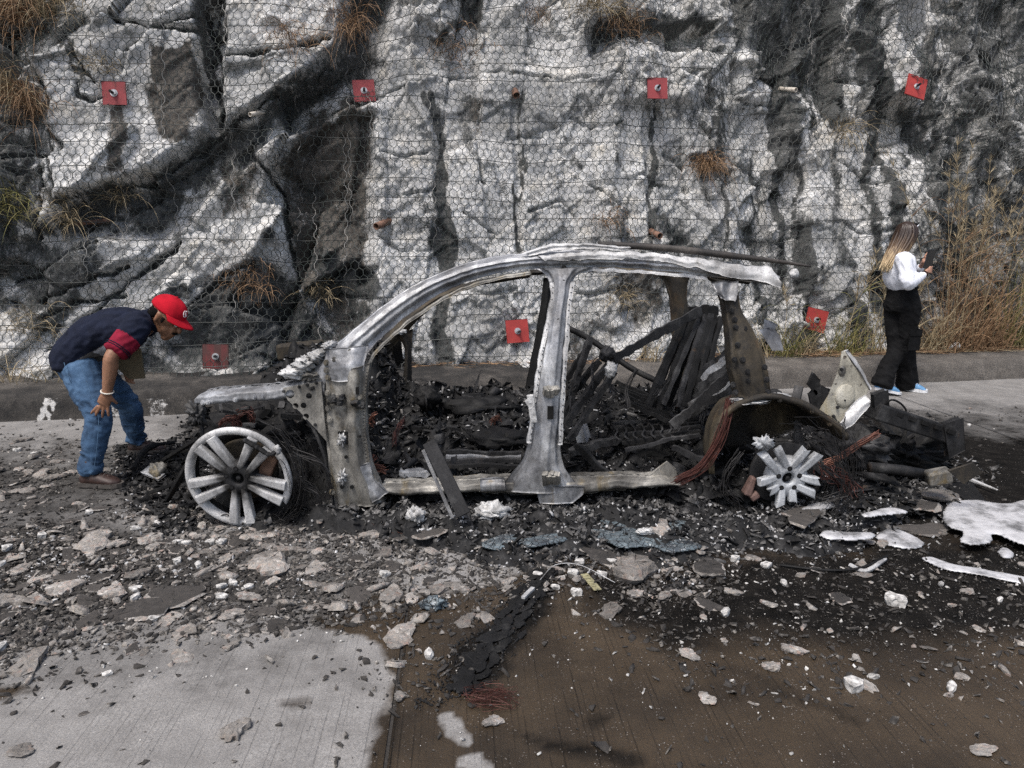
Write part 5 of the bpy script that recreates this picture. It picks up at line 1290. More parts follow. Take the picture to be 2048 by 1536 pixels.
def flake(kind, x, y, size, label, group, name='concrete_flake', seed=None, tilt=.10, z=None):
    me = FLAKES[kind][random.randrange(len(FLAKES[kind]))]
    o = bpy.data.objects.new(name, me); COL.objects.link(o)
    zz = float(heap(np.array([[x, y, 0.0]]))[0])
    o.scale = (size, size, size * random.uniform(.8, 1.1))
    zlow = -min(v.co.z for v in me.vertices) * o.scale[2]
    o.location = (x, y, zz + zlow * .75 + .001)
    o.rotation_euler = (random.gauss(0, tilt), random.gauss(0, tilt), random.uniform(0, 6.28))
    tag(o, label, 'concrete flake' if name == 'concrete_flake' else 'stone', group)
    placed.append((x, y, size))
    return o
SPECIAL = [(350, 1195, 122, 'dark', 'largest flat black slab flake leaning on rubble'), (275, 1225, 105, 'dark', 'long flat black slab flake beside the largest black flake'), (860, 1086, 66, 'dark', 'smooth brown oval concrete flake in front of the leaning metal bar'),
           (1195, 1110, 100, 'dark', 'broad brown grey concrete flake at the edge of the blue glass sheet'), (1268, 1148, 90, 'agg', 'broad pinkish pebbly concrete flake below the blue glass sheet'), (1420, 1140, 95, 'dark', 'cracked brown concrete flake right of the pinkish pebbly flake'),
           (1600, 1066, 95, 'dark', 'dark concrete slab flake edged with white melt by the rear wheel'), (1815, 1020, 110, 'dark', 'long grooved dark slab piece leaning behind the white puddles'), (1850, 1062, 80, 'dark', 'charred slab piece between two white puddles'), (1880, 1010, 75, 'agg', 'tan pebbly flake above the largest white puddle'),
           (2015, 1050, 90, 'dark', 'brown slab flake lying on the largest white puddle'), (555, 1252, 55, 'dark', 'dark topped flake with pale rim at the edge of dry concrete'), (365, 1268, 52, 'agg', 'pale pebbly chunk alone at the edge of the rubble spill'), (58, 1330, 78, 'agg', 'thick pale pebbly chunk with a white stone beside it'),
           (365, 1316, 48, 'agg', 'elongated pale chunk on the dry concrete beside a white pebble'), (800, 1276, 74, 'agg', 'rounded tan pebbly flake beside the slab joint'), (470, 1466, 58, 'agg', 'tan and black broken chunk with a wet rim on dry concrete'), (43, 1502, 50, 'agg', 'pinkish chunk with a wet rim on dry concrete'),
           (1220, 1226, 44, 'agg', 'pale crumbly chunk on the brown wet road near the charred strip'), (1585, 1302, 44, 'agg', 'pale round pebbly flake on black wet road'), (1415, 1399, 38, 'agg', 'grey round flake at the border of brown and black wet road'), (1320, 1085, 60, 'agg', 'grey crust on the blue cracked glass'),
           (1420, 1214, 50, 'dark', 'grooved dark tile shaped flake on black wet road'), (1680, 1200, 46, 'dark', 'grooved dark tile shaped flake below the bent pale trim'), (800, 1395, 30, 'agg', 'dark faced chunk lying on the slab joint'), (985, 1445, 42, 'agg', 'white crumbly double chunk below the copper tangle'),
           (540, 1136, 85, 'agg', 'broad pebbly flake with a red stone set in it'), (190, 1090, 72, 'agg', 'broad pebbly flake left of the burnt tyre wires'), (1965, 1502, 52, 'agg', 'pale crumbling chunk on the brown road at its wet edge')]
for u, v, w_, kd, lb in SPECIAL:
    P = on_ground(u, v); dep = P.y * _c + CAM_H * _s
    flake(kd, P.x, P.y, w_ / F_PX * dep * 1.05, lb, None, tilt=.06 if w_ > 60 else .1)
P = sample(1500, LEFTZ, 77, floor=.004, sharp=1.2)
rg_ = np.random.default_rng(78); cnt = {'dark': 0, 'agg': 0, 'white': 0}
small_P, small_s, small_k = [], [], []
for x, y, _z in P:
    size = .032 + .11 * rg_.random() ** 2.6
    u, v = to_px(np.array([x, y, 0.0])); left_ = u < 1000 and v < 1290
    if not left_: size = min(size, .075)
    if math.hypot(x + 2.36, y - 4.28) < .26 or math.hypot(x + 2.45, y - 5.0) < .26: continue
    if any((x - a) ** 2 + (y - b_) ** 2 < (.36 * (size + s_)) ** 2 for a, b_, s_ in placed): continue
    if len(placed) < 285 and (size > .055 or not left_):
        k = rg_.random()
        zone = ('in the rubble spill left of the wheel', 'rubble spill') if left_ and u < 520 else ('in the rubble between wheel and charred strip', 'rubble by the strip') if left_ else ('on the dry pale slab', 'dry slab') if u < 770 else ('on the brown wet road', 'brown road') if v > 1290 else ('on the black wet road', 'black road')
        big_ = 'broad' if size > .10 else 'small'
        if k < (.34 if left_ else .12): flake('dark', x, y, size, '%s flat dark skinned concrete flake %s' % (big_, zone[0]), '%s dark concrete flakes, %s' % (big_, zone[1]))
        elif k < .90 if left_ else k < .72: flake('agg', x, y, size, '%s tan pebbly concrete flake %s' % (big_, zone[0]), '%s pebbly concrete flakes, %s' % (big_, zone[1]))
        else: flake('white', x, y, min(size, .05), 'small whitened stone %s' % zone[0], 'whitened stones, %s' % zone[1], 'whitened_stone')
    else:
        small_P.append((x, y, size * .12)); small_s.append(size)
for lb, (u, v, w_) in (('white lump of ash alone on the black wet road', (1706, 1378, 46)), ('white lump beside the blackened tile shaped flake', (1790, 1208, 40)), ('white flat stone in the left rubble edge', (108, 1205, 14)), ('white angular stone below the black slab flakes', (308, 1240, 24))):
    P = on_ground(u, v); flake('white', P.x, P.y, w_ / F_PX * P.y * 1.1, lb, None, 'whitened_stone')
Ps = np.array(small_P); Ss = np.array(small_s); Ps[:, 2] += heap(Ps)
tag(chips('flake_rubble', Ps, Ss * .9, .3, M_agg, .25, 79, stretch=.5), 'smaller broken concrete flakes mixed into the rubble', 'rubble')

# ---- white melt that ran from the car and set in flat puddles
n = NT('set_white_melt')
p = n.pos()
M_melt = n.out(n.ramp(n.noise(p, 6.5, 7.0, 0.72), [(0.30, (0.07, 0.07, 0.072)), (0.41, (0.26, 0.26, 0.265)), (0.52, (0.52, 0.52, 0.53)), (0.70, (0.66, 0.66, 0.67))]), 0.42, 0.15, n.bump(n.noise(p, 30.0, 5.0), 0.3, 0.008))
def puddle(name, outline, label, h, mat, cell_=.007, soft=.025, cat='melt', z0=0.0, lift_=.8):
    G = np.array([on_ground(u, v)[:2] for u, v in outline])
    G = spline(np.vstack([G, G[:1]]), len(G) * 6)[:-1]
    x0, y0 = G.min(0) - .02; x1, y1 = G.max(0) + .02
    nx, ny = int((x1 - x0) / cell_) + 2, int((y1 - y0) / cell_) + 2
    X, Y = np.meshgrid(x0 + np.arange(nx) * cell_, y0 + np.arange(ny) * cell_, indexing='ij')
    sd = poly_sd(X, Y, G) + .007 * fbm(X * 11, Y * 11, 5.0, 2)
    Z = z0 + h * np.sqrt(np.clip(sd / soft, 0, 1)) * (1 + .15 * fbm(X * 6, Y * 6, 2.0, 2)) + float(np.max(heap(np.stack([G[:, 0], G[:, 1], 0 * G[:, 0]], 1)))) * lift_ + .002
    gx_, gy_ = np.gradient(sd, cell_)
    gl_ = np.maximum(gx_ ** 2 + gy_ ** 2, .2)
    edge_ = sd < cell_ * .45                                       # pull the border points onto the outline
    X = np.where(edge_, X - sd * gx_ / gl_, X); Y = np.where(edge_, Y - sd * gy_ / gl_, Y)
    Fg = grid_faces(nx, ny)[:, ::-1]
    Fg = Fg[(sd.ravel()[Fg] > -cell_ * .1).any(1) & (sd.ravel()[Fg] > -cell_ * 1.2).all(1)]
    used = np.unique(Fg); remap = -np.ones(nx * ny, int); remap[used] = np.arange(len(used))
    top = np.stack([X, Y, Z], -1).reshape(-1, 3)[used]
    o = mesh(name, top, remap[Fg], mat, None, True)
    md = o.modifiers.new('thick', 'SOLIDIFY'); md.thickness = h * .9; md.offset = -1
    return tag(o, label, cat)
puddle('melt_puddle', [(1597, 1054), (1630, 1040), (1655, 1039), (1664, 1047), (1640, 1055), (1605, 1059)], 'small white melt tongue beside the broken rear wheel', .008, M_melt)
puddle('melt_puddle', [(1640, 1091), (1652, 1083), (1700, 1087), (1738, 1087), (1745, 1094), (1720, 1099), (1660, 1099)], 'narrow white melt bar lying in front of the dark slab', .008, M_melt)
puddle('melt_puddle', [(1752, 1078), (1772, 1062), (1800, 1064), (1836, 1082), (1844, 1094), (1815, 1099), (1775, 1092)], 'leaf shaped white melt puddle with a dark stone in it', .008, M_melt)
puddle('melt_puddle', [(1884, 1052), (1900, 1022), (1950, 1016), (2000, 1024), (2080, 1020), (2090, 1108), (2040, 1104), (1996, 1086), (1978, 1086), (1978, 1100), (1945, 1106), (1920, 1098), (1928, 1080), (1900, 1070)], 'largest white melt puddle with rounded lobes', .008, M_melt)
puddle('melt_puddle', [(1996, 1106), (2006, 1099), (2020, 1104), (2022, 1116), (2006, 1118)], 'small oval white melt drop beside the largest puddle', .008, M_melt)
puddle('melt_puddle', [(1720, 1058), (1770, 1044), (1800, 1048), (1808, 1054), (1770, 1056), (1730, 1062)], 'thin white melt streak under the leaning slab piece', .008, M_melt)
puddle('melt_strip', [(1845, 1119), (1862, 1117), (1900, 1130), (1960, 1141), (2090, 1166), (2090, 1178), (1960, 1152), (1885, 1139)], 'long flat white strip lying on the black wet road', .006, M_melt, .008, .02)
# ---- windscreen glass lying crazed on the ground
n = NT('crazed_glass')
p = n.pos()
ce = n.ramp(n.vor(p, 34.0, 'DISTANCE_TO_EDGE'), [(0.0, 1.0), (0.07, 0.0)])
c = n.mix(n.ramp(n.noise(p, 7.0, 5.0, 0.7), [(0.38, 0.0), (0.66, 1.0)]), (0.035, 0.040, 0.046), (0.15, 0.19, 0.21))
c = n.mix(n.ramp(n.noise(p, 30.0, 6.0, 0.75), [(0.56, 0.0), (0.68, 0.8)]), c, (0.42, 0.43, 0.43))
c = n.mix(ce, c, (0.012, 0.012, 0.013))
M_crazed = n.out(c, 0.35, 0.0, n.bump(n.math('SUBTRACT', 1.0, ce), 0.7, 0.006))
puddle('glass_sheet', [(966, 1104), (1000, 1090), (1036, 1092), (1042, 1104), (1002, 1116), (972, 1114)], 'pale blue crazed glass piece in front of the centre pillar', .008, M_crazed, .008, .012, 'glass', 0.0, .6)
puddle('glass_sheet', [(1046, 1102), (1090, 1092), (1132, 1088), (1142, 1098), (1100, 1108), (1056, 1114)], 'narrow greenish crazed glass strip beside the pale blue piece', .008, M_crazed, .008, .012, 'glass', 0.0, .6)
puddle('glass_sheet', [(1150, 1082), (1185, 1062), (1215, 1048), (1262, 1052), (1300, 1040), (1352, 1052), (1392, 1074), (1372, 1096), (1402, 1112), (1340, 1122), (1300, 1110), (1240, 1112), (1200, 1094)], 'large dark blue crazed windscreen sheet lying by the sill', .008, M_crazed, .010, .012, 'glass', 0.0, .35)
# ---- charred rubber strip trailing towards the viewer
st = empty('charred_strip', on_ground(1000, 1270)); tag(st, 'long charred rubber strip broken into black plates on the wet road', 'rubber strip')
line = spline([on_ground(u, v) for u, v in ((1090, 1146), (1058, 1190), (1030, 1228), (1000, 1275), (968, 1320), (935, 1362), (912, 1390))], 30)
for k in range(29):
    c0 = Vector(line[k]); d = (Vector(line[k + 1]) - c0).normalized(); r = Vector((d.y, -d.x, 0))
    for q in range(3):
        o_ = c0 + r * ((q - 1) * .035 + random.gauss(0, .010)) + d * random.gauss(0, .012)
        sz_ = random.uniform(.03, .06)
        me = FLAKES['dark'][random.randrange(8)]
        V = np.array([v.co for v in me.vertices]) * [sz_ * 1.5, sz_, sz_ * 1.1]; a = math.atan2(d.y, d.x) + random.gauss(0, .3)
        M = Matrix.Translation(o_ + Vector((0, 0, .008 + .006 * (q % 2)))) @ Matrix.Rotation(a, 4, 'Z') @ Matrix.Rotation(random.gauss(0, .22), 4, 'X')
        mesh('rubber_plate', xf(V, M), [tuple(pp.vertices) for pp in me.polygons], M_char, st)
b = MB(); b.box(on_ground(1066, 1185) + Vector((0, 0, .02)), on_ground(1046, 1205) + Vector((0, 0, .02)), .018, .012); b.build('pale_clip', M_alu, st)
scatter('strip_crumbs', 'black and grey crumbs around the charred strip', 'gravel', 900, [([(1100, 1140), (1060, 1140), (920, 1290), (820, 1420), (930, 1400), (1040, 1300)], 1.0, 14)], .005, .022, .5, M_charbits, 610, .5, 2.0, warp=6.0)
# ---- loose scrap
def scrap(name, label, cat, mb_, mat, bevel=.003):
    return tag(mb_.build(name, mat, None, bevel=bevel), label, cat)
def gp(u, v, z=0.0):
    P = on_ground(u, v, z); return P
b = MB(); b.box(at(858, 884, 3.62), at(928, 1030, 3.46), .07, .022, (0, -1, .3)); o = scrap('metal_bar', 'flat grey metal bar leaning on the sill', 'metal bar', b, M_dark)
b = MB(); b.box(at(846, 900, 3.63), at(905, 1036, 3.47), .012, .012); scrap('metal_rod', 'thin rod leaning beside the flat grey bar', 'metal rod', b, M_steel, 0)
b = MB(); b.tube(spline([gp(786, 955, .14), gp(900, 980, .10), gp(1042, 1014, .05)], 8), .009, 6); scrap('metal_rod', 'long dark rod lying along the sill under the flat bar', 'metal rod', b, M_char, 0)
b = MB(); V_ = [gp(u, v, .05) for u, v in ((744, 1004), (752, 986), (855, 980), (866, 992), (860, 1008))]; b.plate(V_, .02, (0, 0, 1)); tr = tag(b.build('mirror_tray', M_char, None, bevel=.004), 'ash filled tray lying at the foot of the hinge pillar', 'tray')
lump('ash_fill', gp(806, 996, .055), .11, .04, .010, M_ash, tr, 5.0, .4)
def tangle(name, u, v, r, nw, mat, label, z=.02, seed=0):
    rg_ = np.random.default_rng(seed); b = MB(); c0 = gp(u, v)
    for k in range(nw):
        a0 = rg_.uniform(0, 6.28); pts = []
        for i in range(9):
            a = a0 + i * .7 * rg_.choice([-1, 1]); rr = r * rg_.uniform(.2, 1)
            pts.append(c0 + Vector((math.cos(a) * rr * 1.5, math.sin(a) * rr, .004 + z * rg_.random())))
        b.tube(spline(pts, 24), .0008, 3, False)
    return tag(b.build(name, mat), label, 'wire')
tangle('wire_tangle', 985, 1402, .075, 16, M_cud, 'reddish copper wire tangle on the brown wet road', .03, 1)
tangle('wire_tangle', 805, 1058, .12, 14, M_cu, 'orange copper wire tangle in the rubble before the tray', .05, 2)
tangle('wire_tangle', 1030, 1060, .06, 8, M_cud, 'small copper wire tangle at the foot of the leaning bar', .05, 3)
b = MB(); ring_ = [gp(452, 1052) + Vector((.03 * math.cos(t), 0, .035 + .03 * math.sin(t))) for t in np.linspace(0, 6.283, 20)]; b.tube(ring_, .003, 5); scrap('wire_ring', 'thin dark wire ring standing under the front wheel', 'wire ring', b, M_dark, 0)
lump_spec = [('ash_lump', 985, 1060, .10, .07, .05, M_ash, 'crusty grey ash lump in front of the sill'), ('ash_lump', 1508, 1012, .09, .06, .05, M_alu2, 'broken white alloy chunk under the rear wheel'), ('ash_lump', 1580, 1018, .05, .04, .03, M_alu2, 'white alloy lump beneath the rear hub'), ('ash_lump', 1290, 1092, .05, .03, .015, M_ash, 'flat white ash cake on the dark blue glass'),
             ('ash_lump', 832, 1070, .05, .05, .05, M_ash, 'white crusty lump beside the brown oval flake'), ('ash_lump', 868, 1215, .06, .04, .03, M_crazed, 'crumpled blue grey lump at the edge of the rubble')]
for k, (nm_, u, v, a, b_, c_, mt, lb) in enumerate(lump_spec):
    P = gp(u, v); o = lump(nm_, (P.x, P.y, float(heap(np.array([[P.x, P.y, 0]]))[0]) + c_ * .5), a, b_, c_, mt, None, 100.0 + k * 7, .55, 28, 3.5); tag(o, lb, 'ash lump')
b = MB()
for k in range(6): b.box(gp(1164 + 5 * k, 1152 + 5 * k, .012), gp(1176 + 4 * k, 1150 + 5.5 * k, .014), .010, .008)
b.box(gp(1168, 1148, .008), gp(1196, 1180, .008), .035, .006); scrap('yellow_bracket', 'small pale yellow ribbed bracket on the wet road', 'bracket', b, simple('pale_yellow_plastic', (0.26, 0.24, 0.14), .7), .002)
b = MB(); b.tube(spline([gp(1700, 1130, .012), gp(1725, 1142, .012), gp(1745, 1136, .02), gp(1770, 1118, .02)], 14), .010, 6); scrap('bent_trim', 'bent pale trim piece on black road below the melt bar', 'trim', b, M_alu, 0)
b = MB(); b.tube(spline([gp(1560, 1130, .01), gp(1650, 1140, .012), gp(1720, 1136, .02), gp(1775, 1112, .03)], 14), .006, 5); scrap('burnt_cable', 'thin burnt cable ending at the bent pale trim', 'cable', b, M_char, 0)
b = MB(); b.tube(spline([gp(1080, 1160, .02), gp(1110, 1130, .03), gp(1160, 1130, .03), gp(1230, 1165, .01)], 16), .0018, 5); scrap('burnt_cable', 'thin curved wire beside the yellow bracket', 'cable', b, M_alu, 0)
b = MB(); b.box(gp(1930, 955, .03), gp(1995, 980, .03), .03, .02, taper=.4); scrap('pipe_scrap', 'pale tapering metal pipe on the road behind the melt', 'scrap', b, M_alu)
b = MB(); b.plate([gp(u, v, .02) for u, v in ((1890, 970), (1940, 960), (1985, 1020), (1950, 1015))], .012, (0, .2, 1)); scrap('charred_board', 'long charred board lying right of the exhaust tip', 'scrap', b, M_char)
b = MB(); b.plate([at(u, v, 3.75) for u, v in ((1896, 940), (1945, 925), (1962, 942), (1925, 965))], .01, (0, 1, .3)); scrap('charred_flap', 'brown charred flap behind the charred board', 'scrap', b, M_brown)
# in front of the front wheel, by the crouching man's feet
b = MB(); b.tube(spline([gp(268, 938, .05), gp(285, 905, .10), gp(310, 890, .12), gp(350, 885, .11)], 14), [.018] * 5 + [.022] * 5 + [.012] * 4, 7); scrap('rubber_hose', 'curved black rubber hose before the far boot', 'hose', b, M_char, 0)
b = MB(); b.plate([gp(u, v, z) for u, v, z in ((282, 944, .06), (298, 932, .08), (330, 948, .05), (316, 958, .03))], .012, (0, -.4, 1)); scrap('grey_plate', 'small grey metal plate lying beside the front wheel', 'metal plate', b, M_steel)
P = gp(318, 960); tag(lump('melted_lamp', (P.x, P.y, .06), .06, .06, .06, M_ochre, None, 140.0, .4), 'pale melted lamp housing beside the small grey plate', 'lamp housing')
for k, (u0, v0, u1, v1, w_, lb) in enumerate(((335, 1000, 375, 930, .03, 'dark strut propped against the front wheel'), (300, 985, 370, 960, .02, 'dark bar lying across the ash left of the front wheel'), (320, 925, 392, 880, .03, 'charred bumper strip propped before the front wheel'), (330, 905, 395, 900, .02, 'charred rod under the front apron'))):
    b = MB(); b.box(gp(u0, v0, .03), at(u1, v1, 3.75 + .1 * k), w_, .02); scrap('charred_bar', lb, 'metal bar', b, M_char)
scatter('char_debris', 'black charred crumbs heaped left of the front wheel', 'debris', 2600, [([(250, 900), (330, 880), (400, 870), (400, 1060), (330, 1050), (260, 1000), (240, 950)], 1.0, 20)], .008, .08, .30, M_charbits, 700, .7, 2.0, warp=10)
scatter('ash_debris', 'grey ash flakes beside the front wheel', 'ash', 500, [([(240, 920), (400, 900), (400, 1070), (250, 1040)], 1.0, 30)], .006, .03, .5, M_ashbits, 720, .6, 2.0, warp=10)

# ================================================================== people
def etube(mb, pts, ra, rb, sidev, n=16, steps=None, round_=0.75):
    """tube with an oval section: ra along sidev, rb across it; rounded ends"""
    steps = steps or max(8, 5 * len(pts))
    P = spline(pts, steps); k = np.linspace(0, 1, len(pts)); t = np.linspace(0, 1, steps)
    seg = np.concatenate([[0], np.cumsum([(Vector(pts[i + 1]) - Vector(pts[i])).length for i in range(len(pts) - 1)])]); seg /= seg[-1]
    A, B = np.interp(t, seg, ra), np.interp(t, seg, rb)
    P = [Vector(p) for p in P]
    d0, d1 = (P[0] - P[1]).normalized(), (P[-1] - P[-2]).normalized()
    if round_:
        m0, m1 = min(A[0], B[0]) * round_, min(A[-1], B[-1]) * round_
        P = [P[0] + d0 * m0, P[0] + d0 * m0 * .75] + P + [P[-1] + d1 * m1 * .75, P[-1] + d1 * m1]
        A = np.concatenate([[A[0] * .12, A[0] * .66], A, [A[-1] * .66, A[-1] * .12]]); B = np.concatenate([[B[0] * .12, B[0] * .66], B, [B[-1] * .66, B[-1] * .12]])
    V, Fc = [], []
    for i, p in enumerate(P):
        d = (P[min(i + 1, len(P) - 1)] - P[max(i - 1, 0)]).normalized()
        x = Vector(sidev); x = (x - d * x.dot(d)).normalized(); y = d.cross(x)
        for q in range(n):
            a = 2 * math.pi * q / n
            V.append(p + x * (math.cos(a) * A[i]) + y * (math.sin(a) * B[i]))
    for i in range(len(P) - 1):
        for q in range(n):
            a, b_ = i * n + q, i * n + (q + 1) % n
            Fc.append((a, b_, b_ + n, a + n))
    Fc.append(tuple(range(n - 1, -1, -1))); Fc.append(tuple(range((len(P) - 1) * n, len(P) * n)))
    mb.add(V, Fc)
def ball(mb, c, r, n=14):
    r = (r, r, r) if not hasattr(r, '__len__') else r
    V, Fc = [], []
    for i in range(n + 1):
        ph = math.pi * i / n
        for q in range(n):
            a = 2 * math.pi * q / n
            V.append(Vector(c) + Vector((math.cos(a) * math.sin(ph) * r[0], math.sin(a) * math.sin(ph) * r[1], math.cos(ph) * r[2])))
    for i in range(n):
        for q in range(n):
            a, b_ = i * n + q, i * n + (q + 1) % n
            Fc.append((a, a + n, b_ + n, b_))
    mb.add(V, Fc)
def skin(name, mb, voxel, mat, parent, smooth=3, fold=None, bake_only=False):
    """union of the collected forms as one closed surface"""
    me = raw_mesh('tmp', mb.V, mb.F)
    t = bpy.data.objects.new('tmp', me); COL.objects.link(t)
    r = t.modifiers.new('r', 'REMESH'); r.mode = 'VOXEL'; r.voxel_size = voxel; r.use_smooth_shade = True
    if smooth:
        s_ = t.modifiers.new('s', 'SMOOTH'); s_.iterations = smooth; s_.factor = .5
    dg = bpy.context.evaluated_depsgraph_get(); dg.update()
    out = bpy.data.meshes.new_from_object(t.evaluated_get(dg))
    bpy.data.objects.remove(t); bpy.data.meshes.remove(me)
    out.name = name
    nv = len(out.vertices)
    if fold is not None:
        co = np.empty(nv * 3, np.float32); out.vertices.foreach_get('co', co); co = co.reshape(-1, 3).astype(float)
        no = np.empty(nv * 3, np.float32); out.vertex_normals.foreach_get('vector', no); no = no.reshape(-1, 3)
        co = co + no * fold(co)[:, None]
        out.vertices.foreach_set('co', co.astype(np.float32).ravel()); out.update()
    out.materials.clear(); out.materials.append(mat)
    out.polygons.foreach_set('use_smooth', np.ones(len(out.polygons), bool))
    return link(name, out, parent)
def cloth(name, col, var=.25, rough=.9, weave=900.0, sheen=0.0):
    n = NT(name); p = n.pos()
    f = n.noise(p, 14.0, 5.0, .6); w = n.noise(p, weave, 2.0)
    c = n.mix(n.ramp(f, [(.35, 0.0), (.65, 1.0)]), tuple(x * (1 - var) for x in col), tuple(min(1, x * (1 + var)) for x in col))
    return n.out(c, rough, 0.0, n.bump(n.math('ADD', n.math('MULTIPLY', w, .3), n.noise(p, 40.0, 4.0)), .25, .004), **{'Specular IOR Level': .15})
def skintone(name, col):
    n = NT(name); p = n.pos()
    c = n.mix(n.ramp(n.noise(p, 35.0, 5.0), [(.35, 0.0), (.65, 1.0)]), tuple(x * .8 for x in col), tuple(x * 1.12 for x in col))
    m_ = n.out(c, .55, 0.0, n.bump(n.noise(p, 300.0, 3.0), .15, .002)); m_.node_tree.nodes['Principled BSDF'].inputs['Subsurface Weight'].default_value = .06
    m_.node_tree.nodes['Principled BSDF'].inputs['Subsurface Radius'].default_value = (.01, .004, .002)
    return m_
def finger(mb, base, d, bend, length, r=.0085, curl=.5):
    """three phalanges from base, curling towards bend"""
    p = Vector(base); d = Vector(d).normalized(); bend = Vector(bend).normalized(); pts = [p.copy()]
    for k, f in enumerate((.45, .32, .23)):
        p = p + d * (length * f); pts.append(p.copy()); d = (d + bend * curl * (.6 + .3 * k)).normalized()
    etube(mb, pts, [r * 1.08, r, r * .92, r * .78], [r * 1.05, r * .95, r * .88, r * .7], bend.cross(d).normalized(), 10, 12)

# ------------------------------------------------------------------ the man bending down to look into the car
MAN = empty('person', on_ground(225, 940))
tag(MAN, 'man in red cap, navy polo shirt and blue jeans bending forward, hand on knee', 'person')
M_mskin = skintone('tanned_skin', (0.26, 0.13, 0.075))
def J(u, v, Y): return at(u, v, Y)
r_hip, l_hip = J(158, 742, 4.46), J(176, 735, 4.68)
r_knee, l_knee = J(198, 832, 4.34), J(256, 806, 4.86)
r_ank, l_ank = J(182, 951, 4.30), J(274, 888, 5.00)
waist, mid, chest, neck0 = J(160, 704, 4.57), J(204, 668, 4.57), J(256, 656, 4.57), J(305, 642, 4.57)
sh_r, el_r, wr_r = J(276, 654, 4.38), J(224, 712, 4.24), J(214, 787, 4.24)
sh_l, el_l, wr_l = J(272, 660, 4.77), J(244, 715, 4.86), J(262, 744, 4.74)
head = J(333, 634, 4.57)
Yv = Vector((0, 1, 0))
fdir = (J(362, 656, 4.57) - head); fdir.y = 0; fdir.normalize()              # where the face points
udir = Vector((-fdir.z, 0, fdir.x))
if udir.z < 0: udir = -udir
b = MB()
etube(b, [waist + Vector((-.03, 0, -.04)), waist, mid, chest, neck0], [.14, .145, .16, .17, .07], [.10, .11, .12, .11, .06], Yv, 18)
etube(b, [chest.lerp(neck0, .6), neck0, head - udir * .03 - fdir * .03], [.07, .056, .054], [.065, .056, .056], Yv, 14)
for h_, k_, a_ in ((r_hip, r_knee, r_ank), (l_hip, l_knee, l_ank)):
    etube(b, [h_, h_.lerp(k_, .5), k_, k_.lerp(a_, .35), a_], [.070, .064, .044, .040, .032], [.070, .064, .044, .040, .032], Yv, 12)
for s_, e_, w_ in ((sh_r, el_r, wr_r), (sh_l, el_l, wr_l)):
    etube(b, [s_, s_.lerp(e_, .5), e_, e_.lerp(w_, .3), e_.lerp(w_, .75), w_], [.052, .048, .042, .045, .034, .027], [.052, .048, .04, .043, .032, .026], Yv, 14)
# head: skull, jaw, nose, brow, ear
ball(b, head + udir * .018 - fdir * .010, (.098, .078, .094)); etube(b, [head - fdir * .03, head + fdir * .045 - udir * .065], [.068, .056], [.072, .056], Yv, 14)
etube(b, [head + fdir * .075 - udir * .025, head + fdir * .074 - udir * .078, head + fdir * .060 - udir * .112], [.038, .034, .030], [.030, .028, .026], Yv, 12)
etube(b, [head + fdir * .092 + udir * .012, head + fdir * .108 - udir * .012, head + fdir * .116 - udir * .030], [.009, .012, .016], [.010, .013, .012], Yv, 10)
etube(b, [head + fdir * .088 + udir * .022 - Yv * .045, head + fdir * .096 + udir * .024, head + fdir * .088 + udir * .022 + Yv * .045], [.010] * 3, [.012] * 3, udir, 10)
ball(b, head + fdir * .098 - udir * .062, (.012, .022, .007)); ball(b, head + fdir * .095 - udir * .074, (.011, .019, .007))
for sg in (-1, 1):
    c_ = head + Yv * (sg * .077) - fdir * .022 - udir * .005
    etube(b, [c_ + udir * .026, c_ - udir * .028], [.010, .008], [.017, .011], Yv, 10)
# hand on the knee: palm over the thigh, fingers spread downwards
pd = (J(207, 806, 4.245) - wr_r).normalized(); pw = Vector((-1, 0, -.15)).normalized(); inn = Vector((.05, 1, -.1)).normalized()
palm0, palm1 = wr_r, J(207, 808, 4.248)
etube(b, [palm0, palm0.lerp(palm1, .4), palm1], [.027, .036, .040], [.022, .020, .016], pw, 14)
for k, (eu, ev, L) in enumerate(((187, 821, .075), (190, 831, .082), (203, 836, .085), (216, 838, .075))):
    base = palm1 + pw * (.030 - .020 * k) + pd * .008
    finger(b, base, J(eu, ev, 4.252) - base, inn, L, .0092, .22)
finger(b, palm0.lerp(palm1, .35) - pw * .028, J(226, 812, 4.27) - palm0.lerp(palm1, .35), inn, .062, .010, .35)
# far hand under the folder
ph = J(254, 748, 4.735); etube(b, [wr_l, ph], [.030, .034], [.018, .016], Yv, 12)
for k in range(4): finger(b, ph + Vector((.006 * k - .012, -.014 - .004 * k, .010 - .016 * k)), Vector((1, -.55, .05 - .1 * k)), Vector((.2, .8, .1)), .068, .0085, .35)
finger(b, ph + Vector((0, .01, .025)), Vector((.8, -.2, .5)), Vector((.3, .6, 0)), .055, .009, .3)
skin('body', b, .0055, M_mskin, MAN, 2)
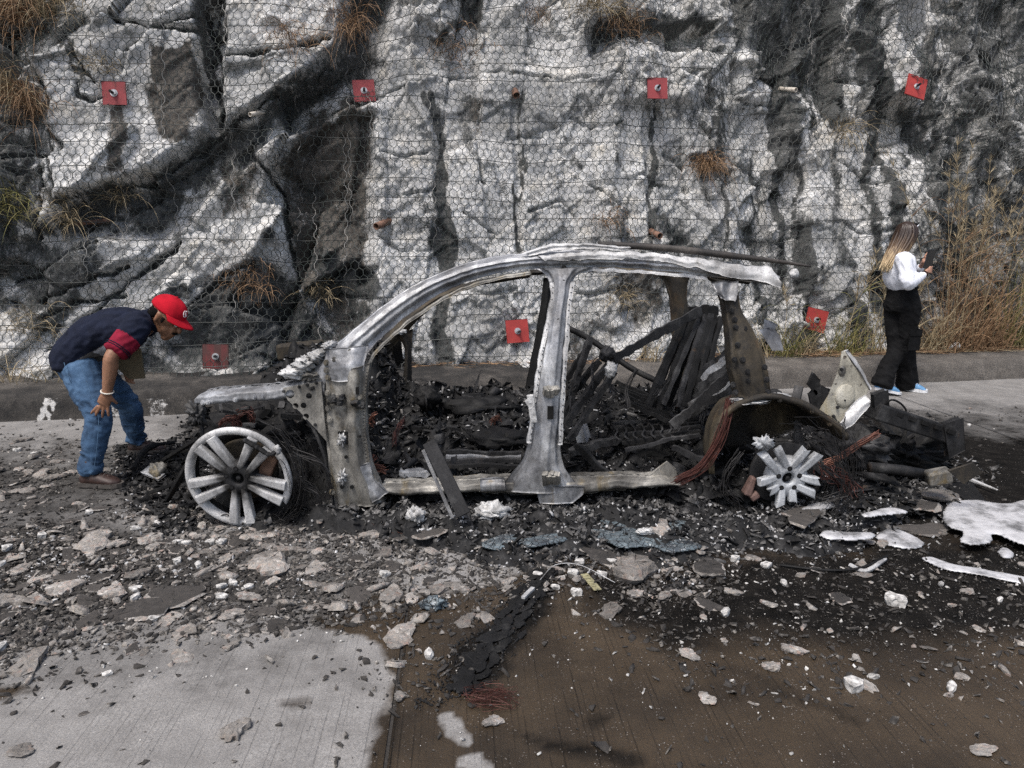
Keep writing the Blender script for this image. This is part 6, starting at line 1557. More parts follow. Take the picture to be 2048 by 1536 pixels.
# jeans
def leg_fold(co):
    f = np.abs(fbm(co[:, 0] * 11 + co[:, 2] * 4, co[:, 1] * 9, co[:, 2] * 16, 3))
    low = sstep(.32, .08, co[:, 2]); kn = np.exp(-((co[:, 2] - .48) / .10) ** 2)
    return .004 * fbm(co[:, 0] * 6, co[:, 1] * 6, co[:, 2] * 6, 2) - (.008 + .018 * low + .016 * kn) * f
b = MB()
etube(b, [waist + Vector((.01, 0, .0)), waist.lerp(r_hip.lerp(l_hip, .5), .55), r_hip.lerp(l_hip, .5) + Vector((.01, 0, -.02))], [.150, .170, .168], [.110, .132, .135], Yv, 20)
for h_, k_, a_, sg in ((r_hip, r_knee, r_ank, -1), (l_hip, l_knee, l_ank, 1)):
    a2 = a_ + Vector((0, 0, .035))
    etube(b, [h_ + Vector((.01, 0, .02)), h_.lerp(k_, .4), k_, k_.lerp(a2, .45), k_.lerp(a2, .8), a2], [.098, .096, .078, .072, .066, .070], [.116, .106, .079, .077, .071, .077], Yv, 18)
n = NT('blue_denim'); p = n.pos()
c = n.ramp(n.noise(p, 9.0, 6.0, .65), [(.30, (0.018, 0.042, 0.085)), (.50, (0.040, 0.092, 0.175)), (.68, (0.095, 0.175, 0.29))])
tw = n.noise(n.map(p, (500, 500, 120)), 1.0, 2.0)
c = n.mix(n.ramp(tw, [(.4, .28), (.6, 0.0)]), c, (0.03, 0.06, 0.11))
M_denim = n.out(c, .92, 0.0, n.bump(n.math('ADD', tw, n.noise(p, 60.0, 4.0)), .3, .003))
jn = skin('jeans', b, .008, M_denim, MAN, 3, leg_fold)
M_thread = simple('seam_thread', (0.06, 0.12, 0.20), .9)
b = MB(); b.tube(spline([J(160, 728, 4.315), J(186, 800, 4.262), J(197, 835, 4.250), J(194, 890, 4.215), J(188, 940, 4.218)], 20), .0015, 5); b.build('side_seam', M_thread, jn)
b = MB(); b.tube(spline([J(128, 725, 4.36), J(136, 750, 4.33), J(146, 775, 4.345)], 12), .0020, 5); b.build('pocket_seam', M_thread, jn)
# polo shirt
M_navy, M_maroon, M_grey, M_pale = cloth('navy_pique', (0.010, 0.013, 0.026)), cloth('maroon_pique', (0.20, 0.012, 0.030)), cloth('grey_pique', (0.115, 0.11, 0.105)), cloth('pale_stripe_pique', (0.42, 0.43, 0.45))
b = MB()
etube(b, [waist + Vector((-.03, 0, -.080)), waist + Vector((-.012, 0, -.02)), mid, chest, chest.lerp(neck0, .6)], [.190, .186, .192, .200, .12], [.122, .134, .140, .132, .085], Yv, 22, round_=.35)
etube(b, [chest.lerp(neck0, .5), neck0 + Vector((-.005, 0, .0))], [.10, .075], [.09, .070], Yv, 16)
for s_, e_ in ((sh_r, el_r), (sh_l, el_l)):
    q_ = chest.lerp(neck0, .3); q_ = Vector((q_.x, s_.y + (.06 if s_ is sh_r else -.06), q_.z))
    etube(b, [q_, s_ + Vector((0, 0, .01)), s_.lerp(e_, .55), s_.lerp(e_, .86)], [.085, .080, .074, .073], [.085, .082, .076, .075], Yv, 18, round_=.25)
def shirt_fold(co):
    f = np.abs(fbm(co[:, 0] * 5 - co[:, 2] * 7, co[:, 1] * 5, co[:, 2] * 5 + co[:, 0] * 4, 3))
    return .005 - .022 * f
sh = skin('polo_shirt', b, .008, M_navy, MAN, 3, shirt_fold)
for mm in (M_maroon, M_grey, M_pale): sh.data.materials.append(mm)
pc = np.array([tuple(pp.center) for pp in sh.data.polygons]); pu, pv = to_px(pc)
mi = np.zeros(len(pc), np.int32)
near_ = pc[:, 1] < 4.60
gr = poly_sd(pu, pv, [(150, 735), (156, 718), (190, 700), (222, 680), (240, 690), (230, 760), (150, 760)]) > 0
pl_ = poly_sd(pu, pv, [(186, 704), (222, 683), (236, 680), (232, 712), (205, 712)]) > 0
tA = np.array(sh_r.lerp(el_r, .40)); ax = np.array((el_r - sh_r).normalized())
along = (pc - tA) @ ax
off_ = np.linalg.norm((pc - tA) - along[:, None] * ax, axis=1)
slv = (along > 0) & (off_ < .105) & (pc[:, 1] < 4.47)
mi[gr & near_] = 2; mi[pl_ & near_] = 3; mi[slv] = 1
sh.data.polygons.foreach_set('material_index', mi)
b = MB(); c_ = sh_r.lerp(el_r, .84); dd = (el_r - sh_r).normalized()
for k in range(2):
    q = c_ + dd * (.012 * k - .02); x_ = dd.cross(Yv).normalized(); y_ = dd.cross(x_)
    b.tube([q + (x_ * math.cos(t) * .0785 + y_ * math.sin(t) * .0785) for t in np.linspace(0, 6.283, 28)], .0028, 5, False)
b.build('sleeve_stripe', M_navy, sh)
b = MB(); q = neck0 + Vector((.005, 0, .004)); dd = (head - neck0).normalized(); x_ = dd.cross(Yv).normalized(); y_ = dd.cross(x_)
for k in range(3): b.tube([q + dd * (.010 * k) + (x_ * math.cos(t) * (.070 - .003 * k) + y_ * math.sin(t) * (.072 - .003 * k)) for t in np.linspace(0, 6.283, 26)], .008, 6, False)
b.build('collar', M_navy, sh, True)
# cap: crown, peak, front emblem
M_red = cloth('red_cap_cloth', (0.42, 0.008, 0.020), .22)
cu = (udir - fdir * .05).normalized(); cf = (fdir + udir * .05).normalized(); cc = head + udir * .048 - fdir * .012
V, Fc = [], []
for i in range(13):
    ph = math.pi / 2 * i / 12 * 1.08
    for q in range(28):
        a = 2 * math.pi * q / 28
        V.append(cc + (cf * math.cos(a) * .112 + Yv * math.sin(a) * .087) * math.sin(ph) + cu * (math.cos(ph) * .092 * (1 + .06 * math.cos(a) * math.sin(ph))))
for i in range(12):
    for q in range(28):
        a, b_ = i * 28 + q, i * 28 + (q + 1) % 28
        Fc.append((a, a + 28, b_ + 28, b_))
crown = mesh('cap', V, Fc, M_red, MAN, True)
md = crown.modifiers.new('thick', 'SOLIDIFY'); md.thickness = .004
V = []
for i in range(7):
    r = i / 6
    for q in range(19):
        a = math.radians(-78 + 156 * q / 18)
        e0 = cf * math.cos(a) * .106 + Yv * math.sin(a) * .084 - cu * .004
        V.append(cc + e0 + cf * (r * .078 * math.cos(a) ** .6) - cu * (.012 * r + .018 * r * r * math.cos(a) * .4 + .020 * r * (math.sin(a) ** 2)))
o = mesh('cap_peak', V, grid_faces(7, 19), M_red, crown, True); md = o.modifiers.new('thick', 'SOLIDIFY'); md.thickness = .006; md.offset = 0
b = MB()
def cap_pt(a, ph): return cc + (cf * math.cos(a) * .1145 + Yv * math.sin(a) * .089) * math.sin(ph) + cu * (math.cos(ph) * .0945 * (1 + .06 * math.cos(a) * math.sin(ph)))
for pts in (((-.34, .95), (-.20, .98), (-.05, .95)), ((-.22, .96), (-.20, 1.12), (-.24, 1.30)), ((-.40, 1.00), (-.42, 1.16), (-.34, 1.32), (-.20, 1.30), (-.08, 1.2))):
    b.tube([cap_pt(a, f) for a, f in spline(pts, 8)], .0026, 5)
b.build('cap_emblem', simple('white_thread', (0.75, 0.74, 0.74), .8), crown)
ball_ = MB(); ball(ball_, cc + cu * .094, .006); ball_.build('cap_button', M_red, crown, True)
M_hair = simple('black_hair', (0.007, 0.006, 0.0055), .8, 0, .4, 200.0, .5)
M_hair.node_tree.nodes['Principled BSDF'].inputs['Specular IOR Level'].default_value = .1
b = MB()
etube(b, [head - fdir * .085 + udir * .03, head - fdir * .088 - udir * .02, head - fdir * .070 - udir * .05], [.058, .062, .05], [.016, .016, .012], Yv, 14)
for sg in (-1, 1): etube(b, [head + Yv * sg * .072 - fdir * .055 + udir * .02, head + Yv * sg * .073 - fdir * .06 - udir * .02], [.012, .010], [.034, .024], Yv, 10); etube(b, [head + Yv * sg * .073 + fdir * .010 + udir * .012, head + Yv * sg * .072 + fdir * .014 - udir * .022], [.006, .005], [.016, .010], Yv, 8)
skin('hair', b, .006, M_hair, MAN, 1)
b = MB()
for sg in (-1, 1): etube(b, [head + fdir * .098 + udir * .026 + Yv * sg * .014, head + fdir * .096 + udir * .032 + Yv * sg * .034, head + fdir * .078 + udir * .024 + Yv * sg * .056], [.005, .0055, .003], [.006, .006, .004], udir, 8)
b.build('eyebrow', M_hair, MAN, True)
b = MB(); etube(b, [head + fdir * .095 - udir * .050 - Yv * .028, head + fdir * .107 - udir * .049, head + fdir * .095 - udir * .050 + Yv * .028], [.006, .008, .006], [.007, .008, .006], udir, 8); b.build('moustache', M_hair, MAN, True)
for sg in (-1, 1):
    b = MB(); ball(b, head + fdir * .086 + udir * .006 + Yv * sg * .032, .0115, 10); ey = b.build('eye', simple('eye_white', (.55, .53, .5), .3), MAN, True)
    b = MB(); ball(b, head + fdir * .0945 + udir * .004 + Yv * sg * .033, .0055, 8); b.build('iris', M_hair, ey, True)
b = MB(); dd = (wr_r - el_r).normalized(); q = wr_r - dd * .012; x_ = dd.cross(Yv).normalized(); y_ = dd.cross(x_)
b.tube([q + (x_ * math.cos(t) * .033 + y_ * math.sin(t) * .032) + dd * (.006 * math.sin(t)) for t in np.linspace(0, 6.283, 24)], .0045, 6, False); b.build('bracelet', simple('pale_cord', (.6, .56, .48), .8), MAN)
# boots
M_boot, M_sole = simple('brown_leather', (0.030, 0.0145, 0.011), .55, 0, .5, 40.0, .4), simple('dark_sole', (0.07, 0.062, 0.055), .85)
def shoe(parent, ank, toe, mat, solemat, high=.10, w=.046, lace=None, heel_up=0.0, name='boot'):
    heel = Vector((ank.x, ank.y, .03 + heel_up)); toe = Vector((toe.x, toe.y, .03)); d = (toe - heel); L = d.length; d.normalize(); up = Vector((0, 0, 1)); sd = d.cross(up).normalized()
    h0 = heel - d * .055
    b = MB()
    etube(b, [h0 + d * .02 + up * .015, heel + d * .04 + up * .02, heel.lerp(toe, .55) + up * .012, toe - d * .045 + up * .004, toe - d * .02], [w * .78, w * .9, w * 1.02, w * .92, w * .6], [.040, .045, .036, .028, .02], sd, 16)
    etube(b, [heel + up * .02, heel + d * .008 + up * (high * .6), heel + d * .004 + up * high], [w * .84, w * .86, w * .92], [.052, .050, .052], sd, 16)
    o = skin(name, b, .006, mat, parent, 2)
    pts = []
    ol = [(-.03, .6), (-.015, .85), (.05, .86), (.35, .82), (.62, 1.02), (.82, .98), (.95, .7), (1.02, .25)]
    for f, k in ol: pts.append(h0 + (toe + d * .004 - h0) * f + sd * (w * k))
    for f, k in reversed(ol): pts.append(h0 + (toe + d * .004 - h0) * f - sd * (w * k))
    b = MB(); b.plate([p + up * (.002 - .0) for p in pts], .024, (0, 0, 1)); b.build('sole', solemat, o, bevel=.004)
    b = MB()
    for k in range(4):
        q = heel.lerp(toe, .30 + .10 * k) + up * (.062 - .008 * k)
        b.tube([q - sd * .024, q + up * .008, q + sd * .024], .0025, 5)
    b.build('laces', lace or M_sole, o)
    return o
shoe(MAN, J(180, 952, 4.30), J(243, 968, 4.28), M_boot, M_sole, .135, .050)
shoe(MAN, l_ank, l_ank + Vector((.20, .02, 0)), M_boot, M_sole, .11, .046)
# the folder he holds
b = MB(); b.plate([J(u, v, 4.70) for u, v in ((236, 712), (282, 697), (291, 755), (262, 757), (240, 738))], .014, (.1, 1, .1)); o = b.build('folder', simple('brown_card', (0.135, 0.105, 0.06), .8, 0, .15, 12.0), None, bevel=.002); tag(o, 'brown card folder held against the man\'s belly', 'folder')

# ------------------------------------------------------------------ the woman walking by the kerb
WOM = empty('person', on_ground(1795, 782))
tag(WOM, 'woman with long blonde tipped hair, white shirt and black cargo trousers walking', 'person')
M_wskin = skintone('light_skin', (0.46, 0.25, 0.17))
YW = 7.05
def Kp(u, v, dy=0.0): return at(u, v, YW + dy)
face = Vector((.93, .36, -.04)).normalized(); wside = Vector((.36, -.93, 0)).normalized()      # her right side faces us
hd = Kp(1813, 470, .05); nk = Kp(1805, 503, .02); ct = Kp(1800, 530); ws = Kp(1806, 574); hp_ = Kp(1804, 612)
rh, lh = hp_ + wside * .085, hp_ - wside * .085
rk, ra_ = Kp(1812, 690, -.04), Kp(1815, 762, .10)
lk, la_ = Kp(1793, 698, -.02), Kp(1763, 762, -.10)
rs, re, rwst, rhd = Kp(1808, 519, -.17), Kp(1815, 566, -.25), Kp(1848, 549, -.10), Kp(1856, 540, -.06)
ls, le, lwst, lhd = Kp(1800, 517, .18), Kp(1826, 556, .26), Kp(1842, 532, .10), Kp(1848, 521, .02)
b = MB()
etube(b, [hp_, ws, ct, nk], [.15, .11, .15, .06], [.10, .08, .10, .05], wside, 16); etube(b, [nk - Vector((0, 0, .03)), nk, hd], [.05, .046, .05], [.05, .046, .05], wside, 12)
for h_, k_, a_ in ((rh, rk, ra_), (lh, lk, la_)): etube(b, [h_, k_, a_], [.07, .05, .036], [.07, .05, .036], wside, 12)
for s_, e_, w_, hh in ((rs, re, rwst, rhd), (ls, le, lwst, lhd)):
    etube(b, [s_, e_, w_], [.042, .036, .023], [.042, .036, .023], wside, 12); etube(b, [w_, hh], [.026, .030], [.016, .015], Vector((0, 0, 1)), 10)
for k in range(4):
    finger(b, rhd + Vector((.008, -.012, .022 - .014 * k)), Vector((.8, .5, .15 - .1 * k)), Vector((-.2, 1, .2)), .06, .0075, .55)
    finger(b, lhd + Vector((.012, -.010, .028 - .014 * k)), Vector((.7, -.6, .25 - .1 * k)), Vector((-.6, -.6, .1)), .06, .0075, .45)
finger(b, rhd + Vector((0, 0, .026)), Vector((.5, .2, .8)), face, .05, .008, .3); finger(b, lhd + Vector((0, 0, .03)), Vector((.3, -.2, .9)), face, .05, .008, .3)
up = Vector((0, 0, 1))
ball(b, hd + up * .02, (.080, .080, .095)); etube(b, [hd, hd + face * .050 - up * .055], [.056, .040], [.055, .04], wside, 12)
etube(b, [hd + face * .082 + up * .005, hd + face * .100 - up * .022], [.008, .012], [.008, .011], wside, 8); ball(b, hd + face * .082 - up * .055, (.010, .012, .007)); ball(b, hd + face * .070 - up * .085, (.018, .018, .014))
skin('body', b, .006, M_wskin, WOM, 2)
# white shirt
M_white = cloth('white_shirt_cotton', (0.74, 0.76, 0.82), .06)
b = MB()
etube(b, [ws + up * .012, ws.lerp(ct, .35) - face * .02, ct - face * .01, ct.lerp(nk, .55), nk - up * .012], [.116, .160, .172, .150, .065], [.098, .125, .128, .100, .06], wside, 20)
for s_, e_, w_ in ((rs, re, rwst), (ls, le, lwst)):
    etube(b, [s_.lerp(ct, .35), s_, s_.lerp(e_, .6), e_, e_.lerp(w_, .5), w_.lerp(e_, .06)], [.075, .074, .066, .070, .056, .034], [.075, .074, .066, .068, .054, .034], wside, 16, round_=.3)
skin('shirt', b, .008, M_white, WOM, 3, lambda co: .003 - .015 * np.abs(fbm(co[:, 0] * 15 + co[:, 2] * 7, co[:, 1] * 9, co[:, 2] * 4.5 - co[:, 0] * 3, 2)))
M_blk = cloth('black_trouser_cloth', (0.0075, 0.0075, 0.008), .3)
b = MB()
etube(b, [ws + up * .008, ws.lerp(hp_, .45), hp_, hp_ - up * .05], [.118, .165, .180, .17], [.105, .130, .150, .14], wside, 20, round_=.2)
etube(b, [rh, rh.lerp(rk, .5), rk, rk.lerp(ra_, .5), Vector((ra_.x, ra_.y, .055))], [.096, .090, .080, .080, .100], [.106, .100, .086, .088, .112], wside, 18, round_=.2)
etube(b, [lh, lh.lerp(lk, .5), lk, lk.lerp(la_, .5), Vector((la_.x, la_.y, .085))], [.096, .090, .080, .080, .100], [.106, .100, .086, .088, .112], wside, 18, round_=.2)
tr_ = skin('cargo_trousers', b, .008, M_blk, WOM, 3, lambda co: .002 - .018 * np.abs(fbm(co[:, 0] * 7 + co[:, 2] * 3, co[:, 1] * 7, co[:, 2] * 7, 3)))
b = MB(); pk = rh.lerp(rk, .66) + wside * .088 + face * .015; b.plate([pk + face * a + up * c_ for a, c_ in ((-.075, .035), (.075, .035), (.075, -.010), (.07, -.022), (-.07, -.022), (-.075, -.010))], .012, wside); b.build('pocket_flap', M_blk, tr_, bevel=.005)
b = MB(); b.plate([pk - up * .02 + face * a + up * c_ - wside * .006 for a, c_ in ((-.07, .02), (.07, .02), (.07, -.14), (-.07, -.14))], .008, wside); b.build('cargo_pocket', M_blk, tr_, bevel=.004)
b = MB(); b.tube([ws + (wside * math.cos(t) * .124 + face * math.sin(t) * .110) + up * .004 for t in np.linspace(0, 6.283, 30)], .016, 8, False); b.build('waistband', M_blk, tr_, True)
# hair: many locks, brown at the crown, blond at the tips
n = NT('ombre_hair'); p = n.obj()
sz = n.node('ShaderNodeSeparateXYZ'); n.put(sz.inputs[0], n.pos())
zf = n.math('ADD', n.math('MULTIPLY', n.math('SUBTRACT', hd.z + .03, sz.outputs[2]), 3.2), n.math('MULTIPLY', n.math('SUBTRACT', n.noise(n.map(n.pos(), (30, 30, 4)), 1.0, 3.0), .5), 1.0))
M_omb = n.out(n.ramp(zf, [(.05, (0.028, 0.016, 0.011)), (.45, (0.10, 0.062, 0.036)), (.75, (0.36, 0.26, 0.15)), (1.0, (0.60, 0.47, 0.29))]), .42)
b = MB(); rg_ = np.random.default_rng(5)
for k in range(190):
    a = rg_.uniform(-2.1, 2.0)                                # round the head from ear to ear, behind
    out = (-face * math.cos(a) + wside * math.sin(a)).normalized()
    r0 = rg_.uniform(.085, .096)
    drop = rg_.uniform(.32, .41) * (1 if abs(a) < 1.7 else .8)
    tipv = Vector((-.175, -.07, 0)) * rg_.uniform(.75, 1.15)
    if abs(a) > 2.1 and rg_.random() < .5: continue
    pts = [hd + up * (.112 - .01 * rg_.random()) + out * .02, hd + up * .085 + out * r0 * .75, hd + up * .02 + out * r0 * 1.04, hd - up * .07 + out * r0 * 1.02 + tipv * .22, hd - up * .07 + out * r0 * .8 - up * (drop * .42) + tipv * .72, hd - up * (drop * .86) + out * .05 + tipv + Vector(rg_.normal(size=3)) * .008]
    w_ = rg_.uniform(.008, .015)
    b.tube(spline(pts, 16), list(np.concatenate([[w_ * .5], np.full(10, w_), np.linspace(w_, .0015, 5)])), 5)
hr = b.build('hair', M_omb, WOM, True); tag(hr, kind='stuff')
b = MB(); ball(b, hd + up * .03 - face * .008, (.092, .090, .096), 16); b.build('hair_cap', M_omb, WOM, True)
b = MB(); g0 = hd + up * .095 + face * .062
b.tube([g0 + wside * .07, g0 + wside * .085 - face * .06 - up * .035, g0 + wside * .088 - face * .10 - up * .05], .004, 5); b.build('sunglasses_arm', M_white, WOM)
for sg in (-1, 1): b = MB(); ball(b, g0 + wside * (.034 * sg) + up * .008, (.026, .026, .012), 12); b.build('sunglasses_lens', M_black, WOM, True)
# shoes
M_blue, M_wsole = simple('blue_sneaker', (0.10, 0.24, 0.42), .7, 0, .25, 30.0), simple('white_rubber', (0.72, 0.73, 0.75), .6)
for a_, t_, hu in ((ra_, Kp(1838, 771, .02), 0.0), (la_, Kp(1794, 783, -.12), .035)):
    a2 = Vector((a_.x, a_.y, 0)); dd = Vector((t_.x - a2.x, t_.y - a2.y, 0)).normalized()
    o = shoe(WOM, a2, a2 + dd * .18, M_blue, M_wsole, .075, .042, M_wsole, hu, 'sneaker')
b = MB(); q = rwst.lerp(rhd, .15); dd = (rhd - rwst).normalized(); x_ = dd.cross(up).normalized(); y_ = dd.cross(x_)
b.tube([q + (x_ * math.cos(t) * .030 + y_ * math.sin(t) * .030) for t in np.linspace(0, 6.283, 20)], .005, 6, False); b.build('watch_strap', M_hair, WOM)
b = MB(); c0 = Kp(1858, 518, -.03); vx = (Kp(1870, 501, .03) - Kp(1862, 535, -.05)); 
t0_, t1_ = Kp(1855, 536, -.08), Kp(1866, 500, -.08); ww_ = Vector((.085, .05, .0))
b.plate([t0_ - ww_ * .55, t0_ + ww_ * .55, t1_ + ww_ * .55, t1_ - ww_ * .55], .012, ww_.cross(t1_ - t0_)); o = b.build('phone', simple('phone_black', (0.012, 0.012, 0.013), .25), None, bevel=.003); tag(o, 'black phone in a case held by the walking woman', 'phone')

# ================================================================== on the rock: plates, pipes, dry grass, litter
RB = Matrix((E, RW, RN)).transposed()                                        # wall frame
def wall_frame(u, v, off=0.0):
    s_, t_ = wall_st(u, v)
    for _ in range(3):
        h = float(drape(np.array([s_]), np.array([t_]))[0]) + off
        s_, t_ = wall_st(u, v, h)
    return wall_pt(s_, t_, h), s_, t_
def red(name, col, soot=0.0):
    n = NT(name); p = n.pos()
    c = n.mix(n.ramp(n.noise(p, 10.0, 6.0, .65), [(.35, 0.0), (.7, 1.0)]), tuple(x * .72 for x in col), col)
    c = n.mix(n.ramp(n.noise(n.map(p, (12, 12, 3)), 1.0, 5.0), [(.62 - .3 * soot, 0.0), (.75 - .2 * soot, .85)]), c, (.06, .03, .025))
    c = n.mix(n.ramp(n.noise(p, 48.0, 7.0, .75), [(.60, 0.0), (.68, .7)]), c, (.16, .11, .09))
    return n.out(c, .65, 0.0, n.bump(n.noise(p, 60.0, 4.0), .2, .003))
M_red1, M_red2, M_red3 = red('faded_red_paint', (.31, .045, .050)), red('bright_red_paint', (.39, .040, .034)), red('sooty_red_paint', (.20, .03, .032), 1.0)
M_galv = simple('galvanised_steel', (.5, .5, .5), .4, .6, .3, 40.0)
PLATES = [(228, 186, 0, 44, M_red1, 'faded red anchor plate with thick bolt, below the pale upper left rocks'), (728, 181, 4, 42, M_red1, 'faded red anchor plate above the brown stained rock'), (1315, 176, 0, 40, M_red1, 'red anchor plate above the long pale rock rib'),
          (1833, 173, -16, 42, M_red2, 'bright red anchor plate turned askew, above the tall dry grass'), (431, 713, -3, 48, M_red3, 'sooty red anchor plate low behind the wing of the car'), (1035, 662, 3, 45, M_red2, 'bright red anchor plate seen through the front door opening'), (1633, 640, -14, 43, M_red2, 'bright red anchor plate turned askew, low behind the car\'s tail')]
for u, v, rot, w_, mt, lb in PLATES:
    Pp, s_, t_ = wall_frame(u, v, .035)
    pt = empty('anchor_plate', Pp); tag(pt, lb, 'anchor plate')
    sz = w_ / F_PX * (Pp.y * _c + (CAM_H - Pp.z) * _s) * 1.02
    M = Matrix.Translation(Pp) @ RB.to_4x4() @ Matrix.Rotation(math.radians(rot), 4, 'Z') @ Matrix.Rotation(random.uniform(-.08, .08), 4, 'X') @ Matrix.Rotation(random.uniform(-.1, .1), 4, 'Y')
    b = MB(); hh = sz / 2
    hole = [(math.cos(t) * .018, math.sin(t) * .018, 0) for t in np.linspace(0, 6.283, 13)[:-1]]
    b.plate([(-hh, -hh, 0), (hh, -hh, 0), (hh, hh, 0), (-hh, hh, 0)], .012, (0, 0, 1), [hole]); b.V = xf(b.V, M); b.build('plate', mt, pt, bevel=.002)
    b = MB(); b.cyl((0, 0, -.25), (random.uniform(-.01, .01), random.uniform(-.015, .01), .075), .0125, 10); b.V = xf(b.V, M); b.build('anchor_bar', M_dark, pt)
    b = MB(); b.cyl((0, 0, .001), (0, 0, .022), .024, 6); b.cyl((0, 0, .0), (0, 0, .006), .032, 16); b.V = xf(b.V, M); b.build('nut', M_galv, pt)
M_rustpipe, M_pvc = simple('rusty_pipe', (.19, .105, .072), .8, .1, .4, 25.0, .4), simple('weathered_white_pipe', (.52, .47, .40), .6, 0, .25, 20.0)
def pipe(u, v, u2, v2, r, mt, lb, reach=.12):
    Pp, s_, t_ = wall_frame(u, v, -.03)
    Q = at(u2, v2, Pp.y - reach)
    pp = empty('drain_pipe', Pp); tag(pp, lb, 'drain pipe')
    d = (Q - Pp).normalized(); a = Pp - d * .12
    x_ = d.cross(Vector((0, 0, 1))).normalized(); y_ = d.cross(x_)
    V = []
    for p_, rr in ((a, r), (Q, r), (Q, r * .8), (Q - d * .10, r * .8)):
        for k in range(16): t = 2 * math.pi * k / 16; V.append(p_ + (x_ * math.cos(t) + y_ * math.sin(t)) * rr)
    Fc = [(i * 16 + k, i * 16 + (k + 1) % 16, (i + 1) * 16 + (k + 1) % 16, (i + 1) * 16 + k) for i in range(3) for k in range(16)]
    mesh('pipe_wall', V, Fc, mt, pp, True)
    V = [Q - d * .09 + (x_ * math.cos(2 * math.pi * k / 16) + y_ * math.sin(2 * math.pi * k / 16)) * r * .82 for k in range(16)]
    mesh('pipe_mouth', V, [tuple(range(16))], M_black, pp)  # black cap inside the pipe, painting in its dark
pipe(192, 443, 135, 448, .022, M_rustpipe, 'long rusty drain pipe sticking out of the dark left rock', .10)
pipe(768, 446, 752, 453, .034, M_rustpipe, 'pale rusty drain pipe beside the black stained streak', .12)
pipe(515, 226, 500, 229, .020, M_pvc, 'small white drain pipe under the upper left rock block')
pipe(1030, 184, 1033, 191, .036, M_rustpipe, 'dark mouthed drain pipe above a narrow wet streak', .06)
pipe(1576, 179, 1592, 180, .026, M_pvc, 'pale drain pipe near the upper right dark rock', .10)
pipe(1312, 468, 1320, 472, .034, M_rustpipe, 'rusty drain pipe stub just above the car roof', .08)

def blades(name, roots, dirs, lens, wid, mat, droop, seed, parent=None, seg=6):
    """curved leaf ribbons with a keel"""
    rg_ = np.random.default_rng(seed); N = len(roots); V = np.zeros((N, seg + 1, 3, 3))
    d = dirs / np.linalg.norm(dirs, axis=1)[:, None]
    sidev = np.cross(d, rg_.normal(size=(N, 3))); sidev /= np.linalg.norm(sidev, axis=1)[:, None]
    P = roots.copy(); bend = rg_.normal(size=(N, 3)) * .22
    for i in range(seg + 1):
        f = i / seg; w = wid * (1 - f) ** .6 * (.5 + .5 * min(1, f * 5 + .4))
        kz = np.cross(d, sidev)
        V[:, i, 0] = P - sidev * w[:, None] + kz * (w * .4)[:, None]; V[:, i, 1] = P; V[:, i, 2] = P + sidev * w[:, None] + kz * (w * .4)[:, None]
        P = P + d * (lens / seg)[:, None]
        d = d + (np.array([0, 0, -1.0])[None] * droop[:, None] * (1.6 / seg) * (.4 + f)) + bend / seg; d /= np.linalg.norm(d, axis=1)[:, None]
        sidev = sidev - d * (sidev * d).sum(1)[:, None]; sidev /= np.linalg.norm(sidev, axis=1)[:, None]
    k = (np.arange(N) * (seg + 1) * 3)[:, None, None]; q = []
    for i in range(seg):
        for a in (0, 1): q.append([i * 3 + a, i * 3 + a + 1, i * 3 + a + 4, i * 3 + a + 3])
    return mesh(name, V.reshape(-1, 3), (k + np.array(q)[None]).reshape(-1, 4), mat, parent, True)
def strawmat(name, cols):
    n = NT(name); p = n.pos()
    c = n.ramp(n.noise(p, 23.0, 4.0, .7), list(zip((.28, .45, .58, .75), cols)))
    m_ = n.out(c, .7, 0.0); m_.node_tree.nodes['Principled BSDF'].inputs['Specular IOR Level'].default_value = .25
    return m_
M_st_r = strawmat('russet_straw', [(.07, .042, .025), (.19, .115, .065), (.31, .20, .115), (.45, .33, .21)])
M_st_y = strawmat('pale_straw', [(.10, .075, .045), (.26, .205, .125), (.40, .33, .21), (.56, .48, .34)])
M_st_g = strawmat('greenish_straw', [(.05, .06, .02), (.13, .135, .045), (.26, .22, .09), (.42, .35, .18)])
def tuft(u, v, nb, L, mt, lb, spread=.06, droop=(.6, 1.4), outw=.8, upw=.5, seed=0, wid=.0035):
    rg_ = np.random.default_rng(900 + seed); Pp, s_, t_ = wall_frame(u, v, -.05)
    R = np.array(Pp)[None] + rg_.normal(size=(nb, 3)) * [spread, .02, spread * .7]
    D = np.array(RN)[None] * outw + np.array([0, 0, upw])[None] + rg_.normal(size=(nb, 3)) * [.55, .25, .35]
    o = blades('grass_tuft', R, D, L * rg_.uniform(.5, 1.15, nb), wid * rg_.uniform(.6, 1.3, nb), mt, rg_.uniform(*droop, nb), 950 + seed)
    return tag(o, lb, 'grass')
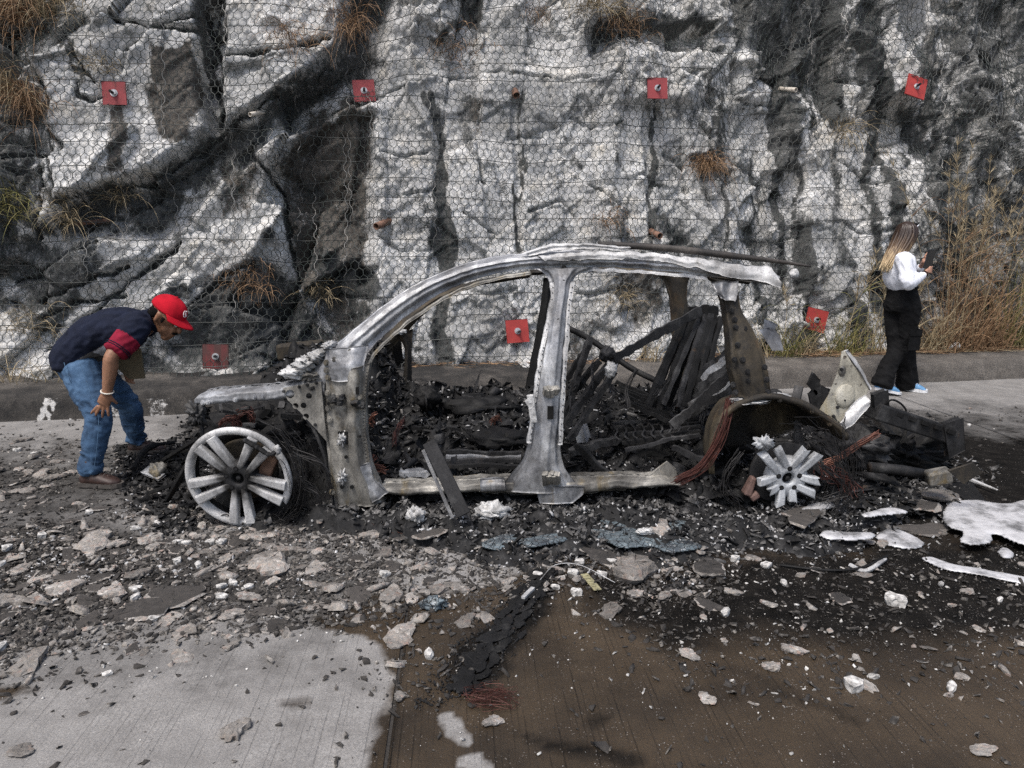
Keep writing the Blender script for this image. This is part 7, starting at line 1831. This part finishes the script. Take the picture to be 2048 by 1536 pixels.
T = [(30, 40, 420, .62, M_st_r, 'thick russet grass tuft in the upper left rock corner', .14), (110, 20, 260, .55, M_st_y, 'straw grass tuft beside the upper left russet tuft', .12), (62, 215, 340, .50, M_st_r, 'russet grass tuft hanging left of the upper left plate', .09), (20, 190, 200, .5, M_st_y, 'pale grass tuft on the dark left rock edge', .10), (140, 440, 160, .40, M_st_y, 'pale grass hanging over the long rusty drain pipe', .07),
     (250, 400, 90, .36, M_st_y, 'thin pale grass below the dark left overhang', .05), (20, 420, 160, .45, M_st_g, 'greenish grass on the dark left rock', .10), (690, 60, 260, .48, M_st_r, 'russet grass in the dark gully above the brown rock', .10), (580, 80, 170, .40, M_st_r, 'thin russet grass on the pale upper block', .10), (1190, 20, 300, .50, M_st_y, 'straw grass left of the black overhang', .09), (1245, 60, 180, .36, M_st_r, 'russet grass fringe under the black overhang', .12),
     (1408, 335, 420, .34, M_st_r, 'dense russet grass clump on the long pale rib', .05), (900, 105, 160, .26, M_st_r, 'low russet grass along the middle ledge', .16), (1075, 35, 110, .22, M_st_r, 'small russet grass tuft on the pale top rock', .07), (1215, 440, 130, .26, M_st_r, 'thin russet grass low on the pale middle rock', .08), (1680, 270, 90, .5, M_st_y, 'thin straw stalks below the askew upper plate', .08), (200, 140, 120, .30, M_st_y, 'thin pale grass in the upper left block joint', .08),
     (1240, 600, 140, .3, M_st_y, 'pale grass seen through the rear door opening', .08), (640, 590, 120, .26, M_st_y, 'pale singed grass above the windscreen pillar foot', .06), (500, 560, 200, .3, M_st_r, 'singed brown grass on the scorched rock', .12), (60, 650, 140, .3, M_st_y, 'pale grass behind the bending man', .12)]
for k, (u, v, nb, L, mt, lb, sp) in enumerate(T):
    tuft(u, v, int(nb * .62), L * 1.15, mt, lb, sp, seed=k, droop=(1.2, 3.2) if mt is M_st_r else (.6, 2.4), wid=.0028)
def stand(u, v, nb, L, mt, lb, spread, seed, stems=0, lean=0.0, droop=(.15, .9), z=.235, wid=.0045, name='grass_clump'):
    """grass rooted on the ledge at the foot of the rock"""
    rg_ = np.random.default_rng(1200 + seed); lo_, hi_ = -8.0, 10.0
    for _ in range(40):                                                      # the spot on the ledge that the photograph shows at column u
        md_ = (lo_ + hi_) / 2; root = kerb_pt(md_, .52, z)
        if to_px(np.array(root))[0] < u: lo_ = md_
        else: hi_ = md_
    gr = empty(name, root); tag(gr, lb, 'grass')
    R = np.array(root)[None] + rg_.normal(size=(nb, 3)) * [spread, spread * .35, 0] + [0, 0, .0]
    D = np.array([lean, -.12, 1.0])[None] + rg_.normal(size=(nb, 3)) * [.38, .22, .1]
    nb2 = int(nb * .5); R, D = R[:nb2], D[:nb2]; nb = nb2
    blades('leaves', R, D, L * rg_.uniform(.35, 1.1, nb) , wid * rg_.uniform(.6, 1.4, nb), mt, rg_.uniform(*droop, nb), 1250 + seed, gr, 7)
    for k in range(stems):
        p0 = root + Vector((rg_.normal() * spread * .8, rg_.normal() * spread * .25, 0)); H_ = L * rg_.uniform(1.0, 1.95); a = lean + rg_.normal() * .16
        pts = [p0, p0 + Vector((a * H_ * .3, -.02, H_ * .4)), p0 + Vector((a * H_ * .75, -.05, H_ * .8)), p0 + Vector((a * H_ * 1.2 - .06 * np.sign(rg_.normal()), -.1, H_))]
        cu_ = spline(pts, 16); b = MB(); b.tube(cu_, list(np.linspace(.0048, .0015, 16)), 5); st_ = b.build('stem', M_st_y, gr)
        for m_ in (5, 8, 10):
            pr_ = np.repeat(cu_[m_][None], 2, 0); blades('stem_leaf', pr_, np.array([[rg_.choice([-1, 1]) * .7, -.3, .9], [rg_.normal(), -.2, .7]]), np.full(2, .35), np.full(2, .005), mt, np.full(2, 1.1), int(rg_.integers(1e6)), st_)
        f_ = np.repeat(cu_[11:16], 9, 0); blades('plume', f_, rg_.normal(size=(45, 3)) * [.4, .4, .2] + [a, 0, .9], np.full(45, .11), np.full(45, .0028), M_st_y, np.full(45, .8), int(rg_.integers(1e6)), st_, 3)['kind'] = 'stuff'
    return gr
stand(1905, 676, 260, 1.15, M_st_r, 'tall straw reed clump with feathery plumes beside the walking woman', .15, 1, 20, -.01)
stand(1975, 678, 220, .95, M_st_r, 'straw reed clump between the two tallest clumps', .16, 2, 9, .03)
stand(2035, 680, 260, 1.1, M_st_g, 'greenish reed clump leaning away from the woman', .14, 3, 11, .08)
stand(1905, 682, 260, .55, M_st_r, 'drooping russet leaves at the foot of the tall reed clump', .16, 4, 0, 0, (1.0, 2.2))
stand(1962, 684, 220, .5, M_st_r, 'drooping russet leaves beside the tall reed clump', .15, 5, 0, 0, (1.0, 2.2))
stand(1570, 694, 160, .55, M_st_g, 'greenish grass clump behind the car\'s tail', .12, 6, 1, -.1, (.3, 1.4))
stand(1610, 692, 130, .45, M_st_y, 'pale grass clump under the low askew plate', .10, 7, 0, .1, (.5, 1.8))
stand(1685, 690, 150, .60, M_st_g, 'greenish grass clump right of the low askew plate', .12, 8, 2, .1, (.2, 1.2))
stand(1745, 686, 120, .7, M_st_y, 'thin straw grass behind the walking woman', .10, 9, 2, .0, (.2, 1.0))
stand(1850, 684, 200, .75, M_st_y, 'straw grass in front of the walking woman', .12, 10, 2, -.05, (.3, 1.4))
stand(1300, 712, 70, .45, M_st_y, 'pale grass behind the rear seat', .08, 11, 0, .0, (.5, 1.6))
stand(1500, 700, 70, .45, M_st_y, 'thin pale grass behind the rear pillar', .12, 12, 0, .0, (.5, 1.6))
stand(20, 768, 110, .35, M_st_y, 'thin dry grass behind the bending man\'s back', .2, 13, 0, .0, (.5, 1.6))
stand(2075, 684, 220, .8, M_st_y, 'straw reed clump beyond the greenish reeds', .14, 14, 2, .0, (.2, 1.2))
# straw litter on the ledge, rubbish
rg_ = np.random.default_rng(77)
def litter(name, lb, u0, u1, N, mt, seed, dmin=.42, dmax=.74, L=.20):
    rg_ = np.random.default_rng(seed)
    sa = (on_ground(u0, 700, .22) - KO).dot(E); sb = (on_ground(u1, 690, .22) - KO).dot(E)
    s_ = rg_.uniform(sa, sb, N); d_ = dmax - (dmax - dmin) * rg_.random(N) ** 1.8
    R = np.array([kerb_pt(a, b_, .235 + .03 * rg_.random()) for a, b_ in zip(s_, d_)])
    a = rg_.normal(size=N) * .5; D = np.stack([np.cos(a) * rg_.choice([-1, 1], N), np.sin(a) * .5, rg_.normal(size=N) * .10 + .02], 1)
    o = blades(name, R, D, L * rg_.uniform(.4, 1.4, N), np.full(N, .0035), mt, np.full(N, .08), seed + 1, None, 4); tag(o, lb, 'straw', kind='stuff')
litter('straw_litter', 'russet dead straw lying along the ledge', 1540, 2120, 2600, M_st_r, 2001)
litter('straw_litter', 'pale dead straw lying along the ledge', 1540, 2120, 700, M_st_y, 2003)
litter('dead_leaves', 'sparse dead straw on the ledge behind the car', 800, 1540, 500, M_st_r, 2005, .5, .74, .14)
P = kerb_pt((on_ground(1858, 690, .25) - KO).dot(E), .50, .25); b = MB(); b.tube([P + Vector((-.07, 0, .02)), P + Vector((.05, .0, .05))], [.030, .042], 16); tag(b.build('paper_cup', simple('white_paper', (.7, .7, .68), .7), None, True), 'white paper cup lying at the foot of the reeds', 'cup')
P = kerb_pt((on_ground(1872, 690, .25) - KO).dot(E), .58, .30); tag(lump('plastic_bag', P, .09, .06, .08, simple('teal_plastic', (.07, .20, .25), .4), None, 201.0, .8, 30, 3.0), 'crumpled teal plastic bag behind the paper cup', 'plastic bag')
P = kerb_pt((on_ground(2036, 688, .25) - KO).dot(E), .50, .26); tag(lump('plastic_bag', P, .16, .10, .05, simple('white_plastic', (.66, .65, .68), .4), None, 205.0, .8, 34, 4.0), 'crumpled white plastic bag on the straw litter', 'plastic bag')
